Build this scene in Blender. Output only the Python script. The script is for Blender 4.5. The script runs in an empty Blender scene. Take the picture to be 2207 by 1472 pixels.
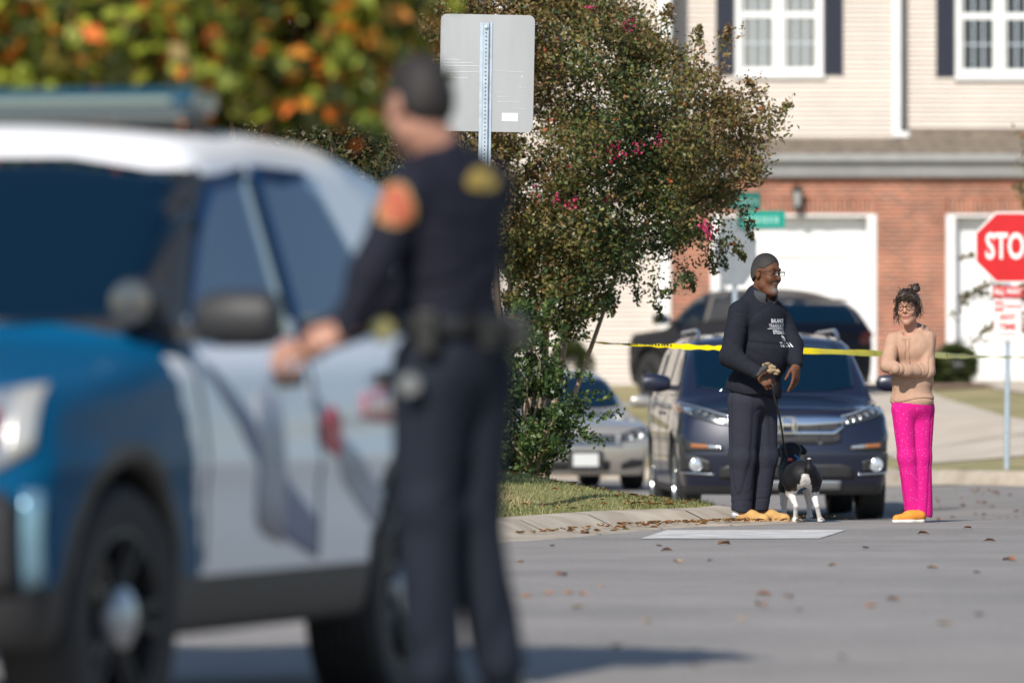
import bpy, math, random
import numpy as np
from mathutils import Vector, Matrix
R_ = math.radians
random.seed(7)
rng = np.random.default_rng(11)
SC = bpy.context.scene
C = SC.collection
# ------------------------------------------------------------------ camera, world, sun, exposure
CAM_H, F_PX, YH = 0.97, 15000.0, 817.0
cam_d = bpy.data.cameras.new("camera"); cam = bpy.data.objects.new("camera", cam_d); C.objects.link(cam)
cam.location = (0, 0, CAM_H)
cam.rotation_euler = (R_(90) + math.atan((YH - 736.0) / F_PX), 0, 0)
cam_d.sensor_width = 36.0
cam_d.lens = 36.0 * F_PX / 2207.0
cam_d.clip_start, cam_d.clip_end = 0.5, 4000
cam_d.dof.use_dof = True
cam_d.dof.focus_distance = 47.0
cam_d.dof.aperture_fstop = 2.65
SC.camera = cam
SUN_AZ, SUN_EL = R_(23), R_(38)      # azimuth measured from behind the camera towards its left
sdir = Vector((-math.sin(SUN_AZ) * math.cos(SUN_EL), -math.cos(SUN_AZ) * math.cos(SUN_EL), math.sin(SUN_EL)))
w = bpy.data.worlds.new("World"); SC.world = w; w.use_nodes = True
nt = w.node_tree; nt.nodes.clear()
sky = nt.nodes.new("ShaderNodeTexSky"); sky.sky_type = 'NISHITA'; sky.sun_disc = False
sky.sun_elevation = SUN_EL
sky.sun_rotation = math.atan2(sdir.x, sdir.y)
sky.altitude = 100; sky.air_density = 1.0; sky.dust_density = 0.4; sky.ozone_density = 1.6
bg = nt.nodes.new("ShaderNodeBackground"); bg.inputs[1].default_value = 0.125
wo = nt.nodes.new("ShaderNodeOutputWorld")
nt.links.new(sky.outputs[0], bg.inputs[0]); nt.links.new(bg.outputs[0], wo.inputs[0])
sd = bpy.data.lights.new("sun", 'SUN'); sd.energy = 5.0; sd.angle = R_(0.53); sd.color = (1.0, 0.935, 0.84)
so = bpy.data.objects.new("sun", sd); C.objects.link(so); so.rotation_euler = sdir.to_track_quat('Z', 'Y').to_euler()
so.location = (-20, -20, 30)
SC.view_settings.view_transform = 'Standard'; SC.view_settings.look = 'None'
SC.view_settings.exposure = 0.1; SC.view_settings.gamma = 1.0
SC.cycles.max_bounces = 6; SC.cycles.diffuse_bounces = 2; SC.cycles.glossy_bounces = 3
SC.cycles.transmission_bounces = 4; SC.cycles.transparent_max_bounces = 8
SC.cycles.caustics_reflective = False; SC.cycles.caustics_refractive = False
SC.cycles.use_denoising = True

def PX(px, py, s):
    """world point seen at source pixel (px,py) with s pixels per metre"""
    return Vector(((px - 1103.5) / s, F_PX / s, CAM_H - (py - YH) / s))

# ------------------------------------------------------------------ materials
def _n(nt, t, **kw):
    n = nt.nodes.new(t)
    for k, v in kw.items(): setattr(n, k, v)
    return n
MATS = {}
def mat(name, col, rough=0.6, metal=0.0, var=0.0, vscale=8.0, bump=0.0, bscale=40.0, coat=0.0, spec=0.5,
        col2=None, vcol=False, island=None, sheen=0.0, trans=0.0, stretch=None, emit=None, subs=0.0, detail=4.0):
    if name in MATS: return MATS[name]
    m = bpy.data.materials.new(name); m.use_nodes = True; MATS[name] = m
    nt = m.node_tree; b = nt.nodes["Principled BSDF"]; L = nt.links
    b.inputs["Base Color"].default_value = (*col, 1); b.inputs["Roughness"].default_value = rough
    b.inputs["Metallic"].default_value = metal; b.inputs["Specular IOR Level"].default_value = spec
    b.inputs["Coat Weight"].default_value = coat; b.inputs["Coat Roughness"].default_value = 0.03
    b.inputs["Sheen Weight"].default_value = sheen
    if subs: 
        b.inputs["Subsurface Weight"].default_value = subs; b.inputs["Subsurface Radius"].default_value = (.012, .005, .003); b.inputs["Subsurface Scale"].default_value = 1.0
    co = _n(nt, "ShaderNodeTexCoord"); mp = _n(nt, "ShaderNodeMapping")
    if stretch: mp.inputs["Scale"].default_value = stretch
    L.new(co.outputs["Object"], mp.inputs["Vector"])
    src = None
    if vcol:
        a = _n(nt, "ShaderNodeAttribute", attribute_name="Col"); src = a.outputs["Color"]
    if island:
        g = _n(nt, "ShaderNodeNewGeometry"); r = _n(nt, "ShaderNodeValToRGB")
        cr = r.color_ramp; cr.interpolation = 'LINEAR'
        while len(cr.elements) > 1: cr.elements.remove(cr.elements[-1])
        cr.elements[0].position = island[0][0]; cr.elements[0].color = (*island[0][1], 1)
        for p, c in island[1:]:
            e = cr.elements.new(p); e.color = (*c, 1)
        L.new(g.outputs["Random Per Island"], r.inputs[0]); src = r.outputs[0]
    if var > 0 or col2:
        nz = _n(nt, "ShaderNodeTexNoise"); nz.inputs["Scale"].default_value = vscale; nz.inputs["Detail"].default_value = detail
        L.new(mp.outputs[0], nz.inputs["Vector"])
        mx = _n(nt, "ShaderNodeMix", data_type='RGBA')
        c2 = col2 if col2 else tuple(max(0, c * (1 - var)) for c in col)
        c1 = col if col2 else tuple(c * (1 + var * .6) for c in col)
        if src is not None:
            mx.blend_type = 'MULTIPLY'; mx.inputs[0].default_value = 1.0
            rr = _n(nt, "ShaderNodeMapRange"); rr.inputs[1].default_value = .3; rr.inputs[2].default_value = .7
            rr.inputs[3].default_value = 1 - var; rr.inputs[4].default_value = 1 + var
            L.new(nz.outputs[0], rr.inputs[0]); L.new(src, mx.inputs[6]); L.new(rr.outputs[0], mx.inputs[7])
        else:
            rr = _n(nt, "ShaderNodeMapRange"); rr.inputs[1].default_value = .32; rr.inputs[2].default_value = .68
            L.new(nz.outputs[0], rr.inputs[0]); L.new(rr.outputs[0], mx.inputs[0])
            mx.inputs[6].default_value = (*c1, 1); mx.inputs[7].default_value = (*c2, 1)
        src = mx.outputs[2]
    if src is not None: L.new(src, b.inputs["Base Color"])
    if bump > 0:
        nb = _n(nt, "ShaderNodeTexNoise"); nb.inputs["Scale"].default_value = bscale; nb.inputs["Detail"].default_value = 4
        L.new(mp.outputs[0], nb.inputs["Vector"])
        bp = _n(nt, "ShaderNodeBump"); bp.inputs["Strength"].default_value = min(1, bump * 20); bp.inputs["Distance"].default_value = bump * .2
        L.new(nb.outputs[0], bp.inputs["Height"]); L.new(bp.outputs[0], b.inputs["Normal"])
    if trans:
        # thin leaf: part of the light passes through
        tr = _n(nt, "ShaderNodeBsdfTranslucent"); ms = _n(nt, "ShaderNodeMixShader"); ms.inputs[0].default_value = trans
        if src is not None: L.new(src, tr.inputs[0])
        else: tr.inputs[0].default_value = (*col, 1)
        out = nt.nodes["Material Output"]
        L.new(b.outputs[0], ms.inputs[1]); L.new(tr.outputs[0], ms.inputs[2]); L.new(ms.outputs[0], out.inputs[0])
    if emit:
        b.inputs["Emission Color"].default_value = (*emit[:3], 1); b.inputs["Emission Strength"].default_value = emit[3]
    return m

# ------------------------------------------------------------------ mesh building
def tag(o, label=None, cat=None, group=None, kind=None):
    if label: o["label"] = label
    if cat: o["category"] = cat
    if group: o["group"] = group
    if kind: o["kind"] = kind
    return o
def empty(name, loc=(0, 0, 0), rz=0.0, label=None, cat=None, group=None):
    o = bpy.data.objects.new(name, None); C.objects.link(o); o.location = loc; o.rotation_euler = (0, 0, rz)
    o.empty_display_size = .1
    return tag(o, label, cat, group)
def mk(name, V, F, m=None, parent=None, smooth=True, cols=None, bevel=0.0, loc=None, rot=None):
    me = bpy.data.meshes.new(name)
    V = np.asarray(V, dtype=np.float32).reshape(-1, 3)
    if isinstance(F, np.ndarray) and F.ndim == 2:
        n, k = F.shape
        me.vertices.add(len(V)); me.vertices.foreach_set("co", V.ravel())
        me.loops.add(n * k); me.loops.foreach_set("vertex_index", F.astype(np.int32).ravel())
        me.polygons.add(n); me.polygons.foreach_set("loop_start", np.arange(0, n * k, k, dtype=np.int32))
        me.update(calc_edges=True)
    else:
        me.from_pydata(V.tolist(), [], [list(map(int, f)) for f in F]); me.update()
    if smooth: me.polygons.foreach_set("use_smooth", np.ones(len(me.polygons), dtype=bool))
    if cols is not None:
        a = me.color_attributes.new("Col", 'FLOAT_COLOR', 'POINT')
        cc = np.ones((len(V), 4), dtype=np.float32); cc[:, :3] = cols; a.data.foreach_set("color", cc.ravel())
    me.validate()
    o = bpy.data.objects.new(name, me); C.objects.link(o)
    if m: me.materials.append(m)
    if parent is not None: o.parent = parent
    if loc is not None: o.location = loc
    if rot is not None: o.rotation_euler = rot
    if bevel > 0:
        bv = o.modifiers.new("bevel", 'BEVEL'); bv.width = bevel; bv.segments = 2; bv.limit_method = 'ANGLE'; bv.angle_limit = R_(40)
    return o
class MB:
    """collects shapes for one mesh"""
    def __init__(s): s.V = []; s.F = []; s.n = 0
    def add(s, V, F):
        V = np.asarray(V, dtype=float).reshape(-1, 3)
        s.V.append(V); s.F += [tuple(int(i) + s.n for i in f) for f in F]; s.n += len(V); return s
    def box(s, c, d, rz=0.0, M=None):
        x, y, z = d[0] / 2, d[1] / 2, d[2] / 2
        v = np.array([[-x, -y, -z], [x, -y, -z], [x, y, -z], [-x, y, -z], [-x, -y, z], [x, -y, z], [x, y, z], [-x, y, z]])
        if rz: 
            c_, s_ = math.cos(rz), math.sin(rz); v = v @ np.array([[c_, s_, 0], [-s_, c_, 0], [0, 0, 1]])
        if M is not None: v = v @ np.array(M).T
        return s.add(v + np.array(c), [(0, 3, 2, 1), (4, 5, 6, 7), (0, 1, 5, 4), (1, 2, 6, 5), (2, 3, 7, 6), (3, 0, 4, 7)])
    def tube(s, P, r, n=8, cap=True, flat=1.0):
        P = [Vector(p) for p in P]; m = len(P)
        rr = [r] * m if np.isscalar(r) else list(r)
        V = []; up = None
        for i, p in enumerate(P):
            t = (P[min(i + 1, m - 1)] - P[max(i - 1, 0)]); t = t.normalized() if t.length > 1e-9 else Vector((0, 0, 1))
            if up is None:
                a = Vector((0, 0, 1)) if abs(t.z) < .9 else Vector((1, 0, 0)); up = (a - t * a.dot(t)).normalized()
            else:
                up = (up - t * up.dot(t)); up = up.normalized() if up.length > 1e-6 else Vector((1, 0, 0))
            sd_ = t.cross(up)
            for k in range(n):
                a = 2 * math.pi * k / n
                V.append(p + up * (math.cos(a) * rr[i]) + sd_ * (math.sin(a) * rr[i] * flat))
        F = [(i * n + k, i * n + (k + 1) % n, (i + 1) * n + (k + 1) % n, (i + 1) * n + k) for i in range(m - 1) for k in range(n)]
        if cap: F += [tuple(range(n - 1, -1, -1)), tuple((m - 1) * n + k for k in range(n))]
        return s.add([tuple(v) for v in V], F)
    def lathe(s, prof, c=(0, 0, 0), axis='x', n=32, sgn=1):
        V = []
        for (r, h) in prof:
            for k in range(n):
                a = 2 * math.pi * k / n; u, v = r * math.cos(a), r * math.sin(a)
                if axis == 'x': V.append((c[0] + h * sgn, c[1] + u, c[2] + v))
                elif axis == 'y': V.append((c[0] + u, c[1] + h * sgn, c[2] + v))
                else: V.append((c[0] + u, c[1] + v, c[2] + h * sgn))
        m = len(prof)
        F = [(i * n + k, i * n + (k + 1) % n, (i + 1) * n + (k + 1) % n, (i + 1) * n + k) for i in range(m - 1) for k in range(n)]
        return s.add(V, F)
    def prism(s, poly, y0, y1, plane='xz'):
        """polygon in a plane extruded along the third axis"""
        n = len(poly)
        def P(u, v, h): return (u, h, v) if plane == 'xz' else ((h, u, v) if plane == 'yz' else (u, v, h))
        V = [P(u, v, y0) for u, v in poly] + [P(u, v, y1) for u, v in poly]
        F = [tuple(range(n)), tuple(range(2 * n - 1, n - 1, -1))] + [(i, i + n, (i + 1) % n + n, (i + 1) % n) for i in range(n)]
        return s.add(V, F)
    def build(s, name, m, parent=None, smooth=False, bevel=0.0, fix=True, **kw):
        V = np.concatenate(s.V) if s.V else np.zeros((0, 3))
        o = mk(name, V, s.F, m, parent, smooth, bevel=bevel, **kw)
        if fix:
            import bmesh
            bm = bmesh.new(); bm.from_mesh(o.data); bmesh.ops.recalc_face_normals(bm, faces=bm.faces); bm.to_mesh(o.data); bm.free()
        if smooth:
            try: o.data.set_sharp_from_angle(angle=R_(45))
            except Exception: pass
        return o
def text_mesh(s, size, off=0.0, ext=0.0, align='CENTER', shear=0.0):
    cu = bpy.data.curves.new("t", 'FONT'); cu.body = s; cu.size = size; cu.offset = off; cu.extrude = ext; cu.shear = shear
    cu.align_x = align; cu.align_y = 'CENTER'; cu.resolution_u = 3
    ob = bpy.data.objects.new("t", cu); C.objects.link(ob)
    dg = bpy.context.evaluated_depsgraph_get(); me = bpy.data.meshes.new_from_object(ob.evaluated_get(dg))
    V = np.array([v.co[:] for v in me.vertices]).reshape(-1, 3); F = [tuple(p.vertices) for p in me.polygons]
    bpy.data.objects.remove(ob); bpy.data.curves.remove(cu); bpy.data.meshes.remove(me)
    return V, F

# ------------------------------------------------------------------ distance-field bodies
def smin(a, b, k):
    h = np.clip(.5 + .5 * (b - a) / k, 0, 1); return b + (a - b) * h - k * h * (1 - h)
def smax(a, b, k): return -smin(-a, -b, k)
def rcone(a, b, r1, r2):
    a = np.array(a, float); b = np.array(b, float); ba = b - a; l2 = ba @ ba + 1e-12
    def f(p):
        t = np.clip(((p - a) @ ba) / l2, 0, 1)
        return np.linalg.norm(p - a - t[:, None] * ba, axis=1) - (r1 + (r2 - r1) * t)
    return f
def ell(c, r, M=None):
    c = np.array(c, float); r = np.array(r, float)
    def f(p):
        q = p - c
        if M is not None: q = q @ M
        k0 = np.linalg.norm(q / r, axis=1); k1 = np.linalg.norm(q / (r * r), axis=1) + 1e-9
        return np.where(k0 < 1e-4, -r.min(), k0 * (k0 - 1) / k1)
    return f
def rotz(a):
    c, s = math.cos(a), math.sin(a); return np.array([[c, -s, 0], [s, c, 0], [0, 0, 1.0]])
def union(prims, k=.03):
    def f(p):
        d = None
        for q in prims:
            kk = k
            if isinstance(q, tuple): q, kk = q
            v = q(p); d = v if d is None else smin(d, v, kk)
        return d
    return f
def surface(f, lo, hi, h, L=1.6, proj=2, band=0.06, dense=False):
    lo = np.array(lo, float); hi = np.array(hi, float)
    B = 8
    n = (np.ceil((hi - lo) / h / B).astype(int)) * B
    F = np.empty(n, np.float32)
    nb = n // B
    ctr = np.stack(np.meshgrid(*[lo[a] + (np.arange(nb[a]) * B + (B - 1) / 2) * h for a in range(3)], indexing='ij'), -1).reshape(-1, 3)
    dc = f(ctr); rad = h * B * .87 * L + band
    act = np.ones(len(ctr), bool) if dense else np.abs(dc) < rad
    Fb = F.reshape(nb[0], B, nb[1], B, nb[2], B).transpose(0, 2, 4, 1, 3, 5)
    Fb[...] = np.sign(dc).reshape(nb[0], nb[1], nb[2], 1, 1, 1)
    loc = np.stack(np.meshgrid(*[(np.arange(B) - (B - 1) / 2) * h] * 3, indexing='ij'), -1).reshape(-1, 3)
    idx = np.nonzero(act)[0]
    for s0 in range(0, len(idx), 1500):
        ii = idx[s0:s0 + 1500]
        p = (ctr[ii][:, None, :] + loc[None]).reshape(-1, 3)
        v = f(p).reshape(-1, B, B, B)
        a, b, c = np.unravel_index(ii, tuple(nb))
        Fb[a, b, c] = v
    F = np.ascontiguousarray(Fb.transpose(0, 3, 1, 4, 2, 5).reshape(n))
    S = F < 0
    # surface nets
    c8 = [(i, j, k) for i in (0, 1) for j in (0, 1) for k in (0, 1)]
    m = n - 1
    cnt = np.zeros(m, np.int8)
    for (i, j, k) in c8: cnt += S[i:i + m[0], j:j + m[1], k:k + m[2]]
    A = (cnt > 0) & (cnt < 8)
    ci = np.stack(np.nonzero(A), -1)
    vid = -np.ones(m, np.int64); vid[A] = np.arange(len(ci))
    acc = np.zeros((len(ci), 3)); num = np.zeros(len(ci))
    for a in range(3):
        for u in (0, 1):
            for v in (0, 1):
                o0 = [0, 0, 0]; o0[(a + 1) % 3] = u; o0[(a + 2) % 3] = v; o1 = list(o0); o1[a] = 1
                p0 = ci + o0; p1 = ci + o1
                f0 = F[p0[:, 0], p0[:, 1], p0[:, 2]].astype(float); f1 = F[p1[:, 0], p1[:, 1], p1[:, 2]].astype(float)
                x = (f0 < 0) != (f1 < 0); t = np.where(x, f0 / np.where(x, f0 - f1, 1), 0)
                q = np.array(o0, float)[None] + np.zeros((len(ci), 3)); q[:, a] = t
                acc += q * x[:, None]; num += x
    V = lo + (ci + acc / num[:, None]) * h
    Q = []
    for a in range(3):
        b, c = (a + 1) % 3, (a + 2) % 3
        sl0 = [slice(None)] * 3; sl1 = [slice(None)] * 3
        sl0[a] = slice(0, n[a] - 1); sl1[a] = slice(1, n[a])
        for d in (b, c): sl0[d] = slice(1, n[d] - 1); sl1[d] = slice(1, n[d] - 1)
        s0, s1 = S[tuple(sl0)], S[tuple(sl1)]
        e = np.stack(np.nonzero(s0 != s1), -1); fl = s0[e[:, 0], e[:, 1], e[:, 2]]
        base = e.copy(); base[:, b] += 1; base[:, c] += 1
        def cell(db, dc_):
            q = base.copy(); q[:, b] += db; q[:, c] += dc_; return vid[q[:, 0], q[:, 1], q[:, 2]]
        q = np.stack([cell(-1, -1), cell(0, -1), cell(0, 0), cell(-1, 0)], -1)
        q[~fl] = q[~fl][:, ::-1]; Q.append(q)
    Q = np.concatenate(Q); Q = Q[(Q >= 0).all(1)]
    e = h * .4
    for _ in range(proj):
        d = f(V); g = np.stack([(f(V + np.eye(3)[a] * e) - f(V - np.eye(3)[a] * e)) / (2 * e) for a in range(3)], -1)
        st = d[:, None] * g / np.maximum((g * g).sum(1), .2)[:, None]
        ln = np.linalg.norm(st, axis=1); st *= np.minimum(1, h * .6 / np.maximum(ln, 1e-9))[:, None]
        V = V - st
    return V, Q
def wob(p, seed, freq, n=9):
    """cheap smooth noise in about -1..1"""
    r = np.random.default_rng(seed); o = 0
    for i in range(n):
        k = r.normal(size=3); k = k / np.linalg.norm(k) * freq * r.uniform(.6, 1.6)
        o = o + np.sin(p @ k + r.uniform(0, 6.28))
    return o / n * 1.4
def cast(f, P0, D, tmax, n=80):
    """first hit of rays with a distance field"""
    t = np.zeros(len(P0)); hit = np.zeros(len(P0), bool); step = tmax / n; tp = t.copy()
    lo_ = np.zeros(len(P0)); hi_ = np.full(len(P0), tmax)
    for i in range(n + 1):
        tt = i * step; d = f(P0 + D * tt)
        new = (~hit) & (d < 0); hi_[new] = tt; lo_[new] = max(0, tt - step); hit |= new
    for _ in range(12):
        mid = (lo_ + hi_) / 2; ins = f(P0 + D * mid[:, None]) < 0
        hi_ = np.where(ins, mid, hi_); lo_ = np.where(ins, lo_, mid)
    return P0 + D * hi_[:, None], hit
# ------------------------------------------------------------------ ground
def sst(x, a, b):
    t = np.clip((np.asarray(x, float) - a) / (b - a), 0, 1); return t * t * (3 - 2 * t)
def road_z(X, Y):
    X = np.asarray(X, float); Y = np.asarray(Y, float)
    z = np.interp(Y, [-60, 20, 40, 46.8, 48.2, 50, 53, 56, 62, 68, 80, 90, 200], [-.30, -.075, -.020, 0, -.002, -.06, -.19, -.29, -.345, -.35, -.36, -.36, -.36])
    z = z + sst(X, 2.6, 4.8) * np.interp(Y, [61, 73, 80], [0, .205, .20])
    z = z + .035 * sst(X, -1.6, -.5) * (1 - sst(Y, 26, 40))
    return z
def yard_z(X, Y):
    """far yards, rising to the houses"""
    r = np.interp(Y, [60, 72, 74, 79, 89, 100, 106, 112, 200], [-.1, -.0, .02, .165, .41, .68, .86, .92, 1.0])
    l = np.interp(Y, [60, 89, 91, 96, 104, 112, 200], [-.3, -.3, -.22, .12, .66, .86, 1.0])
    w_ = sst(X, 2.2, 4.2)
    return r * w_ + l * (1 - w_)
def sheet(name, fn, xs, ys, m, thick=0.0, lift=0.0, **kw):
    Xg, Yg = np.meshgrid(xs, ys, indexing='ij'); Z = fn(Xg, Yg) + lift
    V = np.stack([Xg, Yg, Z], -1).reshape(-1, 3); nx, ny = len(xs), len(ys)
    i, j = np.meshgrid(np.arange(nx - 1), np.arange(ny - 1), indexing='ij')
    a = (i * ny + j).ravel(); F = np.stack([a, a + ny, a + ny + 1, a + 1], -1)
    return mk(name, V, F, m, None, True, **kw)
def strip(name, L, Rr, m, n=12, fn=None, lift=0.0, zs=None):
    """sheet between two polylines with the same number of points (x,y)"""
    L = np.array(L, float); Rr = np.array(Rr, float)
    k = len(L); t = np.linspace(0, k - 1, (k - 1) * 6 + 1)
    Ls = np.stack([np.interp(t, range(k), L[:, a]) for a in (0, 1)], -1); Rs = np.stack([np.interp(t, range(k), Rr[:, a]) for a in (0, 1)], -1)
    u = np.linspace(0, 1, n + 1)[:, None, None]
    P = Ls[None] * (1 - u) + Rs[None] * u
    Z = fn(P[..., 0], P[..., 1], u[..., 0]) + lift
    V = np.concatenate([P, Z[..., None]], -1).reshape(-1, 3); ny = len(t)
    i, j = np.meshgrid(np.arange(n), np.arange(ny - 1), indexing='ij')
    a = (i * ny + j).ravel(); F = np.stack([a, a + 1, a + ny + 1, a + ny], -1)
    return mk(name, V, F, m, None, True)

asph = mat("asphalt", (.240, .222, .206), .88, var=.10, vscale=3.0, bump=.02, bscale=130, detail=8)
def tweak_asphalt(m):
    nt = m.node_tree; b = nt.nodes["Principled BSDF"]; L = nt.links
    old = b.inputs["Base Color"].links[0].from_socket
    co = _n(nt, "ShaderNodeTexCoord")
    sp = _n(nt, "ShaderNodeTexNoise"); sp.inputs["Scale"].default_value = 55; sp.inputs["Detail"].default_value = 2
    L.new(co.outputs["Object"], sp.inputs["Vector"])
    r = _n(nt, "ShaderNodeMapRange"); r.inputs[1].default_value = .3; r.inputs[2].default_value = .7; r.inputs[3].default_value = .8; r.inputs[4].default_value = 1.2
    L.new(sp.outputs[0], r.inputs[0])
    st = _n(nt, "ShaderNodeTexNoise"); st.inputs["Scale"].default_value = .55; st.inputs["Detail"].default_value = 3
    mp = _n(nt, "ShaderNodeMapping"); mp.inputs["Scale"].default_value = (.6, 1.0, 1)
    L.new(co.outputs["Object"], mp.inputs[0]); L.new(mp.outputs[0], st.inputs["Vector"])
    r2 = _n(nt, "ShaderNodeMapRange"); r2.inputs[1].default_value = .35; r2.inputs[2].default_value = .65; r2.inputs[3].default_value = .86; r2.inputs[4].default_value = 1.1
    L.new(st.outputs[0], r2.inputs[0])
    mu = _n(nt, "ShaderNodeMath", operation='MULTIPLY'); L.new(r.outputs[0], mu.inputs[0]); L.new(r2.outputs[0], mu.inputs[1])
    mx = _n(nt, "ShaderNodeMix", data_type='RGBA', blend_type='MULTIPLY'); mx.inputs[0].default_value = 1
    L.new(old, mx.inputs[6]); L.new(mu.outputs[0], mx.inputs[7]); L.new(mx.outputs[2], b.inputs["Base Color"])
tweak_asphalt(asph)
grassm = mat("lawn grass", (.17, .19, .055), .9, col2=(.26, .225, .10), vscale=1.6, bump=.03, bscale=60, detail=9)
concm = mat("pavement concrete", (.56, .49, .40), .85, col2=(.46, .39, .30), vscale=1.3, bump=.01, bscale=60, detail=9)
mulch = mat("pine mulch", (.16, .095, .06), .95, col2=(.26, .17, .11), vscale=9, bump=.05, bscale=40)

def base_z(X, Y):
    z = np.where(Y < 60, road_z(X, Y), np.minimum(road_z(X, Y), yard_z(X, Y))) - .35
    far = yard_z(X, Y) - .25
    return np.where(Y > 93, np.maximum(far, -.6), z)
ys = np.concatenate([[-1500, -400, -100, -60], np.arange(-30, 130, 3.0), [150, 200, 400, 1000, 3000]])
xs = np.concatenate([[-2500, -800, -200, -60], np.arange(-30, 31, 3.0), [60, 200, 800, 2500]])
tag(sheet("ground", base_z, xs, ys, grassm), kind="structure")
ys = np.concatenate([[-60, -30, 0, 15, 25, 35, 42], np.arange(44, 94, .5)]); xs = np.concatenate([[-26, -14, -9], np.arange(-6, 12.1, .6), [14, 18, 26]])
tag(sheet("road", road_z, xs, ys, asph), "smooth grey asphalt road running past the officer to the pedestrians", None, kind="structure")
del_keys = None
# near left corner: gutter pan, rolled kerb, grass bank
KP = [(-14, 20.0), (-8.0, 28.0), (-4.2, 34.0), (-1.9, 38.9), (-.35, 42.6), (.25, 44.6), (.75, 46.05), (1.22, 46.75), (1.52, 47.6), (1.66, 49.2), (1.60, 52.0), (1.2, 58.0), (.2, 66), (-2.2, 75), (-6, 83), (-12, 88)]
def smooth_path(P, n=10):
    P = np.array(P, float); out = []
    for i in range(len(P) - 1):
        p0, p1, p2, p3 = P[max(i - 1, 0)], P[i], P[i + 1], P[min(i + 2, len(P) - 1)]
        for t in np.linspace(0, 1, n, endpoint=False):
            out.append(.5 * ((2 * p1) + (p2 - p0) * t + (2 * p0 - 5 * p1 + 4 * p2 - p3) * t * t + (3 * p1 - p0 - 3 * p2 + p3) * t ** 3))
    out.append(P[-1]); return np.array(out)
KS = smooth_path(KP)
def normals(P, side):
    T = np.gradient(P, axis=0); T /= np.linalg.norm(T, axis=1)[:, None]
    return np.stack([T[:, 1], -T[:, 0]], -1) * side      # side +1: right of travel direction
def sweep(name, P, prof, m, side=1, **kw):
    N = normals(P, side); V = []
    zr = road_z(P[:, 0], P[:, 1])
    for (o, h, rel) in prof:
        q = P + N * o
        z = (road_z(q[:, 0], q[:, 1]) if rel else zr) + h
        V.append(np.concatenate([q, z[:, None]], 1))
    V = np.array(V); k, n = V.shape[:2]; V = V.reshape(-1, 3)
    i, j = np.meshgrid(np.arange(k - 1), np.arange(n - 1), indexing='ij'); a = (i * n + j).ravel()
    F = np.stack([a, a + 1, a + n + 1, a + n], -1)
    if side < 0: F = F[:, ::-1]
    return mk(name, V, F[:, ::-1], m, None, True, **kw)
kerbm = mat("kerb concrete", (.48, .42, .34), .85, col2=(.33, .27, .20), vscale=3.2, bump=.015, bscale=50, detail=9)
tag(sweep("kerb", KS, [(.52, -.03, 1), (.50, .006, 1), (.10, .012, 0), (.02, .05, 0), (-.06, .085, 0), (-.20, .10, 0), (-.24, .09, 0), (-.26, -.1, 0)], kerbm),
    "pale rolled concrete kerb and gutter curving round the grass corner", kind="structure")
jm = mat("dark joint", (.09, .08, .07), .9)  # plain dark colour of the kerb joints
def joints(P, step, kerb_o, side=1):
    N = normals(P, side); T = np.gradient(P, axis=0); T /= np.linalg.norm(T, axis=1)[:, None]; s = np.concatenate([[0], np.cumsum(np.linalg.norm(np.diff(P, axis=0), axis=1))]); b = MB()
    for d in np.arange(1, s[-1], step):
        i = int(np.searchsorted(s, d)); i = min(i, len(P) - 1); p, n_, t_ = P[i], N[i], T[i]; zr = float(road_z(p[0], p[1])); L_ = []
        for (o, h) in [(.50, .010), (.10, .017), (.02, .055), (-.06, .090), (-.20, .105)]: L_.append((p + n_ * o, zr + h if o < .2 else float(road_z(*(p + n_ * o))) + h))
        V = [(q[0] + t_[0] * e, q[1] + t_[1] * e, z) for q, z in L_ for e in (-.008, .008)]; b.add(V, [(2 * k, 2 * k + 1, 2 * k + 3, 2 * k + 2) for k in range(4)])
    return b.build('joint', jm, kerb_o, fix=False)
joints(KS, 1.5, bpy.data.objects['kerb'])
def pathdist(X, Y, P):
    """signed distance to a path: positive on the left of travel"""
    X = np.asarray(X, float); Y = np.asarray(Y, float); q = np.stack([X.ravel(), Y.ravel()], -1)
    best = np.full(len(q), 1e9); sg = np.ones(len(q))
    for i in range(len(P) - 1):
        a, b = P[i], P[i + 1]; ab = b - a; t = np.clip(((q - a) @ ab) / (ab @ ab), 0, 1)
        d = q - a - t[:, None] * ab; L_ = np.hypot(d[:, 0], d[:, 1]); c = ab[0] * (q[:, 1] - a[1]) - ab[1] * (q[:, 0] - a[0])
        u = L_ < best; best[u] = L_[u]; sg[u] = np.sign(c[u])
    return (best * sg).reshape(X.shape)
def bank_z(X, Y, d=None):
    X = np.asarray(X, float); Y = np.asarray(Y, float)
    if d is None: d = pathdist(X, Y, KS[::2])
    d2 = np.maximum(d - .2, 0)
    z0 = road_z(X, Y) + .095
    z0 = np.where(Y > 47, .09 + (z0 - .09) * np.exp(-d2 * .9), z0)
    rise = .20 * (1 - np.exp(-d2 * .75)) + .035 * np.minimum(d2, 8)
    rise = rise * (1 - .85 * sst(Y, 58, 75)) * (1 - .62 * sst(X, .1, 1.4))
    bump = .012 * (np.sin(X * 5.1 + Y * 1.3) + np.sin(X * 2.3 - Y * 2.9))* np.minimum(d2 * 3, 1)
    return z0 + rise + bump
def bank():
    P = KS; N = normals(P, -1); offs = np.array([.22, .3, .4, .55, .75, 1, 1.3, 1.7, 2.2, 3, 4, 6, 9, 14])
    # inward offsets clipped so the inside of the corner does not fold
    V = []
    for o in offs:
        oo = np.minimum(o, 14) 
        q = P + N * oo; V.append(q)
    return V
xs = np.arange(-13, 1.75, .12); ys = np.arange(34, 88, .25)
Xg, Yg = np.meshgrid(xs, ys, indexing='ij'); D = pathdist(Xg, Yg, KS[::2]); Z = bank_z(Xg, Yg, D)
ok = D > -.12
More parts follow.
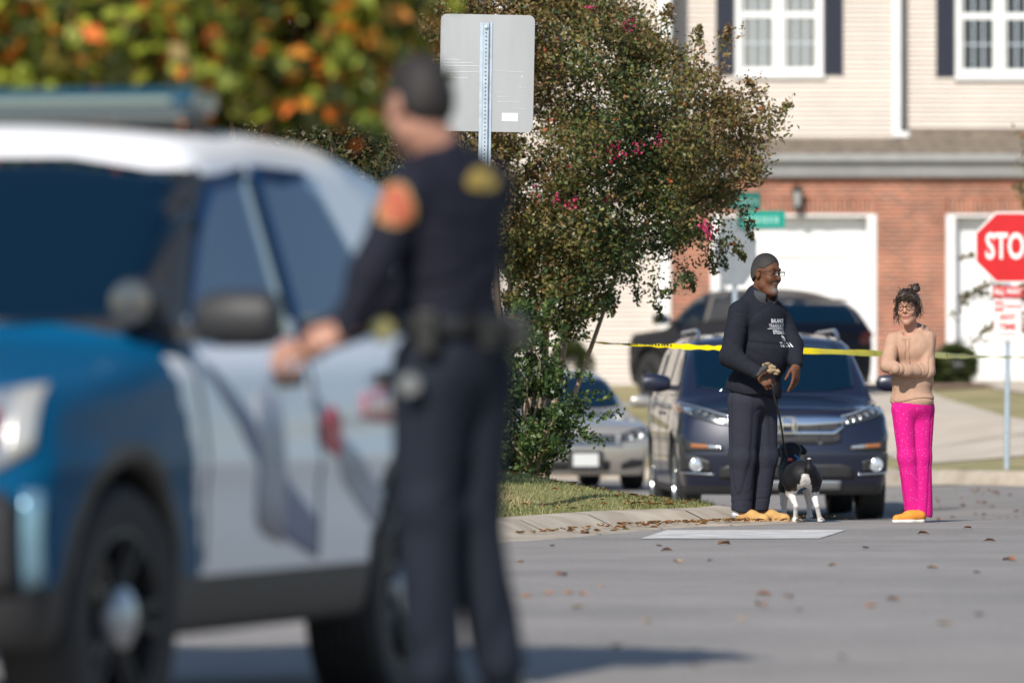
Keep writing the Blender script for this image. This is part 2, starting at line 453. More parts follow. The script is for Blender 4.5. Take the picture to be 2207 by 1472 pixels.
# pull the first row of vertices onto the kerb back
nx, ny = Xg.shape; i, j = np.meshgrid(np.arange(nx - 1), np.arange(ny - 1), indexing='ij')
keep = (ok[i, j] & ok[i + 1, j] & ok[i + 1, j + 1] & ok[i, j + 1]).ravel(); a = (i * ny + j).ravel()[keep]
Z = np.where(D < .24, road_z(Xg, Yg) + .10 - (.24 - D) * .9, Z)
tag(mk("lawn", np.stack([Xg, Yg, Z], -1).reshape(-1, 3), np.stack([a, a + ny, a + ny + 1, a + 1], -1), grassm, None, True),
    "grassy bank with dry patches at the left street corner", kind="structure")
# far right kerb, lawn, pavement, drives
CP = [(26, 67.5), (14, 69.6), (9, 71.0), (7.2, 71.7), (5.9, 72.5), (5.0, 73.8), (4.4, 76), (4.15, 80), (3.9, 86), (3.2, 90.5), (1.2, 92.3), (-4, 93), (-14, 93), (-26, 93)]
CS = smooth_path(CP)
tag(sweep("kerb", CS, [(-.34, .004, 1), (-.04, .012, 0), (0, .12, 0), (.05, .15, 0), (.16, .15, 0), (.18, -.1, 0)], kerbm),
    "straight pale kerb in front of the town houses", kind="structure")
def yard2(X, Y, d=None):
    if d is None: d = pathdist(X, Y, CS[::2])
    d = -d
    zk = road_z(X, Y) + .145
    return zk * (1 - sst(d, .0, 3.0)) + (yard_z(X, Y)) * sst(d, .0, 3.0)
xs = np.concatenate([[-26, -20], np.arange(-14, 9.1, .35), [10, 12, 14, 18, 26]]); ys = np.concatenate([np.arange(67, 100, .4), np.arange(100, 122, 1.5)])
Xg, Yg = np.meshgrid(xs, ys, indexing='ij'); D = pathdist(Xg, Yg, CS[::2]); Z = yard2(Xg, Yg, D); ok = D < -.02
Z = np.where(-D < .16, road_z(Xg, Yg) + .12, Z)
nx, ny = Xg.shape; i, j = np.meshgrid(np.arange(nx - 1), np.arange(ny - 1), indexing='ij')
keep = (ok[i, j] & ok[i + 1, j] & ok[i + 1, j + 1] & ok[i, j + 1]).ravel(); a = (i * ny + j).ravel()[keep]
grass2 = mat("yard grass", (.20, .19, .07), .9, col2=(.38, .31, .16), vscale=1.1, bump=.03, bscale=40, detail=9)
tag(mk("lawn", np.stack([Xg, Yg, Z], -1).reshape(-1, 3), np.stack([a, a + ny, a + ny + 1, a + 1], -1), grass2, None, True),
    "front yards of the town houses rising from the kerb", kind="structure")
yf = lambda X, Y, u: yard2(X, Y)
tag(strip("pavement", [(4.6, 79.2), (9, 79.0), (18, 79)], [(4.6, 85.5), (9, 85.5), (18, 85.5)], concm, 8, yf, .012), "pale concrete pavement crossing the yards", kind="structure")
tag(strip("driveway", [(4.3, 85.5), (3.6, 90), (3.1, 93.5), (2.9, 100), (2.9, 111.9)], [(7.6, 85.5), (6.7, 88.4), (6.45, 92), (6.2, 100), (6.1, 111.9)], concm, 8, yf, .018), "pale concrete drive leading to the left garage door", kind="structure")
tag(strip("driveway", [(9.6, 85.5), (7.6, 102), (7.0, 106), (6.9, 111.9)], [(14.6, 85.5), (11.2, 102), (9.9, 106), (9.8, 111.9)], concm, 8, yf, .018), "pale concrete drive leading to the right garage door", kind="structure")
tag(strip("pavement", [(-10, 94.0), (1.6, 94.0)], [(-10, 95.6), (1.9, 95.6)], concm, 4, yf, .012), "pale concrete footpath left of the drive", kind="structure")
tag(strip("path", [(6.3, 104), (6.15, 111.9)], [(7.35, 105.4), (6.95, 111.9)], mulch, 4, yf, .03), "brown mulch bed between the two garage doors", kind="structure")
# stop line on the near lane
wm = mat("road paint", (.64, .63, .60), .75, col2=(.36, .35, .34), vscale=4.5, detail=9, bump=.01)
lp = PX(1380, 1158, 348); 
tag(strip("road_marking", [(.79, 42.75), (1.89, 42.8)], [(1.00, 44.9), (2.16, 44.95)], wm, 8, lambda X, Y, u: road_z(X, Y), .004), "worn white stop line painted on the asphalt", kind="structure")

# ------------------------------------------------------------------ fallen leaves
leafbrown = mat("dead leaf", (.3, .15, .06), .8, island=[(0, (.10, .045, .02)), (.35, (.24, .10, .035)), (.6, (.42, .17, .05)), (.8, (.34, .22, .09)), (1, (.20, .17, .05))])
def leafmesh(n_pts, size, curl=.35, seed=1):
    """n leaves: each a folded, curled pointed blade of six faces"""
    r = np.random.default_rng(seed)
    u = np.array([[-.5, 0], [-.2, .26], [.15, .30], [.5, 0], [.15, -.30], [-.2, -.26], [-.15, 0], [.15, 0]])
    F0 = np.array([[0, 6, 1, 1], [6, 7, 2, 1], [7, 3, 2, 2], [0, 5, 6, 6], [5, 4, 7, 6], [4, 3, 7, 7]])
    V = []; F = []
    for i in range(n_pts):
        s = size * r.uniform(.6, 1.3); z = curl * (np.abs(u[:, 1]) * 1.4 + u[:, 0] ** 2 * r.uniform(-.6, 1.2)) * s
        q = np.stack([u[:, 0] * s, u[:, 1] * s * r.uniform(.7, 1.1), z + .004], -1); a = r.uniform(0, 6.28)
        q = q @ rotz(a).T; V.append(q)
    return V
def leaf_faces(n):
    base = [(0, 6, 1), (6, 7, 2, 1), (7, 3, 2), (0, 5, 6), (5, 4, 7, 6), (4, 3, 7)]
    return [tuple(i + k * 8 for i in f) for k in range(n) for f in base]
def litter(name, pts, size, label, seed, m=leafbrown):
    L_ = leafmesh(len(pts), size, .5, seed); V = np.concatenate([q + np.array(p) for q, p in zip(L_, pts)])
    return tag(mk(name, V, leaf_faces(len(pts)), m, None, False), label, "leaves", kind="stuff")
pts = []
for _ in range(750):
    i = rng.integers(44, 92); p = KS[i]; Nn = normals(KS, 1)[i]; o = rng.normal(.0, .22) if rng.random() < .75 else rng.uniform(-.6, .5)
    x, y = p + Nn * o + rng.normal(0, .1, 2)
    d = pathdist(np.array([x]), np.array([y]), KS[::2])[0]
    if -.02 < d < .30: continue
    z = bank_z(np.array([x]), np.array([y]))[0] + .015 if d >= .3 else road_z(x, y) + .015
    pts.append((x, y, float(z) + .004))
litter("leaf_litter", pts, .048, "drift of brown dead leaves gathered along the corner kerb", 5)
pts = []
for _ in range(130):
    x = rng.uniform(-.6, 1.5); y = rng.uniform(45.2, 52); d = pathdist(np.array([x]), np.array([y]), KS[::2])[0]
    if d > .2: pts.append((x, y, float(bank_z(np.array([x]), np.array([y]))[0]) + .02))
litter("leaf_litter", pts, .05, "dead leaves strewn over the grass bank under the crepe myrtle", 6)
pts = []
for _ in range(300):
    x = rng.uniform(1.6, 9); y = rng.uniform(60, 72.0); pts.append((x, y, float(road_z(x, y)) + .01))
litter("leaf_litter", pts, .06, "dead leaves scattered on the far street below the stop sign", 8)
lm = []
for k in range(4):
    q = leafmesh(1, .066, .45, 30 + k)[0]
    me_o = mk("fallen_leaf", q, leaf_faces(1), None, None, False); lm.append(me_o.data); bpy.data.objects.remove(me_o)
lcol = [("orange", (.55, .22, .07)), ("brown", (.22, .10, .05)), ("dark grey-brown", (.10, .075, .06)), ("tan", (.45, .30, .15))]
lmats = [mat("fallen leaf " + n_, c_, .8, var=.25, vscale=30) for n_, c_ in lcol]
for k in range(4): lm[k].materials.append(lmats[k])
spots = [(1135, 1290, 0), (1183, 1283, 0), (1225, 1283, 0), (1258, 1285, 0), (1245, 1315, 3), (1297, 1267, 0), (1210, 1242, 1), (1345, 1140, 2), (1395, 1345, 3), (1420, 1180, 2),
         (1437, 1189, 1), (1640, 1308, 1), (1646, 1285, 1), (1600, 1340, 3), (1722, 1320, 2), (1812, 1262, 2), (1795, 1222, 3), (1876, 1312, 0), (1925, 1296, 1), (2035, 1350, 3),
         (2175, 1210, 1), (2105, 1238, 2), (2133, 1168, 1), (1990, 1152, 1), (2085, 1140, 1), (2190, 1120, 1), (1815, 1422, 2), (1190, 1180, 2), (1260, 1152, 1), (1530, 1212, 2),
         (1460, 1120 + 95, 3), (1700, 1290, 1), (2110, 1330, 2), (1330, 1400, 3), (1500, 1440, 1), (2010, 1228, 3), (1560, 1175, 1), (1865, 1185, 2), (1120, 1215, 3)]
for i, (px, py, k) in enumerate(spots):
    d = 30.0
    for _ in range(30): d = F_PX * (CAM_H - float(road_z(0, d))) / (py - YH)
    o = bpy.data.objects.new("fallen_leaf", lm[k]); C.objects.link(o)
    o.location = ((px - 1103.5) / F_PX * d, d, float(road_z((px - 1103.5) / F_PX * d, d)) + .006); o.rotation_euler = (rng.uniform(-.2, .2), 0, rng.uniform(0, 6.28)); o.scale = [rng.uniform(.8, 1.25)] * 3
    tag(o, lcol[k][0] + " fallen leaf lying flat on the open grey asphalt", "leaf", "fallen leaves scattered over the road")
# ------------------------------------------------------------------ town houses
sidm = mat("cream vinyl siding", (.63, .56, .50), .6, var=.07, vscale=1.5)
whit = mat("white trim", (.80, .80, .79), .5, var=.04, vscale=3)
shut = mat("navy shutter", (.018, .022, .040), .45)
gard = mat("garage door white", (.84, .84, .84), .5, var=.03, vscale=2)
gutm = mat("grey gutter", (.33, .33, .33), .45, var=.08, vscale=4)
fasm = mat("grey fascia", (.24, .24, .235), .6, var=.12, vscale=2)
rfm = mat("roof shingle", (.24, .195, .15), .95, col2=(.12, .095, .07), vscale=6, bump=.05, bscale=30, stretch=(1, 1, 1))
glassd = mat("window glass", (.025, .03, .04), .04, spec=.6)
blindm = mat("window blinds", (.36, .37, .36), .25, coat=.6)
muntm = mat("window muntin", (.55, .62, .70), .4)
blk = mat("black metal", (.02, .02, .022), .4)
def brick_mat(name, soldier=False):
    m = bpy.data.materials.new(name); m.use_nodes = True; nt = m.node_tree; L = nt.links; b = nt.nodes["Principled BSDF"]
    co = _n(nt, "ShaderNodeTexCoord"); sp = _n(nt, "ShaderNodeSeparateXYZ"); cb = _n(nt, "ShaderNodeCombineXYZ")
    ad = _n(nt, "ShaderNodeMath", operation='ADD')
    L.new(co.outputs["Object"], sp.inputs[0]); L.new(sp.outputs[0], ad.inputs[0]); L.new(sp.outputs[1], ad.inputs[1])
    if soldier: L.new(sp.outputs[2], cb.inputs[0]); L.new(ad.outputs[0], cb.inputs[1])
    else: L.new(ad.outputs[0], cb.inputs[0]); L.new(sp.outputs[2], cb.inputs[1])
    br = _n(nt, "ShaderNodeTexBrick"); L.new(cb.outputs[0], br.inputs["Vector"])
    br.inputs["Scale"].default_value = 1; br.inputs["Brick Width"].default_value = .215; br.inputs["Row Height"].default_value = .0725
    br.inputs["Mortar Size"].default_value = .009; br.inputs["Mortar Smooth"].default_value = .2; br.inputs["Bias"].default_value = -.15
    br.inputs["Color1"].default_value = (.33, .10, .052, 1); br.inputs["Color2"].default_value = (.17, .062, .04, 1); br.inputs["Mortar"].default_value = (.46, .34, .26, 1)
    nz = _n(nt, "ShaderNodeTexNoise"); nz.inputs["Scale"].default_value = 2.3; nz.inputs["Detail"].default_value = 7; L.new(co.outputs["Object"], nz.inputs["Vector"])
    mr = _n(nt, "ShaderNodeMapRange"); mr.inputs[1].default_value = .3; mr.inputs[2].default_value = .7; mr.inputs[3].default_value = .75; mr.inputs[4].default_value = 1.25
    mx = _n(nt, "ShaderNodeMix", data_type='RGBA', blend_type='MULTIPLY'); mx.inputs[0].default_value = 1
    L.new(nz.outputs[0], mr.inputs[0]); L.new(br.outputs[0], mx.inputs[6]); L.new(mr.outputs[0], mx.inputs[7]); L.new(mx.outputs[2], b.inputs["Base Color"])
    b.inputs["Roughness"].default_value = .9
    bp = _n(nt, "ShaderNodeBump"); bp.invert = True; bp.inputs["Strength"].default_value = .6; bp.inputs["Distance"].default_value = .01
    L.new(br.outputs["Fac"], bp.inputs["Height"]); L.new(bp.outputs[0], b.inputs["Normal"])
    return m
brk, brs = brick_mat("red brick"), brick_mat("soldier course brick", True)
def siding(mb, x0, x1, z0, z1, y, holes=(), lap=.152):
    LP = .036
    """horizontal lap boards facing -Y, cut round openings"""
    z = z0
    while z < z1 - 1e-4:
        zt = min(z + lap, z1); segs = [(x0, x1)]
        for (a, b, c, d) in holes:
            if zt > c + 1e-4 and z < d - 1e-4:
                ns = []
                for s0, s1 in segs:
                    if b <= s0 or a >= s1: ns.append((s0, s1)); continue
                    if a > s0: ns.append((s0, a))
                    if b < s1: ns.append((b, s1))
                segs = ns
        for s0, s1 in segs:
            zm = z + (zt - z) * .48
            mb.add([(s0, y - LP, z), (s1, y - LP, z), (s1, y - .006, zm), (s0, y - .006, zm)], [(0, 1, 2, 3)])
            mb.add([(s0, y - .030, zm), (s1, y - .030, zm), (s1, y - .002, zt), (s0, y - .002, zt)], [(0, 1, 2, 3)])
            mb.add([(s0, y - .006, zm), (s1, y - .006, zm), (s1, y - .030, zm), (s0, y - .030, zm)], [(0, 1, 2, 3)])
            mb.add([(s0, y, z), (s1, y, z), (s1, y - LP, z), (s0, y - LP, z)], [(0, 1, 2, 3)])
        z = zt
def window(house, x0, x1, z0, z1, y, blinds, sashes=2, label=None):
    f = MB(); t = .075
    f.box(((x0 + x1) / 2, y - .02, z0 + t / 2), (x1 - x0, .10, t)); f.box(((x0 + x1) / 2, y - .02, z1 - t / 2), (x1 - x0, .10, t))
    f.box((x0 + t / 2, y - .02, (z0 + z1) / 2), (t, .10, z1 - z0 - 2 * t)); f.box((x1 - t / 2, y - .02, (z0 + z1) / 2), (t, .10, z1 - z0 - 2 * t))
    f.box(((x0 + x1) / 2, y - .045, z0 - .025), (x1 - x0 + .06, .10, .05))
    W = (x1 - x0); cx = (x0 + x1) / 2
    xs_ = [(x0 + t, cx - .06), (cx + .06, x1 - t)] if sashes == 2 else [(x0 + t, x1 - t)]
    if sashes == 2: f.box((cx, y - .018, (z0 + z1) / 2), (.12, .09, z1 - z0 - 2 * t))
    zm = (z0 + z1) / 2
    w_ = f.build("window", whit, house, bevel=.006)
    if label: w_["label"] = label
    g = MB(); mu = MB(); sh = MB(); bl = MB()
    for a, b in xs_:
        for (c, d, dy) in ((z0 + t, zm, .0), (zm, z1 - t, .018)):
            s_ = .05
            sh.box(((a + b) / 2, y + dy, c + s_ / 2), (b - a, .035, s_)); sh.box(((a + b) / 2, y + dy, d - s_ / 2), (b - a, .035, s_))
            sh.box((a + s_ / 2, y + dy, (c + d) / 2), (s_, .035, d - c - 2 * s_)); sh.box((b - s_ / 2, y + dy, (c + d) / 2), (s_, .035, d - c - 2 * s_))
            g.box(((a + b) / 2, y + dy + .004, (c + d) / 2), (b - a - 2 * s_, .006, d - c - 2 * s_))
            for k in (1, 2): mu.box((a + s_ + (b - a - 2 * s_) * k / 3, y + dy - .003, (c + d) / 2), (.02, .006, d - c - 2 * s_))
            mu.box(((a + b) / 2, y + dy - .0045, (c + d) / 2), (b - a - 2 * s_, .006, .02))
            if blinds:
                z = c + s_ + .02
                while z < d - s_ - .01:
                    bl.box(((a + b) / 2, y + dy - .0005, z), (b - a - 2 * s_ - .02, .003, .018)); z += .03
    sh.build("sash", whit, w_); g.build("pane", glassd, w_); mu.build("muntin", muntm, w_)
    if blinds: bl.build("blinds", blindm, w_)
    return w_
def shutter(house, x0, x1, z0, z1, y):
    s = MB(); t = .05
    s.box(((x0 + x1) / 2, y - .028, (z0 + z1) / 2), (x1 - x0, .018, z1 - z0))
    for a in (x0 + t / 2, x1 - t / 2): s.box((a, y - .045, (z0 + z1) / 2), (t, .018, z1 - z0))
    n = int((z1 - z0 - 2 * t) / .05)
    for k in range(n): s.box(((x0 + x1) / 2, y - .043, z0 + t + .05 * (k + .5)), (x1 - x0 - 2 * t, .012, .03))
    return s.build("shutter", shut, house)
def garage(house, x0, x1, z0, z1, y):
    tr = MB(); t = .14
    tr.box(((x0 + t / 2), y + .12, (z0 + z1) / 2), (t, .28, z1 - z0)); tr.box(((x1 - t / 2), y + .12, (z0 + z1) / 2), (t, .28, z1 - z0))
    tr.box(((x0 + x1) / 2, y + .12, z1 - .02), (x1 - x0 - 2 * t, .28, .04))
    g = MB(); h = (z1 - .04 - z0) / 4; 
    for r in range(4):
        g.box(((x0 + x1) / 2, y + .28, z0 + h * (r + .5)), (x1 - x0 - 2 * t, .04, h - .03))
        for c in range(4):
            w_ = (x1 - x0 - 2 * t) / 4; xc = x0 + t + w_ * (c + .5)
            g.box((xc, y + .258, z0 + h * (r + .5)), (w_ - .16, .022, h - .22))
    d = g.build("garage_door", gard, house, bevel=.01)
    tr.build("door_frame", whit, d)
    return d
hA = empty("town_house", (0, 0, 0), 0, "cream-sided town house with red brick garage front and blind-hung windows, behind the dark car", "house")
hB = empty("town_house", (0, 0, 0), 0, "town house right of the white downpipe, garage beside the stop sign", "house")
hL = empty("town_house", (0, 0, 0), 0, "cream-sided house wing down to the lawn, behind the crepe myrtle", "house")
YB = 112.0
zg, zo, zt = .93, 3.62, 4.22            # ground, opening top, brick top
def brickpart(house, rects, name="wall", m=brk, dy=0, yd=.3):
    b = MB()
    for (x0, x1, z0, z1) in rects: b.box(((x0 + x1) / 2, YB + yd / 2 + dy, (z0 + z1) / 2), (x1 - x0, yd, z1 - z0))
    return b.build(name, m, house)
brickpart(hA, [(2.58, 3.2, .3, zt + .02), (5.86, 6.4, .3, zt + .02), (3.2, 5.86, zo + .225, zt + .02)])
brickpart(hA, [(3.2, 5.86, zo, zo + .225)], "brick_lintel", brs, -.012, .29)
brickpart(hB, [(6.402, 6.99, .3, zt + .02), (9.62, 10.4, .3, zt + .02), (6.99, 9.62, zo + .225, zt + .02)])
brickpart(hB, [(6.99, 9.62, zo, zo + .225)], "brick_lintel", brs, -.012, .29)
garage(hA, 3.2, 5.86, zg, zo, YB); garage(hB, 6.99, 9.62, zg, zo, YB)
def skirt(house, x0, x1, ytop, ztop):
    e = .11; r = MB(); yb = YB - e - .06; zb = 4.60
    r.add([(x0, yb, zb), (x1, yb, zb), (x1, ytop, ztop), (x0, ytop, ztop), (x0, yb, zb - .04), (x1, yb, zb - .04), (x1, ytop, ztop - .04), (x0, ytop, ztop - .04)],
          [(0, 1, 2, 3), (7, 6, 5, 4), (0, 4, 5, 1), (0, 3, 7, 4), (1, 5, 6, 2)])
    rf = r.build("roof", rfm, house, fix=True)
    b = MB(); b.box(((x0 + x1) / 2, YB - e + .01, (zt + 4.56) / 2), (x1 - x0, .05, 4.56 - zt)); b.box(((x0 + x1) / 2, YB - e / 2 + .04, zt + .01), (x1 - x0, e, .02)); b.build("fascia", fasm, rf)
    g = MB(); g.prism([(YB - e - .022, 4.44), (YB - e - .115, 4.47), (YB - e - .125, 4.585), (YB - e - .105, 4.585), (YB - e - .095, 4.49), (YB - e - .022, 4.46)], x0, x1, 'yz'); g.build("gutter", gutm, rf)
skirt(hA, 2.45, 6.28, 113.02, 4.885); skirt(hB, 6.284, 11.5, 113.27, 5.06)
def hwall(house, x0, x1, z0, z1, y, holes, name="siding_wall"):
    b = MB(); siding(b, x0, x1, z0, z1, y, holes); o = b.build(name, sidm, house, fix=False)
    k = MB()      # solid wall behind, with reveals
    xsr = sorted({x0, x1, *[h[0] for h in holes], *[h[1] for h in holes]})
    for a, c in zip(xsr[:-1], xsr[1:]):
        cuts = sorted([(h[2], h[3]) for h in holes if h[0] <= a + 1e-6 and h[1] >= c - 1e-6]); z = z0
        for p, q in cuts: k.box(((a + c) / 2, y + .13, (z + p) / 2), (c - a, .25, p - z)); z = q
        k.box(((a + c) / 2, y + .13, (z + z1) / 2), (c - a, .25, z1 - z))
    k.build("wall_core", sidm, house); return o
HZ = 9.2
hwall(hA, 2.45, 6.245, 4.83, HZ, 113.0, [(3.63, 5.05, 5.9, 7.86)])
window(hA, 3.63, 5.05, 5.9, 7.86, 113.0, True, label="twin window with pale blinds behind its grid")
shutter(hA, 3.31, 3.61, 5.9, 7.86, 113.0); shutter(hA, 5.07, 5.37, 5.9, 7.86, 113.0)
hwall(hB, 6.25, 14.4, 4.9, HZ, 113.25, [(7.22, 8.66, 5.88, 7.86), (10.6, 12.04, 5.88, 7.86)])
window(hB, 7.22, 8.66, 5.88, 7.86, 113.25, False, label="twin window with dark panes and white grid"); window(hB, 10.6, 12.04, 5.88, 7.86, 113.25, False)
for a in (6.90, 8.68, 10.28, 12.06): shutter(hB, a, a + .30, 5.88, 7.86, 113.25)
d = MB(); d.box((6.24, 112.93, 7.05), (.135, .09, 4.3)); d.box((6.24, 112.87, 4.93), (.135, .16, .10)); d.box((6.36, 112.80, 4.93), (.2, .10, .09), rz=-.5)
d.build("downpipe", whit, hB, bevel=.01)
brickpart(hB, [(10.4, 14.4, .3, 4.88)], "wall", brk, .05)
# left wing
wl = [(-4.35, -2.75, 5.75, 7.7), (-.9, .5, 5.75, 7.7), (-8.2, -6.8, 5.75, 7.7), (-4.3, -2.8, 1.9, 3.7), (-8.2, -6.8, 1.9, 3.7)]
hwall(hL, -12, 2.36, .2, HZ, 112.5, wl)
for q in wl: window(hL, *q, 112.5, q[0] < -5)
for q in wl: shutter(hL, q[0] - .33, q[0] - .03, q[2], q[3], 112.5); shutter(hL, q[1] + .03, q[1] + .33, q[2], q[3], 112.5)
d = MB(); d.box((2.465, 112.40, 4.7), (.20, .24, 9.0)); d.build("corner_trim", whit, hL, bevel=.01)
# roofs above, needed from other viewpoints
def gable(house, x0, x1, y0, y1, z):
    r = MB(); ym = (y0 + y1) / 2; zr = z + (ym - y0) * .55
    r.add([(x0, y0 - .4, z - .2), (x1, y0 - .4, z - .2), (x1, ym, zr), (x0, ym, zr), (x0, y1 + .4, z - .2), (x1, y1 + .4, z - .2)], [(0, 1, 2, 3), (3, 2, 5, 4), (0, 3, 4), (1, 5, 2), (0, 4, 5, 1)])
    r.build("roof", rfm, house)
def sides(house, x0, x1, y0, y1, z):
    b = MB(); b.box((x0 + .1, (y0 + y1) / 2, z / 2), (.2, y1 - y0, z)); b.box((x1 - .1, (y0 + y1) / 2, z / 2), (.2, y1 - y0, z)); b.box(((x0 + x1) / 2, y1, z / 2), (x1 - x0, .2, z)); b.build("rear_wall", sidm, house)
gable(hL, -12.4, 2.4, 112.5, 122, HZ); gable(hA, 2.42, 6.24, 113.0, 122, HZ + .02); gable(hB, 6.26, 14.8, 113.25, 122.5, HZ)
sides(hL, -12, 2.3, 112.8, 122, HZ - .05); sides(hA, 2.5, 6.2, 113.3, 121.8, HZ - .1); sides(hB, 6.3, 14.4, 113.9, 122.3, HZ - .05)
# wall lantern over the left garage door
wlmp = PX(1718, 428, 134)
t = empty("wall_lantern", (wlmp.x, YB - .05, wlmp.z), 0, "black carriage lantern on the brick above the left garage door", "wall lamp")
b = MB(); b.lathe([(0, .22), (.03, .20), (.12, .13), (.11, .12)], (0, -.12, 0), 'z', 8); b.lathe([(.0, -.2), (.06, -.18), (.08, -.14), (.06, -.13)], (0, -.12, 0), 'z', 8)
for k in range(4):
    a = math.pi / 4 + k * math.pi / 2; b.tube([(.07 * math.cos(a), -.12 + .07 * math.sin(a), -.14), (.1 * math.cos(a), -.12 + .1 * math.sin(a), .13)], .008, 5)
b.box((0, .02, .02), (.1, .04, .22)); b.tube([(0, 0, .1), (0, -.06, .24), (0, -.12, .23)], .012, 6)
b.build("lantern_frame", blk, t); b = MB(); b.lathe([(.055, -.13), (.085, .12)], (0, -.12, 0), 'z', 8); b.build("lantern_glass", mat("lantern glass", (.35, .36, .36), .1), t)
# distant buildings/trees mass behind is out of frame

# ------------------------------------------------------------------ signs
galv = mat("galvanised steel", (.52, .60, .68), .42, metal=.55, var=.15, vscale=20, bump=.004, bscale=90)
alum = mat("brushed aluminium sign back", (.40, .41, .42), .5, metal=.35, var=.10, vscale=5, stretch=(1, 1, .15), bump=.003, bscale=60)
redm = mat("sign red", (.56, .006, .010), .45, var=.06, vscale=6); swm = mat("sign white", (.80, .80, .78), .45)
def rrect(w_, h_, r, n=5):
    P = []
    for (cx, cy, a0) in ((w_ / 2 - r, h_ / 2 - r, 0), (-w_ / 2 + r, h_ / 2 - r, 90), (-w_ / 2 + r, -h_ / 2 + r, 180), (w_ / 2 - r, -h_ / 2 + r, 270)):
        for k in range(n + 1):
            a = R_(a0 + 90 * k / n); P.append((cx + r * math.cos(a), cy + r * math.sin(a)))
    return P
# sign seen from the back on a perforated post
s0 = 331.0; top = PX(1049, 30, s0); Yq = F_PX / s0
zb_ = float(bank_z(np.array([(1032 - 1103.5) / s0]), np.array([Yq]))[0])
t = empty("road_sign", ((1034 - 1103.5) / s0, Yq, zb_), 0, "blank grey back of a rectangular road sign on a perforated steel post", "sign")
lean = math.atan2((1049 - 1034) / s0, CAM_H + (YH - 50) / s0 - zb_) * .95
hgt = CAM_H + (YH - 50) / s0 - zb_
post = MB(); 
prof = [(-.040, .0), (-.040, -.004), (-.022, -.004), (-.016, -.030), (.016, -.030), (.022, -.004), (.040, -.004), (.040, .0), (.019, .0), (.013, -.026), (-.013, -.026), (-.019, .0)]
post.prism(prof, 0, hgt, 'xy'); po = post.build("post", galv, t); po.rotation_euler = (0, lean, 0)
h = MB()
z = hgt - .04
while z > .4: h.lathe([(0, -.0312), (.0048, -.0312)], (0, 0, z), 'y', 8); z -= .0254
h.build("hole", blk, po, fix=False)
h = MB(); h.lathe([(.012, -.031), (.012, -.04), (.006, -.042), (0, -.042)], (0, 0, hgt - .03), 'y', 8); h.build("bolt", galv, po)
pl = MB(); pl.prism(rrect(.612, .762, .04), .003, .006); p_ = pl.build("sign_plate", alum, t, loc=((1049.5 - 1034) / s0, 0, CAM_H + (YH - 158) / s0 - zb_), rot=(0, R_(1.1), 0))
st = MB(); st.prism(rrect(.105, .055, .003), .0005, .0025); st.build("sticker", mat("sticker", (.72, .72, .74), .4, var=.1, vscale=60), p_, loc=(.155, 0, -.285))
st = MB()
for (a, b, c) in ((-.30, -.05, .045), (-.29, -.09, .065), (-.26, -.05, .005), (-.29, -.18, .085), (.03, .24, .012), (.05, .12, -.125), (.07, .22, -.185), (.17, .25, -.228), (.07, .14, -.152), (-.29, -.12, -.035), (.2, .26, -.09)):
    st.box(((a + b) / 2, .0018, c), (b - a, .0018, .0016 + .001 * (abs(a) > .2)), M=Matrix.Rotation(R_(.4), 3, 'Y'))
for q in ((-.232, -.015), (.228, -.018)): st.lathe([(0, .001), (.0045, .0012)], (q[0], 0, q[1]), 'y', 8)
st.build("scratch", mat("scratch", (.75, .76, .78), .35), p_, fix=False)

def octagon(w_, r=0): 
    R8 = w_ / 2 / math.cos(R_(22.5)); return [(R8 * math.cos(R_(22.5 + 45 * k)), R8 * math.sin(R_(22.5 + 45 * k))) for k in range(8)]
def letters(parent, s, size, x, z, y, m, off=.0, sx=1.0, name="lettering", flip=False):
    V, F = text_mesh(s, size, off); W = np.stack([V[:, 0] * sx * (-1 if flip else 1) + x, np.full(len(V), y), V[:, 1] + z], -1)
    return mk(name, W, F, m, parent, False)
sS = 200.0; YS = F_PX / sS; XS = (2177.5 - 1103.5) / sS
zS = float(yard2(np.array([XS]), np.array([YS]))[0])
t = empty("stop_sign", (XS - .02, YS, zS), R_(-3), "red stop sign facing us with all way and no parking plates below it", "sign")
top = CAM_H + (YH - 457) / sS - zS
b = MB(); b.tube([(-.02, .02, -.2), (0.0, .02, top - .35)], .031, 12); b.build("post", galv, t, smooth=True)
cz = CAM_H + (YH - 533.5) / sS - zS
b = MB(); b.prism(octagon(.765), -.020, -.014); f_ = b.build("sign_face", swm, t, loc=(.02, 0, cz))
b = MB(); b.prism(octagon(.725), -.024, -.0201); b.build("red_field", redm, f_)
letters(f_, "STOP", .39, 0, .0, -.0255, swm, .010, .575)
cz = CAM_H + (YH - 629) / sS - zS
b = MB(); b.prism(rrect(.32, .12, .01), -.020, -.014); f2 = b.build("all_way_plate", redm, t, loc=(-.01, 0, cz)); letters(f2, "ALL WAY", .085, 0, 0, -.0212, swm, .003, .8)
cz = CAM_H + (YH - 690) / sS - zS
b = MB(); b.prism(rrect(.305, .457, .02), -.020, -.014); f3 = b.build("no_parking_plate", swm, t, loc=(-.01, 0, cz))
b = MB()
for (c_, d_) in (((0, .215), (.28, .006)), ((0, -.215), (.28, .006)), ((-.14, 0), (.006, .43)), ((.14, 0), (.006, .43))): b.box((c_[0], -.0215, c_[1]), (d_[0], .002, d_[1]))
b.box((-.085, -.0215, .145), (.09, .002, .10)); b.build("red_border", redm, f3)
letters(f3, "NO", .07, -.085, .145, -.0235, swm, .003, .9); letters(f3, "PARKING", .055, .045, .145, -.0215, redm, .002, .78)
letters(f3, "ANY", .095, 0, .03, -.0215, redm, .004, .9); letters(f3, "TIME", .095, 0, -.075, -.0215, redm, .004, .9)
b = MB(); b.box((0, -.0215, -.15), (.2, .002, .012)); b.build("arrow", redm, f3)
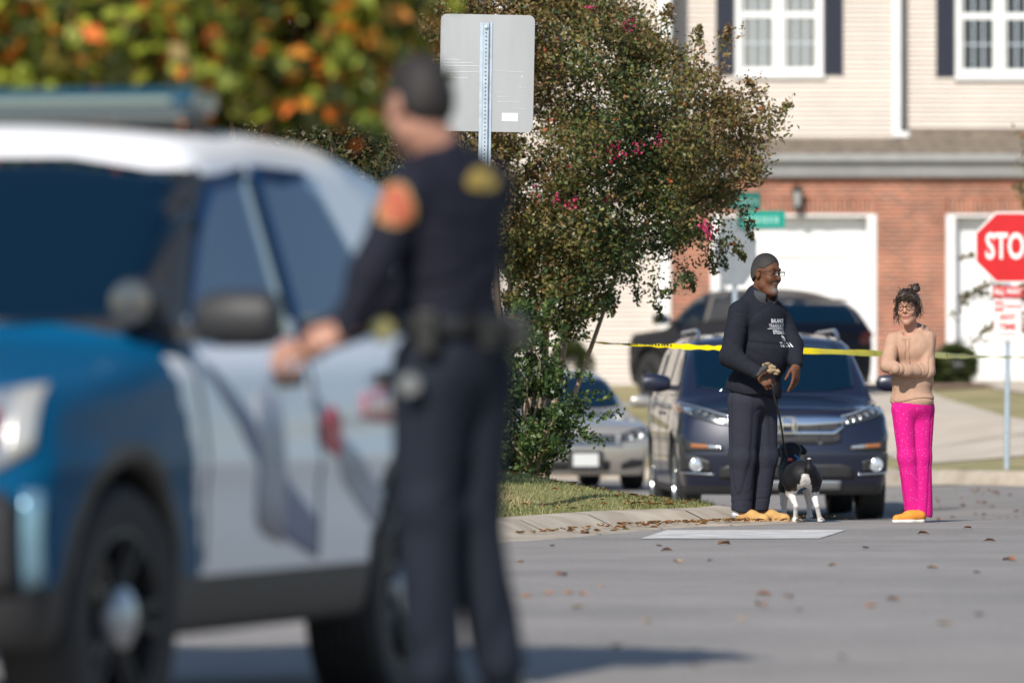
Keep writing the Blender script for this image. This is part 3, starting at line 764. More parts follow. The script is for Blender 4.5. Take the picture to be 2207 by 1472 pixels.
# street-name post with the back of a second stop sign, half hidden by the crepe myrtle
sP = 185.0; YP = F_PX / sP; XP = (1584 - 1103.5) / sP; zP = float(road_z(XP, YP)) + .1
# it stands on the small kerb island left of the drive
t = empty("street_name_sign", (XP, YP, zP), 0, "two crossed green street-name blades on a post above a grey sign back", "sign")
isl = MB(); isl.prism([(.5 * math.cos(a), .5 * math.sin(a) * 1.4) for a in np.linspace(0, 6.28, 17)[:-1]], -.12, .0, 'xy')
isl.build("kerb_base", kerbm, t, bevel=.02)
hP = CAM_H + (YH - 490) / sP - zP
b = MB(); b.tube([(0, .03, 0), (0, .03, hP)], .03, 10); b.build("post", galv, t, smooth=True)
b = MB(); b.prism(octagon(.76), -.012, -.006); b.build("sign_back", mat("grey sign back", (.50, .52, .55), .45, metal=.3, var=.1), t, loc=(0, 0, CAM_H + (YH - 545) / sP - zP), rot=(0, 0, R_(48)))
grn = mat("street sign green", (.0, .28, .21), .4, var=.1, vscale=4)
for (px0, px1, pyc, rz, off) in ((1590, 1692, 473, 0, .04), (1560, 1650, 433, R_(55), .02)):
    wd = (px1 - px0) / sP / (1 if rz == 0 else .72)
    cx = ((px0 + px1) / 2 - 1584) / sP
    b = MB(); b.prism(rrect(wd, .20, .02), -.004, .004); bl = b.build("name_blade", grn, t, loc=(cx, off, CAM_H + (YH - pyc) / sP - zP), rot=(0, 0, rz))
    x = -wd / 2 + .07
    b = MB()
    r_ = random.Random(px0)
    while x < wd / 2 - .06:
        w2 = r_.uniform(.02, .04); b.box((x, -.0055, -.005), (w2 * .45, .002, .085)); x += w2 + .012
    b.build("letter_bar", mat("blade mark", (.45, .72, .64), .4), bl)  # pale upright bars standing in for illegible lettering
# ------------------------------------------------------------------ cars
def prof(pts, sig=.05, x0=-.3, x1=5.6):
    """smoothed profile curve through points"""
    xs = np.linspace(x0, x1, 600); y = np.interp(xs, [p[0] for p in pts], [p[1] for p in pts]); dx = xs[1] - xs[0]
    k = int(max(1, round(sig * 3 / dx))); g = np.exp(-.5 * (np.arange(-k, k + 1) * dx / max(sig, 1e-4)) ** 2); g /= g.sum()
    y = np.convolve(np.pad(y, k, mode='edge'), g, 'valid')
    return lambda t: np.interp(t, xs, y)
class Car:
    """local frame: front bumper at y=0, rear at y=L, x across, z up from the road"""
    def __init__(s, name, loc, rz, label, cat, L, W, low, roof, plan, front, rear, belt, tumble, wheels, wr, res=.03, zb=.22, group=None, archgap=.055):
        s.root = empty(name, loc, rz, label, cat, group); s.L, s.W = L, W
        TL, TG, WP = prof(low, .045), prof(roof, .07), prof(plan, .09)
        FR, RR = prof(front, .05, -.2, 2.2), prof(rear, .05, -.2, 2.2); BL = prof(belt, .1)
        def body(p):
            x, y, z = np.abs(p[:, 0]), p[:, 1], p[:, 2]
            wp = WP(y)
            side = x - (wp - .10 * np.clip((z - .75) / .6, 0, 1) ** 2 - .07 * np.clip((.62 - z) / .4, 0, 1) ** 2 + .012 * np.exp(-((z - .80) / .05) ** 2))
            top = z - (TL(y) - .055 * (x / .9) ** 2)
            fr = FR(z) + .20 * (x / .95) ** 3 - y; rr_ = y - (RR(z) - .14 * (x / .95) ** 3)
            d = smax(smax(top, side, .09), smax(fr, rr_, .02), .08)
            d = smax(d, zb - z, .04)
            bz = BL(y)
            gs = x - (wp - .07 - np.maximum(z - bz, -.2) * tumble)
            g = smax(smax(z - (TG(y) - .05 * (x / .7) ** 2), gs, .10), bz - .25 - z, .03)
            d = smin(d, g, .035)
            for wy in wheels:
                q = np.hypot(y - wy, z - wr) - (wr + archgap)
                d = np.where(x > W / 2 - .34, smax(d, -q, .015), d)
            return d
        s.f = body; s.wheels, s.wr = wheels, wr
        s.V, s.Q = surface(body, (-W / 2 - .06, -.15, zb - .08), (W / 2 + .06, L + .12, max(q[1] for q in roof) + .08), res, dense=True, proj=3)
    def body(s, m, name="body", split=None):
        """split: list of (name, material, fn(centroids)->mask); the rest is the body"""
        c = s.V[s.Q].mean(1); left = np.ones(len(s.Q), bool); out = {}
        for nm, mm, fn in (split or []):
            k = fn(c) & left; left &= ~k
            u, inv = np.unique(s.Q[k], return_inverse=True); out[nm] = mk(nm, s.V[u], inv.reshape(-1, 4), mm, s.root)
        u, inv = np.unique(s.Q[left], return_inverse=True); out[name] = mk(name, s.V[u], inv.reshape(-1, 4), m, s.root)
        s.parts = out; return out[name]
    def panel(s, name, m, lo, hi, view='side', off=.006, n=(24, 10), mirror=True, parent=None, merge=True, thick=.0, one=None, label=None):
        """conforming panel between a lower and an upper polyline (u,v)"""
        us = np.linspace(lo[0][0], lo[-1][0], n[0] + 1)
        ex = sorted(set(list(us) + [q[0] for q in lo + hi])); us = np.array(ex)
        a = np.interp(us, [q[0] for q in lo], [q[1] for q in lo]); b = np.interp(us, [q[0] for q in hi], [q[1] for q in hi])
        t = np.linspace(0, 1, n[1] + 1); Vg = a[:, None] * (1 - t) + b[:, None] * t; Ug = np.repeat(us[:, None], n[1] + 1, 1)
        U, Vv = Ug.ravel(), Vg.ravel(); N_ = len(U)
        if view == 'side': P0 = np.stack([np.full(N_, s.W / 2 + .2), U, Vv], -1); D = np.array([-1., 0, 0]); tm = 1.1
        elif view == 'front': P0 = np.stack([U, np.full(N_, -.4), Vv], -1); D = np.array([0, 1., 0]); tm = 3.2
        elif view == 'rear': P0 = np.stack([U, np.full(N_, s.L + .3), Vv], -1); D = np.array([0, -1., 0]); tm = 2.0
        else: P0 = np.stack([U, Vv, np.full(N_, 2.6)], -1); D = np.array([0, 0, -1.]); tm = 2.4
        P, hit = cast(s.f, P0, D, tm)
        e = .01; g = np.stack([s.f(P + np.eye(3)[k] * e) - s.f(P - np.eye(3)[k] * e) for k in range(3)], -1); g /= np.linalg.norm(g, axis=1)[:, None] + 1e-9
        P = P + g * off
        nu, nv = len(us), n[1] + 1; i, j = np.meshgrid(np.arange(nu - 1), np.arange(nv - 1), indexing='ij'); k = (i * nv + j).ravel()
        F = np.stack([k, k + nv, k + nv + 1, k + 1], -1); F = F[hit[F].all(1)]
        if view == 'side' : pass
        if view in ('rear', ): F = F[:, ::-1]
        res = []
        sets = [(P, F)]
        if mirror and view != 'x':
            Pm = P * np.array([-1., 1, 1]); sets.append((Pm, F[:, ::-1]))
        if one is not None: sets = [sets[one]]
        for (p, f) in sets:
            if view == 'side': f = f
            o = mk(name, p, f, m, parent or s.root, True); res.append(o)
            if label: o["label"] = label
            sm_ = o.modifiers.new("solid", 'SOLIDIFY'); sm_.thickness = max(thick, .004); sm_.offset = -1
        return res
    def wheel(s, x, y, tyre, rim, spokes=5, hub=None, steer=0.0, tw=.24, rimr=.62, dish=.03):
        sg = 1 if x > 0 else -1
        r = s.wr
        t = MB(); w2 = tw / 2
        pr = [(r * rimr, -w2 + .01), (r * .80, -w2), (r * .94, -w2 + .005), (r * .99, -w2 + .03)]
        for k in range(7): pr += [(r, -w2 + .035 + (tw - .07) * k / 6.0), (r - .008, -w2 + .035 + (tw - .07) * (k + .8) / 6.0)] if k < 6 else [(r, w2 - .035)]
        pr += [(r * .99, w2 - .03), (r * .94, w2 - .005), (r * .80, w2), (r * rimr, w2 - .01), (r * rimr - .01, w2 - .03)]
        t.lathe(pr, (0, 0, 0), 'x', 40, sg)
        wh = t.build("wheel", tyre, s.root, smooth=True, loc=(x, y, r), rot=(0, 0, steer))
        k = MB(); k.lathe([(r * rimr + .004, w2 - .012), (r * rimr - .012, w2 - .010), (r * rimr - .02, w2 - .05), (r * rimr - .03, -w2 + .02)], (0, 0, 0), 'x', 40, sg)
        for i in range(spokes):
            a = 2 * math.pi * i / spokes
            for da in (-.10, .10) if spokes <= 6 else (0,):
                ca, sa = math.cos(a + da), math.sin(a + da); ce, se = math.cos(a + da * 1.8), math.sin(a + da * 1.8)
                k.tube([(sg * (w2 - .02 - dish), .05 * ca, .05 * sa), (sg * (w2 - .035), r * rimr * .6 * (ca + ce) / 2, r * rimr * .6 * (sa + se) / 2), (sg * (w2 - .02), (r * rimr - .01) * ce, (r * rimr - .01) * se)], [.024, .02, .018], 6)
        k.lathe([(0, w2 - .005 - dish * .4), (.05, w2 - .01 - dish * .4), (.065, w2 - .03 - dish), (.065, w2 - .08)], (0, 0, 0), 'x', 20, sg)
        k.build("rim", rim, wh, smooth=True)
        k = MB(); k.lathe([(0, .0), (r * rimr - .03, .0)], (0, 0, 0), 'x', 24, sg); k.lathe([(.16, .035), (.16, .05), (.05, .05)], (0, 0, 0), 'x', 24, sg); k.build("brake_disc", mat("brake dark", (.03, .03, .032), .5, metal=.5), wh)
        if hub: h = MB(); h.lathe([(0, w2 + .012), (.05, w2 + .008), (.085, w2 - .01), (.09, w2 - .04)], (0, 0, 0), 'x', 24, sg); h.build("hub_cap", hub, wh, smooth=True)
        return wh
    def mirror(s, x, y, z, m, sg, size=(.25, .17, .17), face=True):
        b = MB(); n = 14; V = []; F = []
        prof_ = [(-.5, .25), (-.42, .75), (-.15, 1), (.25, 1.0), (.45, .88), (.5, .6)]
        for (u, q) in prof_:
            for k in range(n):
                a = 2 * math.pi * k / n; cy = (abs(math.cos(a)) ** .7) * math.copysign(1, math.cos(a)); cz = (abs(math.sin(a)) ** .7) * math.copysign(1, math.sin(a))
                V.append((x + sg * (u * size[0]), y + cy * size[1] * .5 * q, z + cz * size[2] * .5 * q))
        m_ = len(prof_); F = [(i * n + k, i * n + (k + 1) % n, (i + 1) * n + (k + 1) % n, (i + 1) * n + k) for i in range(m_ - 1) for k in range(n)] + [tuple(range(n)), tuple((m_ - 1) * n + k for k in range(n))]
        b.add(V, F)
        b.box((x - sg * size[0] * .62, y + .01, z - size[2] * .25), (.14, .07, .05))
        o = b.build("mirror", m, s.root, smooth=True)
        g = MB(); g.box((x, y + size[1] * .5 + .004, z), (size[0] * .78, .01, size[2] * .72)); g.build("mirror_glass", mat("mirror glass", (.7, .7, .72), .03, metal=1.0), o, bevel=.01)
        return o
tyrem = mat("tyre rubber", (.022, .022, .023), .75, var=.2, vscale=12)
blackp = mat("black plastic", (.025, .025, .027), .55, var=.1, vscale=10)
cglass = mat("car glass", (.0, .009, .022), .03, spec=.5)
chrome = mat("chrome", (.78, .79, .80), .10, metal=1.0)
silv = mat("wheel silver", (.45, .46, .48), .28, metal=.9)
lampc = mat("headlamp lens", (.42, .45, .48), .08, metal=.55, coat=1.0)
lampd = mat("headlamp inner", (.06, .065, .07), .15, metal=.5, coat=1.0)
amber = mat("amber lens", (.32, .12, .045), .2, coat=.4)
redl = mat("red lens", (.5, .02, .02), .2, coat=.6)
seamm = mat("panel gap", (.01, .01, .012), .8)
platem = mat("number plate", (.62, .63, .62), .4)
BELT = [(0, 1.0), (1.2, 1.10), (2.2, 1.13), (3.4, 1.19), (5, 1.25)]

# ---- dark blue SUV facing us behind the pedestrians
paintb = mat("midnight blue paint", (.008, .011, .030), .38, metal=.15, spec=.4, coat=.8, var=.05, vscale=30)
d_ = F_PX / 235.0; xc = (1697 - 1103.5) / 235.0
SUV_LOW = [(-.1, .95), (0, .98), (.12, 1.045), (.5, 1.10), (1.05, 1.16), (1.25, 1.18), (4.0, 1.22), (4.7, 1.2), (4.95, 1.1)]
SUV_ROOF = [(-.2, .3), (1.02, 1.10), (1.15, 1.18), (1.75, 1.62), (1.98, 1.72), (2.6, 1.765), (3.4, 1.76), (4.3, 1.69), (4.48, 1.60), (4.85, 1.15), (5.0, .8)]
c = Car("parked_suv", (xc, d_, float(road_z(xc, 66)) + .005), R_(3.0), "dark blue parked SUV facing the camera, right behind the man and the dog", "car", 4.95, 1.99, SUV_LOW, SUV_ROOF,
        [(-.1, .88), (.12, .93), (.5, .975), (.95, .99), (3.9, .99), (4.5, .96), (5.0, .9)], [(-.2, .22), (.25, .14), (.38, .04), (.62, .0), (.80, .035), (1.0, .10), (1.3, .3)],
        [(-.2, 4.8), (.4, 4.93), (.8, 4.95), (1.1, 4.9), (2, 4.8)], BELT, .30, (.96, 3.78), .375, res=.03, zb=.25)
c.body(paintb, split=[("lower_cladding", blackp, lambda p: (p[:, 2] < .335) | ((np.abs(p[:, 0]) > .5) & ((np.hypot(p[:, 1] - .96, p[:, 2] - .375) < .475) | (np.hypot(p[:, 1] - 3.78, p[:, 2] - .375) < .475)) & (p[:, 2] < .85)))])
c.panel("windscreen", cglass, [(-.74, 1.235), (-.5, 1.20), (0, 1.19), (.5, 1.20), (.74, 1.235)], [(-.60, 1.60), (-.5, 1.625), (0, 1.655), (.5, 1.625), (.60, 1.60)], 'front', .008, (30, 14), mirror=False)
for nm, a, b, (i0, i1) in (("side_window", [(1.55, 1.19), (2.45, 1.21)], [(1.55, 1.25), (1.80, 1.50), (1.98, 1.60), (2.45, 1.66)], (0, 1)), ("side_window", [(2.56, 1.215), (3.4, 1.24)], [(2.56, 1.66), (3.4, 1.655)], (0, 1)), ("side_window", [(3.5, 1.245), (4.35, 1.28)], [(3.5, 1.65), (4.1, 1.62), (4.35, 1.50)], (0, 1))):
    c.panel(nm, cglass, a, b, 'side', .006, (14, 8))
c.panel("window_trim", chrome, [(1.5, 1.16), (4.4, 1.245)], [(1.5, 1.18), (4.4, 1.265)], 'side', .010, (20, 1))
# nose
gr = c.panel("grille", blackp, [(-.50, .74), (-.40, .715), (.40, .715), (.50, .74)], [(-.50, .90), (-.3, .925), (.3, .925), (.50, .90)], 'front', .010, (40, 6), mirror=False)[0]
c.panel("grille_bar", chrome, [(-.56, .925), (-.45, .895), (-.20, .875), (.20, .875), (.45, .895), (.56, .925)], [(-.56, .955), (-.45, .965), (-.3, .972), (.3, .972), (.45, .965), (.56, .955)], 'front', .020, (40, 3), mirror=False, parent=gr)
c.panel("grille_bar", chrome, [(-.52, .865), (-.44, .80), (.44, .80), (.52, .865)], [(-.52, .885), (-.42, .835), (.42, .835), (.52, .885)], 'front', .024, (40, 2), mirror=False, parent=gr)
for z in (.745, .77, .85): c.panel("grille_slat", mat("slat grey", (.12, .12, .13), .3, metal=.7), [(-.42, z), (.42, z)], [(-.42, z + .008), (.42, z + .008)], 'front', .016, (30, 1), mirror=False, parent=gr)
b = MB(); b.box((-.052, -.012, .892), (.016, .016, .105)); b.box((.052, -.012, .892), (.016, .016, .105)); b.box((0, -.012, .892), (.09, .014, .018))
for k in range(20):
    a0, a1 = 2 * math.pi * k / 20, 2 * math.pi * (k + 1) / 20
    b.tube([(.088 * math.copysign(abs(math.cos(a0)) ** .6, math.cos(a0)), -.006, .892 + .072 * math.copysign(abs(math.sin(a0)) ** .6, math.sin(a0))), (.088 * math.copysign(abs(math.cos(a1)) ** .6, math.cos(a1)), -.006, .892 + .072 * math.copysign(abs(math.sin(a1)) ** .6, math.sin(a1)))], .007, 6)
em = b.build("emblem", chrome, c.root, smooth=True)
hl = c.panel("headlamp", lampd, [(.50, .885), (.62, .895), (.80, .945), (.93, 1.0)], [(.50, .955), (.62, .985), (.80, 1.045), (.93, 1.085)], 'front', .010, (20, 6))
for o in hl:
    sg = 1 if o is hl[0] else -1
    for k in range(5):
        u = .55 + k * .062; v = .915 + k * .021; P, _ = cast(c.f, np.array([[sg * u, -.4, v + .008]]), np.array([0, 1., 0]), 2.0)
        q = MB(); q.lathe([(0, -.002), (.014, -.006), (.024, -.012), (.027, -.004)], (0, 0, 0), 'y', 14); q.build("led_reflector", chrome, o, smooth=True, loc=(P[0][0], P[0][1] - .008, P[0][2]))
    for (lo_, hi_) in (([(.50, .957), (.62, .985), (.80, 1.045), (.90, 1.075)], [(.50, .969), (.62, .998), (.80, 1.058), (.90, 1.088)]), ([(.86, .985), (.93, 1.02)], [(.86, 1.06), (.93, 1.08)])):
        c.panel("light_strip", lampc, lo_, hi_, 'front', .014, (16, 2), one=0 if sg == 1 else 1, parent=o)
    c.panel("side_reflector", redl if False else amber, [(.935, 1.0), (.96, 1.02)], [(.935, 1.075), (.96, 1.085)], 'front', .012, (3, 3), one=0 if sg == 1 else 1, parent=o)
c.panel("bumper_vent", blackp, [(.58, .655), (.93, .65)], [(.58, .70), (.70, .72), (.93, .75)], 'front', .009, (14, 4))
c.panel("marker_lamp", lampc, [(.60, .672), (.72, .675)], [(.60, .70), (.72, .712)], 'front', .016, (8, 2)); c.panel("turn_lamp", amber, [(.725, .675), (.87, .682)], [(.725, .712), (.87, .72)], 'front', .016, (8, 2))
c.panel("fog_recess", blackp, [(.70, .46), (.95, .46)], [(.70, .56), (.84, .61), (.95, .63)], 'front', .008, (12, 4))
c.panel("chrome_blade", chrome, [(.66, .435), (.95, .45)], [(.66, .448), (.95, .465)], 'front', .016, (12, 1))
c.panel("lower_grille", blackp, [(-.62, .40), (.62, .40)], [(-.62, .50), (-.5, .535), (.5, .535), (.62, .50)], 'front', .008, (20, 4), mirror=False)
c.panel("skid_plate", mat("skid silver", (.42, .43, .45), .35, metal=.7), [(-.50, .30), (.50, .30)], [(-.60, .385), (.60, .385)] if False else [(-.50, .385), (.50, .385)], 'front', .012, (20, 3), mirror=False)
for sg in (1, -1):
    P, _ = cast(c.f, np.array([[sg * .83, -.4, .53]]), np.array([0, 1., 0]), 2.0)
    b = MB(); b.lathe([(0, -.024), (.04, -.022), (.054, -.014), (.062, -.022), (.064, .02)], (0, 0, 0), 'y', 22); b.build("fog_lamp", mat("fog lens", (.75, .78, .8), .12, metal=.7, coat=1), c.root, smooth=True, loc=(sg * .83, P[0][1] - .012, .53))
    c.mirror(sg * 1.10, 1.42, 1.275, paintb, sg, (.27, .18, .17))
    b = MB(); b.tube([(sg * .66, 1.95, 1.69), (sg * .655, 2.08, 1.755), (sg * .66, 2.3, 1.775), (sg * .66, 3.9, 1.76), (sg * .64, 4.1, 1.72)], .018, 8); b.build("roof_rail", silv, c.root, smooth=True)
    for y in c.wheels: c.wheel(sg * .855, y, tyrem, silv, 5)
    for y in (1.50, 2.5, 3.45): c.panel("door_seam", seamm, [(y, .42), (y + .012, .42)], [(y, 1.15), (y + .012, 1.15)], 'side', .003, (1, 16), one=0 if sg == 1 else 1)
    c.panel("door_handle", paintb, [(2.25, .98), (2.42, .98)], [(2.25, 1.01), (2.42, 1.01)], 'side', .03, (6, 2), one=0 if sg == 1 else 1, thick=.02)
b = MB(); b.box((0, -.005, .60), (.30, .012, .15)); b.build("plate_mount", blackp, c.root)
c.panel("hood_seam", seamm, [(-.80, 1.035), (0, 1.0), (.80, 1.035)], [(-.80, 1.043), (0, 1.008), (.80, 1.043)], 'front', .003, (30, 1), mirror=False)

# ---- silver sedan
paints = mat("champagne silver paint", (.46, .43, .39), .32, metal=.55, coat=.9, var=.04, vscale=30)
sd_ = 182.0; xc = (1252 - 1103.5) / sd_; d_ = F_PX / sd_
SED_LOW = [(-.1, .66), (0, .70), (.15, .78), (.5, .86), (1.2, .955), (1.4, .97), (3.8, 1.02), (4.6, 1.02), (4.85, .9)]
SED_ROOF = [(-.2, .2), (1.15, .88), (1.3, .97), (2.1, 1.37), (2.45, 1.45), (3.0, 1.46), (3.6, 1.36), (4.2, 1.08), (4.5, .9), (5, .6)]
c = Car("parked_sedan", (xc, d_, -.355), R_(10), "silver parked sedan half hidden behind the green shrub, facing the camera", "car", 4.85, 1.85, SED_LOW, SED_ROOF,
        [(-.1, .80), (.15, .86), (.6, .905), (1.0, .92), (3.9, .92), (4.5, .88), (4.9, .8)], [(-.2, .2), (.2, .10), (.35, .02), (.5, .0), (.66, .03), (.8, .12), (1.3, .5)],
        [(-.2, 4.7), (.4, 4.83), (.8, 4.85), (1.1, 4.8), (2, 4.6)], [(0, .85), (1.4, .97), (3.4, 1.02), (5, 1.05)], .38, (.95, 3.72), .33, res=.03, zb=.18)
c.body(paints)
c.panel("windscreen", cglass, [(-.74, 1.0), (-.5, .975), (.5, .975), (.74, 1.0)], [(-.56, 1.33), (-.4, 1.355), (.4, 1.355), (.56, 1.33)], 'front', .008, (30, 14), mirror=False)
c.panel("side_window", cglass, [(1.75, .99), (2.7, 1.01)], [(1.75, 1.04), (2.2, 1.30), (2.7, 1.37)], 'side', .006, (14, 8)); c.panel("side_window", cglass, [(2.8, 1.01), (3.75, 1.05)], [(2.8, 1.37), (3.3, 1.32), (3.75, 1.12)], 'side', .006, (14, 8))
gr = c.panel("grille", blackp, [(-.42, .555), (.42, .555)], [(-.46, .665), (.46, .665)] if False else [(-.42, .665), (.42, .665)], 'front', .008, (30, 6), mirror=False)[0]
for z in (.58, .605, .63): c.panel("grille_slat", chrome, [(-.40, z), (.40, z)], [(-.40, z + .009), (.40, z + .009)], 'front', .016, (24, 1), mirror=False, parent=gr)
c.panel("grille_bar", chrome, [(-.50, .535), (.50, .535)], [(-.50, .56), (.50, .56)], 'front', .022, (24, 2), mirror=False, parent=gr)
b = MB(); b.box((-.045, -.005, .61), (.014, .016, .09)); b.box((.045, -.005, .61), (.014, .016, .09)); b.box((0, -.005, .61), (.08, .014, .016)); b.build("emblem", chrome, c.root, loc=(0, .01, 0))
hl = c.panel("headlamp", lampd, [(.47, .575), (.65, .60), (.84, .66)], [(.47, .66), (.65, .72), (.84, .76)], 'front', .008, (16, 6))
for o in hl:
    sg = 1 if o is hl[0] else -1
    for u, v, r_ in ((.60, .645, .04), (.72, .675, .045), (.80, .70, .03)):
        P, _ = cast(c.f, np.array([[sg * u, -.4, v]]), np.array([0, 1., 0]), 2.0); q = MB(); q.lathe([(0, 0), (r_ * .6, -.006), (r_, -.02), (r_ * 1.1, -.01)], (0, 0, 0), 'y', 16); q.build("lamp_reflector", chrome, o, smooth=True, loc=(P[0][0], P[0][1] - .004, P[0][2]))
b = MB(); b.box((.05, -.03, .36), (.42, .02, .24)); pl = b.build("plate_holder", blackp, c.root, bevel=.005); b = MB(); b.prism(rrect(.305, .152, .01), -.046, -.041); b.build("number_plate", platem, pl, loc=(.05, 0, .37))
c.panel("lower_grille", blackp, [(-.36, .25), (.36, .25)], [(-.42, .36), (.42, .36)] if False else [(-.36, .36), (.36, .36)], 'front', .008, (20, 3), mirror=False)
c.panel("fog_recess", blackp, [(.50, .26), (.78, .30)], [(.50, .33), (.62, .38), (.78, .37)], 'front', .008, (10, 3))
for sg in (1, -1):
    c.mirror(sg * 1.02, 1.6, 1.06, paints, sg, (.25, .16, .15))
    for y in c.wheels: c.wheel(sg * .80, y, tyrem, silv, 7, tw=.215)
    c.panel("door_seam", seamm, [(1.45, .30), (1.462, .30)], [(1.45, .96), (1.462, .96)], 'side', .003, (1, 12), one=0 if sg == 1 else 1)

# ---- black SUV parked by the garage
paintk = mat("black paint", (.003, .0045, .010), .35, spec=.12, coat=.15)
c = Car("parked_suv", (2.46, 105.2, .0), R_(207), "black parked SUV on the drive, nose towards the left garage door", "car", 4.6, 1.88,
        [(-.1, .98), (0, 1.02), (.15, 1.08), (1.1, 1.14), (1.25, 1.15), (4.0, 1.18), (4.6, 1.1)], [(-.2, .3), (1.1, 1.05), (1.2, 1.14), (1.85, 1.58), (2.2, 1.68), (3.0, 1.69), (3.9, 1.55), (4.2, 1.44), (4.55, 1.1), (4.8, .7)],
        [(-.1, .84), (.15, .90), (.6, .93), (4.0, .94), (4.6, .86)], [(-.2, .15), (.3, .05), (.6, .0), (.95, .04), (1.3, .3)], [(-.2, 4.45), (.4, 4.58), (.9, 4.6), (1.1, 4.5), (2, 4.4)], BELT, .30, (.9, 3.6), .38, res=.035, zb=.28)
c.root.location.z = float(yard2(np.array([3.4]), np.array([103.0]))[0]) - .09
c.body(paintk, split=[("lower_cladding", blackp, lambda p: p[:, 2] < .40)])
c.panel("windscreen", cglass, [(-.70, 1.19), (.70, 1.19)], [(-.54, 1.58), (0, 1.62), (.54, 1.58)] if False else [(-.70, 1.2), (-.54, 1.58), (0, 1.62), (.54, 1.58), (.70, 1.2)], 'front', .008, (24, 12), mirror=False)
c.panel("side_window", cglass, [(1.62, 1.16), (2.4, 1.18)], [(1.62, 1.22), (2.0, 1.52), (2.4, 1.60)], 'side', .006, (14, 8)); c.panel("side_window", cglass, [(2.5, 1.18), (4.0, 1.24)], [(2.5, 1.60), (3.1, 1.60), (3.7, 1.50), (4.0, 1.34)], 'side', .006, (14, 8))
c.panel("rear_window", cglass, [(-.68, 1.16), (.68, 1.16)], [(-.56, 1.47), (.56, 1.47)], 'rear', .010, (20, 8), mirror=False); c.panel("tail_lamp", mat("smoked red lens", (.06, .006, .008), .3), [(.62, .86), (.86, .86)], [(.62, 1.02), (.86, 1.04)], 'rear', .010, (8, 4)); c.panel("number_plate", platem, [(-.16, .72), (.16, .72)], [(-.16, .86), (.16, .86)], 'rear', .012, (4, 2), mirror=False)
c.panel("headlamp", lampd, [(.55, .88), (.84, .92)], [(.55, .97), (.84, 1.03)], 'front', .008, (10, 4)); c.panel("grille", blackp, [(-.5, .72), (.5, .72)], [(-.5, .95), (.5, .95)], 'front', .010, (16, 4), mirror=False)
for sg in (1, -1):
    c.mirror(sg * 1.04, 1.5, 1.24, paintk, sg, (.24, .16, .16))
    for y in c.wheels: c.wheel(sg * .82, y, tyrem, mat("dark rim", (.10, .10, .11), .3, metal=.8), 6)

# ---- police SUV in front on the left
pblue = mat("police blue paint", (.0, .072, .17), .5, spec=.12, coat=.05, var=.04, vscale=20)
pwhite = mat("police white paint", (.84, .84, .85), .4, spec=.3, coat=.3)
ppos = (-2.235, 18.93, -.072)
P_LOW = [(-.1, .92), (0, .99), (.12, 1.06), (.55, 1.11), (1.2, 1.17), (1.35, 1.18), (4.0, 1.22), (4.75, 1.2), (5.0, 1.1)]
P_ROOF = [(-.2, .3), (1.08, 1.10), (1.22, 1.18), (1.95, 1.67), (2.2, 1.80), (2.8, 1.845), (3.6, 1.83), (4.3, 1.73), (4.6, 1.55), (4.95, 1.1), (5.1, .8)]
c = Car("police_suv", ppos, R_(-15), "blue and white police SUV with roof light bar, beside the officer", "police car", 5.0, 2.0, P_LOW, P_ROOF,
        [(-.1, .86), (.15, .93), (.5, .98), (.95, 1.0), (3.9, 1.0), (4.5, .97), (5.05, .9)], [(-.2, .22), (.25, .12), (.38, .03), (.62, .0), (.85, .03), (1.0, .09), (1.3, .3)],
        [(-.2, 4.85), (.4, 4.98), (.8, 5.0), (1.1, 4.95), (2, 4.8)], [(0, 1.0), (1.2, 1.10), (2.2, 1.12), (3.4, 1.18), (5, 1.25)], .30, (.81, 3.67), .375, res=.03, zb=.30)
def door_front(z): return 1.26 + np.clip((1.15 - z) * .30, 0, .5)
c.body(pblue, split=[("lower_cladding", blackp, lambda p: (p[:, 2] < .47) & (p[:, 1] > .12) | (p[:, 2] < .40) | ((np.abs(p[:, 0]) > .6) & (p[:, 2] < .88) & ((np.hypot(p[:, 1] - .81, p[:, 2] - .375) < .50) | (np.hypot(p[:, 1] - 3.67, p[:, 2] - .375) < .50)))),
                     ("roof", pwhite, lambda p: (p[:, 2] > 1.665) & (p[:, 1] > 1.85)),
                     ("rear_pillar", pwhite, lambda p: (p[:, 2] > 1.20) & (p[:, 1] > 3.45)),
                     ("door_panel", pwhite, lambda p: (np.abs(p[:, 0]) > .80) & (p[:, 2] < np.where(p[:, 1] < 1.6, 1.11, 1.22)) & (p[:, 1] > door_front(p[:, 2])) & (p[:, 1] < 4.1)),
                     ("rear_quarter", pwhite, lambda p: p[:, 1] > 3.3),
                     ("pillar", blackp, lambda p: (p[:, 2] > 1.16) & (p[:, 1] > 1.3) & (p[:, 1] < 3.6))])
c.panel("windscreen", cglass, [(-.80, 1.22), (-.5, 1.195), (.5, 1.195), (.80, 1.22)], [(-.66, 1.66), (-.4, 1.70), (.4, 1.70), (.66, 1.66)], 'front', .008, (30, 14), mirror=False)
cg2 = mat("side glass", (.003, .030, .095), .04, spec=.16)
pg = c.panel("side_window", cg2, [(1.62, 1.15), (2.58, 1.175)], [(1.62, 1.20), (1.98, 1.51), (2.2, 1.64), (2.58, 1.69)], 'side', .007, (14, 8))
c.panel("side_window", cg2, [(2.66, 1.175), (3.62, 1.205)], [(2.66, 1.695), (3.2, 1.69), (3.30, 1.65), (3.62, 1.27)], 'side', .007, (14, 8))
c.panel("quarter_window", cg2, [(3.98, 1.24), (4.55, 1.27)], [(3.98, 1.45), (4.06, 1.60), (4.3, 1.59), (4.55, 1.42)], 'side', .007, (12, 6))
c.panel("rear_window", cglass, [(-.6, 1.27), (.6, 1.27)], [(-.52, 1.52), (.52, 1.52)], 'rear', .008, (16, 6), mirror=False)
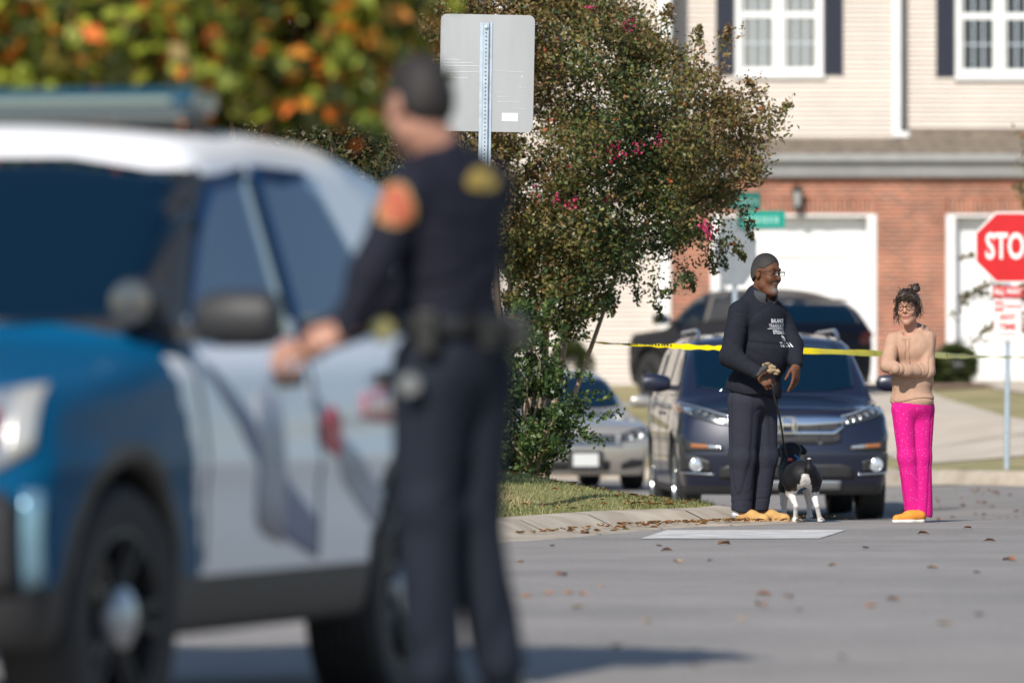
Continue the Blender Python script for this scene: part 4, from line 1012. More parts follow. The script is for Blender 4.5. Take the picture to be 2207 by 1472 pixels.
c.panel("headlamp", lampc, [(.44, .77), (.66, .77), (.82, .79), (.90, .84)], [(.44, .94), (.66, .985), (.82, 1.01), (.90, 1.02)], 'front', .010, (18, 6))
c.panel("turn_lamp", mat("dark red lens", (.25, .045, .025), .2, coat=.8), [(.73, .82), (.82, .84)], [(.73, .94), (.82, .96)], 'front', .016, (8, 4))
c.panel("lamp_surround", mat("lamp chrome", (.75, .72, .64), .25, metal=.6), [(.845, .81), (.905, .85)], [(.845, 1.01), (.905, 1.02)], 'front', .015, (8, 4))
gr = c.panel("grille", blackp, [(-.44, .62), (.44, .62)], [(-.44, .98), (.44, .98)], 'front', .010, (20, 6), mirror=False)[0]
for z in (.68, .78, .88): c.panel("grille_bar", silv, [(-.42, z), (.42, z)], [(-.42, z + .035), (.42, z + .035)], 'front', .02, (20, 1), mirror=False, parent=gr)
c.panel("air_intake", blackp, [(.50, .44), (.88, .46)], [(.50, .74), (.84, .74), (.88, .70)], 'front', .009, (10, 5))
c.panel("intake_trim", mat("intake silver", (.30, .50, .62), .25, metal=.7), [(.885, .47), (.925, .49)], [(.885, .74), (.925, .74)], 'front', .022, (6, 5))
pb2 = MB(); 
for sx in (-.3, .3): pb2.tube([(sx, -.07, .42), (sx, -.12, .62), (sx, -.10, .92)], .035, 8)
pb2.box((0, -.12, .72), (.7, .05, .12)); pb2.box((0, -.11, .50), (.7, .05, .08)); pb2.build("push_bar", blackp, c.root, smooth=False, bevel=.01)
for sg in (1, -1):
    c.mirror(sg * 1.12, 1.40, 1.215, blackp, sg, (.25, .17, .165))
    b = MB(); b.tube([(sg * .80, 1.42, 1.18), (sg * .86, 1.36, 1.22)], .02, 8); b.lathe([(0, -.05), (.05, -.05), (.070, -.02), (.072, .06), (.04, .10), (0, .11)], (sg * .86, 1.26, 1.26), 'y', 18); sp = b.build("spotlight", blackp, c.root, smooth=True)
    b = MB(); b.lathe([(0, -.056), (.06, -.052), (.066, -.045)], (sg * .86, 1.26, 1.26), 'y', 18); b.build("spot_lens", lampd, sp, smooth=True)
    for y in c.wheels: c.wheel(sg * .865, y, tyrem, blk, 5, hub=mat("police hub", (.45, .47, .50), .4, metal=.8), steer=R_(-6) if y < 2 else 0, tw=.25, rimr=.66)
    one = 0 if sg == 1 else 1
    for y in (1.47, 2.62, 3.62): c.panel("door_seam", seamm, [(y, .50), (y + .014, .50)], [(y, 1.14), (y + .014, 1.14)], 'side', .004, (1, 16), one=one)
    for y in (2.35, 3.4): c.panel("door_handle", blackp, [(y - .1, 1.02), (y + .1, 1.02)], [(y - .1, 1.06), (y + .1, 1.06)], 'side', .03, (6, 2), one=one, thick=.02)
    navy = mat("stripe navy", (.14, .16, .27), .5); lred = mat("livery red", (.50, .03, .05), .5); lgrey = mat("stripe grey", (.33, .35, .40), .5)
    c.panel("door_stripe", navy, [(1.60, 1.06), (1.95, .80), (2.3, .56), (2.6, .50)], [(1.60, 1.10), (1.95, .93), (2.3, .74), (2.6, .62)], 'side', .004, (30, 8), one=one)  # navy and grey diagonal bands laid over the doors
    c.panel("door_stripe", lgrey, [(2.55, .98), (2.9, .72), (3.3, .55), (3.8, .52)], [(2.55, 1.04), (2.9, .86), (3.3, .70), (3.8, .62)], 'side', .004, (30, 8), one=one)
    c.panel("door_stripe", lgrey, [(1.98, .62), (2.05, .58), (2.25, .55)], [(1.98, .98), (2.05, 1.02), (2.25, .98)], 'side', .006, (10, 4), one=one)
    c.panel("door_emblem", lred, [(2.66, .84), (2.78, .80), (2.86, .84)], [(2.66, .92), (2.78, .96), (2.86, .92)], 'side', .007, (8, 4), one=one)
    c.panel("door_emblem", mat("livery pink", (.55, .22, .26), .4, coat=.6), [(3.1, .92), (3.45, .90)], [(3.1, .99), (3.45, 1.02)], 'side', .007, (8, 3), one=one)
# seat tops seen through the side glass are left to the glass; light bar on the roof
lb = MB(); lb.prism([(-.13, 1.855), (-.15, 1.885), (-.11, 1.93), (.11, 1.93), (.15, 1.885), (.13, 1.855)], -.66, .66, 'yz')
bar = lb.build("light_bar", mat("light bar dome", (.006, .05, .085), .2, coat=.5), c.root, bevel=.015, loc=(0, 2.55, .0), smooth=False)
b = MB(); b.box((0, 0, 1.865), (1.26, .24, .03)); b.build("light_bar_base", mat("bar base", (.10, .115, .115), .4), bar, loc=(0, 0, -.02))
b = MB(); b.box((0, -.142, 1.887), (1.2, .012, .022)); b.build("lens_strip", mat("bar lens", (.16, .20, .17), .25, coat=.6), bar)
for sx in (-.52, .52): b = MB(); b.box((sx, 0, 1.835), (.07, .16, .06)); b.build("light_bar_foot", blk, bar)
b = MB(); b.tube([(.78, 1.92, 1.60), (.82, 1.82, 1.56)], .012, 6); b.tube([(.62, 2.5, 1.70), (.62, 2.5, 2.02)], [.012, .006], 6); b.build("aerial", blk, c.root)
# ------------------------------------------------------------------ people
def basis(yaw):
    """yaw 0 looks at the camera (-Y), positive turns towards +X; returns forward, own-right, up"""
    f = np.array([math.sin(yaw), -math.cos(yaw), 0]); r = np.array([-math.cos(yaw), -math.sin(yaw), 0]); return f, r, np.array([0, 0, 1.0])
class Head:
    def __init__(s, c, yaw, pitch=0.0, k=1.0, roll=0.0):
        f, r, u = basis(yaw)
        if pitch: f, u = f * math.cos(pitch) + u * math.sin(pitch), u * math.cos(pitch) - f * math.sin(pitch)
        if roll: r, u = r * math.cos(roll) + u * math.sin(roll), u * math.cos(roll) - r * math.sin(roll)
        s.M = np.stack([f, r, u], 1) * 1.0; s.c = np.array(c, float); s.k = k
    def w(s, f, r, u): return s.c + s.M @ (np.array([f, r, u]) * s.k)
    def e(s, f, r, u, a, b, c_): return ell(s.w(f, r, u), np.array([a, b, c_]) * s.k, s.M)
    def rc(s, a, b, r1, r2): return rcone(s.w(*a), s.w(*b), r1 * s.k, r2 * s.k)
    def sdf(s, fem=False, jowl=0.0):
        E, RC = s.e, s.rc
        solid = [E(-.012, 0, .035, .098, .076, .098), (E(.022, 0, -.03, .074, .059, .088), .03), (RC((.02, .036, -.075), (.072, .006, -.112), .031 + jowl, .022), .025), (RC((.02, -.036, -.075), (.072, -.006, -.112), .031 + jowl, .022), .025),
                 (E(.066, .036, -.03, .026, .028, .026), .025), (E(.066, -.036, -.03, .026, .028, .026), .025), (E(.078, 0, .034, .02, .052, .014 if not fem else .010), .015),
                 (RC((.086, 0, .016), (.112, 0, -.022), .0085, .0125 if fem else .0155), .012), (E(.096, .013, -.028, .012, .009, .008), .008), (E(.096, -.013, -.028, .012, .009, .008), .008),
                 (E(.088, 0, -.063, .013, .023, .009), .010), (E(.086, 0, -.076, .013, .020, .009), .008)]
        if jowl: solid += [(E(.05, 0, -.118, .045, .045, .025), .03)]
        for sg in (1, -1): solid += [(E(-.006, sg * .080, -.004, .019, .011, .034), .006), (E(.0, sg * .083, .018, .012, .008, .012), .006)]
        body = union(solid, .03); holes = [E(.100, .031, .010, .017, .018, .012), E(.100, -.031, .010, .017, .018, .012)]
        mouth = E(.106, 0, -.069, .012, .019, .0018)
        lids = [E(.076, sg * .031, .012, .0155, .016, .0145) for sg in (1, -1)]
        ears = [E(.004, sg * .094, -.002, .010, .008, .019) for sg in (1, -1)]
        def f(p):
            d = body(p)
            for h in holes: d = smax(d, -h(p), .014)
            for h in lids: d = smin(d, h(p), .006)
            for h in ears: d = smax(d, -h(p), .006)
            return smax(d, -mouth(p), .004)
        return f
    def local(s, V): return ((V - s.c) @ s.M) / s.k
def skin_cols(hd, V, base, lip, dark, beard=None, seed=3, extra=None):
    q = hd.local(V); n = len(V); c = np.tile(np.array(base, float), (n, 1))
    c *= (1 + .10 * wob(V, seed, 60))[:, None]
    def blend(w_, col): 
        nonlocal c; c = c * (1 - w_[:, None]) + np.array(col)[None] * w_[:, None]
    face = (np.abs(q) < .2).all(1)
    g = lambda f, r, u, a, b, e_: np.exp(-(((q[:, 0] - f) / a) ** 2 + ((np.abs(q[:, 1]) - r) / b) ** 2 + ((q[:, 2] - u) / e_) ** 2) ** 1.5) * face
    blend(np.clip(g(.1, 0, -.069, .03, .026, .013) * 1.1, 0, 1), lip)
    blend(np.clip(g(.09, .031, .040, .025, .022, .0055) * .95, 0, 1), dark)      # brows
    blend(np.clip(g(.1, 0, -.069, .02, .020, .0022), 0, 1) * .85, (dark[0] * .6, dark[1] * .4, dark[2] * .4))
    if beard:
        w_ = np.clip(g(.085, 0, -.105, .035, .030, .026) * 1.5, 0, 1) * (.7 + .3 * wob(V, 5, 400)); blend(np.clip(w_, 0, 1), beard)
        w2 = np.clip(g(.095, .012, -.048, .02, .024, .007), 0, 1) * .8; blend(w2, tuple(.6 * x for x in beard))
        w3 = np.clip(g(.085, .030, -.075, .03, .007, .025), 0, 1) * .55; blend(w3, tuple(.6 * x for x in beard))
    if extra is not None: c = extra(c, V)
    return c
def eyes(hd, parent, iris=(.06, .03, .015)):
    for sg in (1, -1):
        b = MB(); n = 12; P = []
        for i in range(n + 1):
            for j in range(n * 2):
                a, t_ = math.pi * i / n, math.pi * j / n; P.append(hd.w(.0795, sg * .031, .011) + .0118 * hd.k * np.array([math.sin(a) * math.cos(t_), math.sin(a) * math.sin(t_), math.cos(a)]))
        F = [(i * 2 * n + j, i * 2 * n + (j + 1) % (2 * n), (i + 1) * 2 * n + (j + 1) % (2 * n), (i + 1) * 2 * n + j) for i in range(n) for j in range(2 * n)]
        V = np.array(P); q = hd.local(V); d = np.hypot(np.abs(q[:, 1]) - .031, q[:, 2] - .010)
        col = np.where((d[:, None] < .0065) & (q[:, 0:1] > .08), np.array(iris)[None], np.array([.62, .58, .54])[None])
        mk("eye", V, F, mat("eye", (.6, .6, .6), .15, vcol=True, coat=.5), parent, True, cols=col)
def glasses(hd, parent, m, rx, rz_, thick, off=.112, ztop=.012, shape=2.0, lens=(.5, .55, .6)):
    b = MB(); L_ = MB()
    for sg in (1, -1):
        P = []
        for k in range(25):
            a = 2 * math.pi * k / 24; cx, cz = math.cos(a), math.sin(a)
            P.append(hd.w(off - .006 * abs(cx * rx + .034 - .034) / .02, sg * (.033 + rx * math.copysign(abs(cx) ** (2 / shape), cx)), ztop + rz_ * math.copysign(abs(cz) ** (2 / shape), cz)))
        b.tube(P, thick, 6, cap=False)
        cc = hd.w(off - .001, sg * .033, ztop); L_.add([tuple(cc)] + [tuple(p) for p in P[:-1]], [(0, 1 + k, 1 + (k + 1) % 24) for k in range(24)])
        b.tube([hd.w(off - .004, sg * (.033 + rx), ztop + .006), hd.w(off - .02, sg * .076, ztop + .008), hd.w(.0, sg * .088, ztop + .004), hd.w(-.02, sg * .087, ztop - .008)], thick, 6)
    b.tube([hd.w(off - .001, .033 - rx, ztop + .004), hd.w(off + .003, 0, ztop + .006), hd.w(off - .001, -.033 + rx, ztop + .004)], thick, 6)
    g = b.build("glasses", m, parent, smooth=True)
    lm_ = bpy.data.materials.new("spectacle lens"); lm_.use_nodes = True; nt = lm_.node_tree; out = nt.nodes["Material Output"]
    tr = nt.nodes.new("ShaderNodeBsdfTransparent"); gl = nt.nodes.new("ShaderNodeBsdfGlossy"); gl.inputs["Roughness"].default_value = .03; ms = nt.nodes.new("ShaderNodeMixShader"); fr = nt.nodes.new("ShaderNodeFresnel"); fr.inputs[0].default_value = 1.35
    tr.inputs[0].default_value = (.9, .9, .9, 1); nt.links.new(fr.outputs[0], ms.inputs[0]); nt.links.new(tr.outputs[0], ms.inputs[1]); nt.links.new(gl.outputs[0], ms.inputs[2]); nt.links.new(ms.outputs[0], out.inputs[0])
    L_.build("lens", lm_, g, fix=False)
def hand(wrist, d, n, side, curls, k=1.0, spread=.10, thumb=.5):
    """wrist point, finger direction d, back-of-hand normal n; side +1 puts the thumb on d x n; curls per finger (radians per joint)"""
    d = np.array(d, float); d /= np.linalg.norm(d); n = np.array(n, float); n -= d * (n @ d); n /= np.linalg.norm(n); t = np.cross(d, n) * side
    W = np.array(wrist, float); out = []
    M = np.stack([d, t, n], 1)
    out.append((ell(W + d * .048 * k, np.array([.055, .043, .017]) * k, M), .012)); out.append((rcone(W - d * .02 * k, W + d * .02 * k, .027 * k, .028 * k), .02))
    lens = [(.043, .026, .021), (.048, .030, .023), (.044, .028, .022), (.034, .021, .019)]
    for i, (l1, l2, l3) in enumerate(lens):
        o = (.031 - .0205 * i) ; p = W + (d * (.088 - .004 * abs(i - 1.2)) + t * o) * k; a = 0.0; sp = spread * (1.2 - .8 * i)
        out.append((rcone(W + (d * .04 + t * o * .8) * k, p, .013 * k, .0105 * k), .008))
        for j, l in enumerate((l1, l2, l3)):
            a += curls[i] * (1.0 if j else .8); dd = (d * math.cos(sp) + t * math.sin(sp)) * math.cos(a) - n * math.sin(a)
            q = p + dd * l * k; out.append((rcone(p, q, (.0098 - .0012 * j) * k, (.0088 - .0014 * j) * k), .003)); p = q
    p = W + (d * .022 + t * .026 - n * .006) * k; d1 = d * .75 + t * (.65 * (1 - thumb * .4)) - n * (.25 + thumb * .3); d1 /= np.linalg.norm(d1)
    q = p + d1 * .040 * k; out.append((rcone(p, q, .0155 * k, .0115 * k), .010)); d2 = d1 * .8 + d * .5 - t * thumb * .4 - n * thumb * .3; d2 /= np.linalg.norm(d2)
    r_ = q + d2 * .030 * k; out.append((rcone(q, r_, .0108 * k, .010 * k), .004)); out.append((rcone(r_, r_ + (d2 * .022 - n * .004) * k, .0098 * k, .0075 * k), .004))
    return out
def shoe(heel, yaw, L_=.29, wd=.05, h=.075):
    f, r, u = basis(yaw); H = np.array(heel, float)
    up = union([rcone(H + f * .045 + u * .045, H + f * .13 + u * .042, wd * .78, wd * .82), (rcone(H + f * .13 + u * .035, H + f * (L_ - .055) + u * .024, wd * .9, wd * .78), .03), (ell(H + f * .085 + u * (h - .01), (.075, wd * .85, .035), np.stack([f, r, u], 1)), .03)], .03)
    zb_ = H[2]
    return (lambda p: smax(up(p), (zb_ + .016) - p[:, 2], .006)), (lambda p: smax(smax(union([rcone(H + f * .045 + u * .01, H + f * .13 + u * .01, wd * .84, wd * .86), (rcone(H + f * .13 + u * .01, H + f * (L_ - .055) + u * .01, wd * .95, wd * .84), .03)], .03)(p), p[:, 2] - (zb_ + .022), .004), zb_ - p[:, 2], .003))
def folds(p, seed, fx, fy, fz):
    """anisotropic smooth noise for cloth"""
    q = p * np.array([fx, fy, fz]); return wob(q, seed, 1.0, 6)
def crease(v): return 1 - np.abs(v) * 2      # sharper ridges
def drape(p, seed, fx, fy, fz):
    """narrow valleys, 0 to 1"""
    fx, fy, fz = fx * 1.5, fy * 1.5, fz * 1.5; v = folds(p, seed, fx, fy, fz) + .25 * folds(p, seed + 500, fx * 2.3, fy * 2.3, fz * 2.3); return np.clip(1 - np.abs(v) * 3.6, 0, 1) ** 1.3
def sleeve(p, a, b, seed, f=9, g=24):
    """valleys running round a limb from a to b"""
    ax = (b - a) / np.linalg.norm(b - a); q = (p * f + np.outer(p @ ax, ax) * g) * 1.5; v = wob(q, seed, 1.0, 8); return np.clip(1 - np.abs(v) * 3.8, 0, 1) ** 1.3
def cloth(name, f, lo, hi, h, m, parent, cut=None, cols=None, thick=0):
    V, Q = surface(f, lo, hi, h)
    return mk(name, V, Q, m, parent, True, cols=cols(V) if cols else None)

# ---------- the man (root at his feet)
MX = (1625 - 1103.5) / 318; Y0 = F_PX / 318
def L1(px, py, y=0.0, ox=1625): return np.array([(px - ox) / 318.0, y, (1125 - py) / 318.0])
man = empty("person", (MX, Y0, 0.0), 0, "tall person in black lettered sweatshirt, dark trousers and tan clogs, holding the dog leash", "person")
fB, rB, uB = basis(R_(47))
hd = Head(L1(1651, 590, -.06), R_(48), R_(-6), 1.02, R_(2))
S_R = L1(1592, 672, -.13); E_R = L1(1574, 768, -.23); W_R = L1(1634, 806, -.335)
S_L = L1(1678, 682, .11); E_L = L1(1708, 742, .02); W_L = L1(1714, 786, -.10)
skin_m = mat("dark brown skin", (.17, .075, .045), .62, vcol=True, var=.12, vscale=70, spec=.25, subs=.03, bump=.002, bscale=300)
hr = hand(W_R, (.62, -.35, -.62), (-.1, -.85, .35), -1, (1.15, 1.2, 1.2, 1.2), 1.02, .03, 1.0)
hl_ = hand(W_L, (-.02, -.16, -1.0), (.80, -.5, .0), 1, (.22, .34, .40, .45), 1.06, .12, .35)
core = [rcone(hd.w(-.02, 0, -.07), L1(1640, 640, -.01), .062, .075), (rcone(L1(1640, 640, 0), L1(1640, 700, 0), .07, .12), .05), (rcone(L1(1640, 700, 0), L1(1622, 850, 0), .12, .12), .05),
        (rcone(S_R, L1(1640, 650, 0), .045, .06), .03), (rcone(S_L, L1(1640, 650, 0), .045, .06), .03), rcone(S_R, E_R, .045, .038), (rcone(E_R, W_R, .038, .028), .015), rcone(S_L, E_L, .045, .038), (rcone(E_L, W_L, .038, .028), .015),
        rcone(L1(1602, 850, -.05), L1(1598, 990, -.03), .08, .055), rcone(L1(1598, 990, -.03), L1(1594, 1100, 0), .055, .038), rcone(L1(1645, 850, .06), L1(1648, 990, .05), .08, .055), rcone(L1(1648, 990, .05), L1(1638, 1100, .07), .055, .038)]
HF = hd.sdf(jowl=.006)
body_f = union([HF] + [(q, .02) if not isinstance(q, tuple) else q for q in core] + hr + hl_, .02)
V, Q = surface(body_f, (-.45, -.55, .02), (.45, .35, 1.86), .0045)
def pal(c, V_):
    return c
mk("body", V, Q, skin_m, man, True, cols=skin_cols(hd, V, (.125, .052, .028), (.17, .065, .05), (.010, .007, .006), beard=(.17, .16, .155)))
eyes(hd, man)
hair_n = lambda p, s: .0012 * wob(p, s, 420, 14)
capf = union([hd.e(-.012, 0, .037, .1015, .0795, .1005), (hd.e(-.045, 0, -.01, .060, .076, .075), .03)], .02)
def hairf(p):
    q = hd.local(p)
    line = q[:, 0] - (.078 - 1.1 * np.maximum(.075 - q[:, 2], 0) + .15 * (np.abs(q[:, 1]) < .0))    # hairline runs back and down to the ear
    line = np.maximum(line, q[:, 0] - .074) + .005 * wob(p, 6, 170); d = smax(capf(p) + hair_n(p, 4), line * .8, .008)
    ear = np.maximum(-(q[:, 2] + .055), 0); d = smax(d, (-.075 - q[:, 2]), .006)
    d = smax(d, -(hd.e(.012, .085, -.006, .035, .04, .042)(p)), .004); return smax(d, -(hd.e(.012, -.085, -.006, .035, .04, .042)(p)), .004)
def haircol(V_): 
    q = hd.local(V_); g = .5 + .5 * wob(V_, 9, 500, 14); s_ = np.clip(.35 + .75 * (-(q[:, 2] - .06) / .12), 0, 1)
    return np.array([.016, .014, .013])[None] * (1 - (g * s_)[:, None]) + np.array([.075, .070, .068])[None] * (g * s_)[:, None]
hairm = mat("short grey hair", (.05, .05, .05), .75, vcol=True, bump=.004, bscale=500)
cloth("hair", hairf, hd.c - .19, hd.c + .19, .0035, hairm, man, cols=haircol)
glasses(hd, man, mat("black spectacle frame", (.012, .010, .010), .25), .026, .0155, .0022, .116, .010, 3.2)
# sweatshirt
shirtm = mat("black sweatshirt", (.016, .0175, .026), .9, spec=.15, var=.12, vscale=60, bump=.003, bscale=260)
tc = L1(1641, 690, 0)
MBd = np.stack([fB, rB, uB], 1)
tors = [ell(L1(1640, 690, 0), (.150, .205, .165), MBd), (rcone(L1(1600, 668, -.10), L1(1634, 634, -.02), .072, .066), .04), (rcone(L1(1634, 636, -.02), L1(1672, 674, .08), .066, .068), .04), (ell(L1(1643, 765, -.02), (.190, .200, .21), MBd), .06), (ell(L1(1624, 838, 0), (.192, .202, .18), MBd), .06),
        (rcone(L1(1634, 640, -.01), L1(1638, 658, -.01), .066, .085), .04)]
slv_R = [rcone(S_R, E_R + np.array([0, .01, 0]), .078, .076), (rcone(E_R, W_R + (E_R - W_R) * .10, .077, .050), .03)]
slv_L = [rcone(S_L, E_L, .080, .070), (rcone(E_L, W_L + (E_L - W_L) * .08, .070, .048), .03)]
tf, sR, sL = union(tors, .05), union(slv_R, .03), union(slv_L, .03)
neckcut = ell(L1(1654, 622, -.05) , (.078, .072, .085), hd.M)
def along(p, a, b):
    ba = b - a; return np.clip(((p - a) @ ba) / (ba @ ba), 0, 1)
def shirt(p):
    z = p[:, 2]
    t = tf(p) + .007 * folds(p, 21, 9, 9, 14) + .005 * drape(p, 22, 10, 10, 17) + .004 * drape(p, 27, 16, 16, 6) * (1 - sst(z, 1.0, 1.2))
    t = t + .010 * np.exp(-((z - (1.215 - .10 * (p[:, 0] - .0))) / .012) ** 2) * sst(p[:, 0], -.12, .0)       # roll over the belly
    tR, tL = along(p, E_R, W_R), along(p, E_L, W_L); uR, uL = along(p, S_R, E_R), along(p, S_L, E_L)
    a = sR(p) + .008 * sleeve(p, E_R, W_R, 31, 7, 15) * sst(uR, .6, 1) * (1 - .5 * sst(tR, .8, 1)) + .003 * sleeve(p, S_R, E_R, 35) * (1 - sst(uR, .8, 1)) + .005 * folds(p, 32, 16, 16, 26)
    b = sL(p) + .007 * sleeve(p, E_L, W_L, 33, 7, 15) * sst(uL, .6, 1) + .003 * sleeve(p, S_L, E_L, 36) * (1 - sst(uL, .8, 1)) + .005 * folds(p, 34, 16, 16, 26)
    d = smin(t, smin(a, b, .02), .022)
    hem = .865 - .16 * p[:, 0] + .010 * np.sin(p[:, 0] * 20)
    d = smax(d, hem - z, .010)
    return smax(d, -neckcut(p), .012)
def hollow(f, t=.012, lo=.0):
    return lambda p: smax(f(p), -(f(p) + t), .004)
sw = cloth("sweatshirt", shirt, (-.38, -.46, .78), (.42, .34, 1.68), .0065, shirtm, man)
# cuffs
ribm = mat("black rib knit", (.016, .017, .022), .9, bump=.004, bscale=200, stretch=(1, 1, .2))
for W_, E_ in ((W_R, E_R), (W_L, E_L)):
    dn = (W_ - E_) / np.linalg.norm(W_ - E_); b = MB(); A = W_ - dn * .035; b.tube([A - dn * .03, A - dn * .01, A + dn * .025, A + dn * .035], [.044, .048, .046, .040], 20); b.build("cuff", ribm, sw, smooth=True)
# collars
coll = mat("dark grey under shirt", (.040, .043, .052), .8, bump=.003, bscale=200)
uf = lambda p: smax(smax(union([ell(L1(1644, 640, -.03), (.105, .10, .085), MBd), (rcone(hd.w(-.03, 0, -.10), L1(1644, 640, -.03), .070, .085), .02)], .03)(p), p[:, 2] - (1.575 - .32 * ((p - L1(1640, 620, -.03)) @ fB)), .006), -(ell(hd.w(.03, 0, -.155), (.062, .052, .05), hd.M)(p)), .01)
cloth("undershirt", uf, (-.15, -.25, 1.40), (.27, .2, 1.66), .005, coll, man)
b = MB(); P = []
for k in range(33):
    a = 2 * math.pi * k / 32; q = L1(1654, 640, -.05) + fB * math.cos(a) * .085 + rB * math.sin(a) * .080 + np.array([0, 0, .028 - .040 * math.cos(a)])
    n_ = np.array([q]);
    for _ in range(4): dd = shirt(n_); g_ = np.stack([(shirt(n_ + np.eye(3)[i] * .004) - shirt(n_ - np.eye(3)[i] * .004)) / .008 for i in range(3)], -1); n_ = n_ - dd[:, None] * g_ / np.maximum((g_ * g_).sum(1), .2)[:, None]
    P.append(n_[0])
b.tube(P, .009, 8, cap=False); b.build("collar", ribm, sw, smooth=True)
# lettering: laid on the chest along the wearer's facing direction
letm = mat("shirt print", (.62, .64, .66), .7)
fT, rT, _ = basis(R_(50))
def chest_text(s, size, z, off=.0, u0=0.0, sx=1.0, under=False, extraV=None, shear=0.0):
    V, F = text_mesh(s, size, off, shear=shear) if extraV is None else extraV
    u = -(V[:, 0] * sx + u0)                # reads left to right seen from the front
    base = np.array([(1640 - 1625) / 318., -.01, 0])
    P0 = base + fT * .5 + np.outer(u, rT) + np.outer(V[:, 1] + z, uB); P0 = P0 if True else P0
    P, hit = cast(shirt, P0, -fT, .6, 100)
    keep = [f for f in F if all(hit[i] for i in f)]
    # subdivide is not needed at this size
    o = mk("lettering", P + fT * .0030, keep, letm, sw, False); return o
def dense(V, F, n=2):
    import bmesh
    bm = bmesh.new(); vs = [bm.verts.new(v) for v in V]
    for f in F:
        try: bm.faces.new([vs[i] for i in f])
        except Exception: pass
    bmesh.ops.triangulate(bm, faces=bm.faces); bmesh.ops.subdivide_edges(bm, edges=bm.edges, cuts=n, use_grid_fill=True); bmesh.ops.triangulate(bm, faces=bm.faces)
    bm.verts.ensure_lookup_table(); bm.verts.index_update(); V2 = np.array([v.co[:] for v in bm.verts]); F2 = [tuple(v.index for v in f.verts) for f in bm.faces]; bm.free(); return V2, F2
def txt(s, size, z, off, sx=1.0, u0=0.0, name=None):
    V, F = text_mesh(s, size, off); V = V * np.array([sx, 1, 1]); chest_text(None, 0, z, 0, u0, 1.0, extraV=dense(V, F, 1))
zc = lambda py: (1125 - py) / 318.
txt("BALANCE", .036, zc(692), .0016, .80, .0); txt("TRANQUILITY", .037, zc(703), .0005, .68, .0); txt("STRENGTH", .035, zc(716), .0016, .76, .012); txt("Tai Chi", .046, zc(743), .0005, .9, .028)
V = np.array([[-.082, -.0018, 0], [.082, -.0018, 0], [.082, .0018, 0], [-.082, .0018, 0]]); chest_text(None, 0, zc(708.5), 0, -.01, extraV=dense(V, [(0, 1, 2, 3)], 5))
# yin yang
V = []; F = []; R0 = .019
ang = np.linspace(-math.pi / 2, math.pi / 2, 15); outer = [(R0 * math.cos(a), R0 * math.sin(a)) for a in ang]
inner = [(-R0 / 2 * math.cos(a), R0 / 2 + R0 / 2 * math.sin(a)) for a in np.linspace(math.pi / 2, -math.pi / 2, 8)] + [(R0 / 2 * math.cos(a), -R0 / 2 + R0 / 2 * math.sin(a)) for a in np.linspace(math.pi / 2, -math.pi / 2, 8)][1:]
inner = inner[::-1]
V = [(x, z, 0) for x, z in outer] + [(x, z, 0) for x, z in inner]; n_ = len(outer); F = [(i, i + 1, n_ + i + 1, n_ + i) for i in range(n_ - 1)]
b0 = len(V); V += [(-R0 / 2 * .0 + R0 / 5 * math.cos(a) - .003, -R0 / 2 + R0 / 5 * math.sin(a), 0) for a in np.linspace(0, 6.28, 9)[:-1]]; F.append(tuple(range(b0, b0 + 8)))
for k in range(24):
    a0, a1 = 2 * math.pi * k / 24, 2 * math.pi * (k + 1) / 24; q = len(V); V += [(R0 * 1.0 * math.cos(a0), R0 * math.sin(a0), 0), (R0 * 1.08 * math.cos(a0), R0 * 1.08 * math.sin(a0), 0), (R0 * 1.08 * math.cos(a1), R0 * 1.08 * math.sin(a1), 0), (R0 * math.cos(a1), R0 * math.sin(a1), 0)]; F.append((q, q + 1, q + 2, q + 3))
chest_text(None, 0, zc(729), 0, .024, extraV=(np.array(V, float), F))
# trousers
trm = mat("charcoal track trousers", (.026, .028, .042), .85, spec=.2, var=.10, vscale=50, bump=.002, bscale=240)
HR, KR, AR = L1(1604, 868, -.06), L1(1600, 985, -.05), L1(1599, 1098, .0)
HL, KL, AL = L1(1642, 868, .05), L1(1650, 985, .05), L1(1638, 1098, .07)
legR = union([rcone(HR, KR, .110, .090), (rcone(KR, AR, .092, .070), .03)], .03); legL = union([rcone(HL, KL, .106, .086), (rcone(KL, AL, .088, .062), .03)], .03)
pel = ell(L1(1622, 860, 0), (.150, .165, .12), MBd)
def trousers(p):
    z = p[:, 2]; fo = .007 * drape(p, 41, 14, 14, 1.6) + .004 * folds(p, 42, 16, 16, 5) + .004 * drape(p, 43, 9, 9, 26) * (1 - sst(z, .12, .34)) + .001 * drape(p, 44, 9, 9, 20) * np.exp(-((z - .45) / .12) ** 2)
    d = smin(smin(legR(p), legL(p), .012), pel(p), .05) + fo
    d = smax(d, .072 + .02 * np.sin(p[:, 0] * 30) * .4 - z, .008); return smax(d, z - .93, .01)
cloth("trousers", trousers, (-.28, -.28, .03), (.28, .30, .96), .0065, trm, man)
sockm = mat("white sock", (.62, .64, .70), .9, bump=.003, bscale=300); tanm = mat("tan suede", (.50, .29, .10), .85, var=.15, vscale=30, bump=.002, bscale=200); solem = mat("tan sole", (.38, .22, .10), .7)
for A_, hx, hy, yw in ((AR, 1583, .02, 62), (AL, 1624, .11, 70)):
    b = MB(); b.tube([A_ + np.array([-.01, .0, .01]), A_ + np.array([-.03, .01, -.04]), np.array([(hx - 1625) / 318. + .03, hy - .02, .04])], [.040, .041, .036], 14); b.build("sock", sockm, man, smooth=True)
    u_, s_ = shoe(((hx - 1625) / 318., hy + .01, 0.0), R_(yw), .285, .044, .058)
    lo_ = np.array([(hx - 1625) / 318. - .1, hy - .25, -.01]); 
    sh = cloth("clog", u_, lo_, lo_ + np.array([.46, .45, .14]), .005, tanm, man); cloth("sole", s_, lo_, lo_ + np.array([.46, .45, .06]), .004, solem, sh)
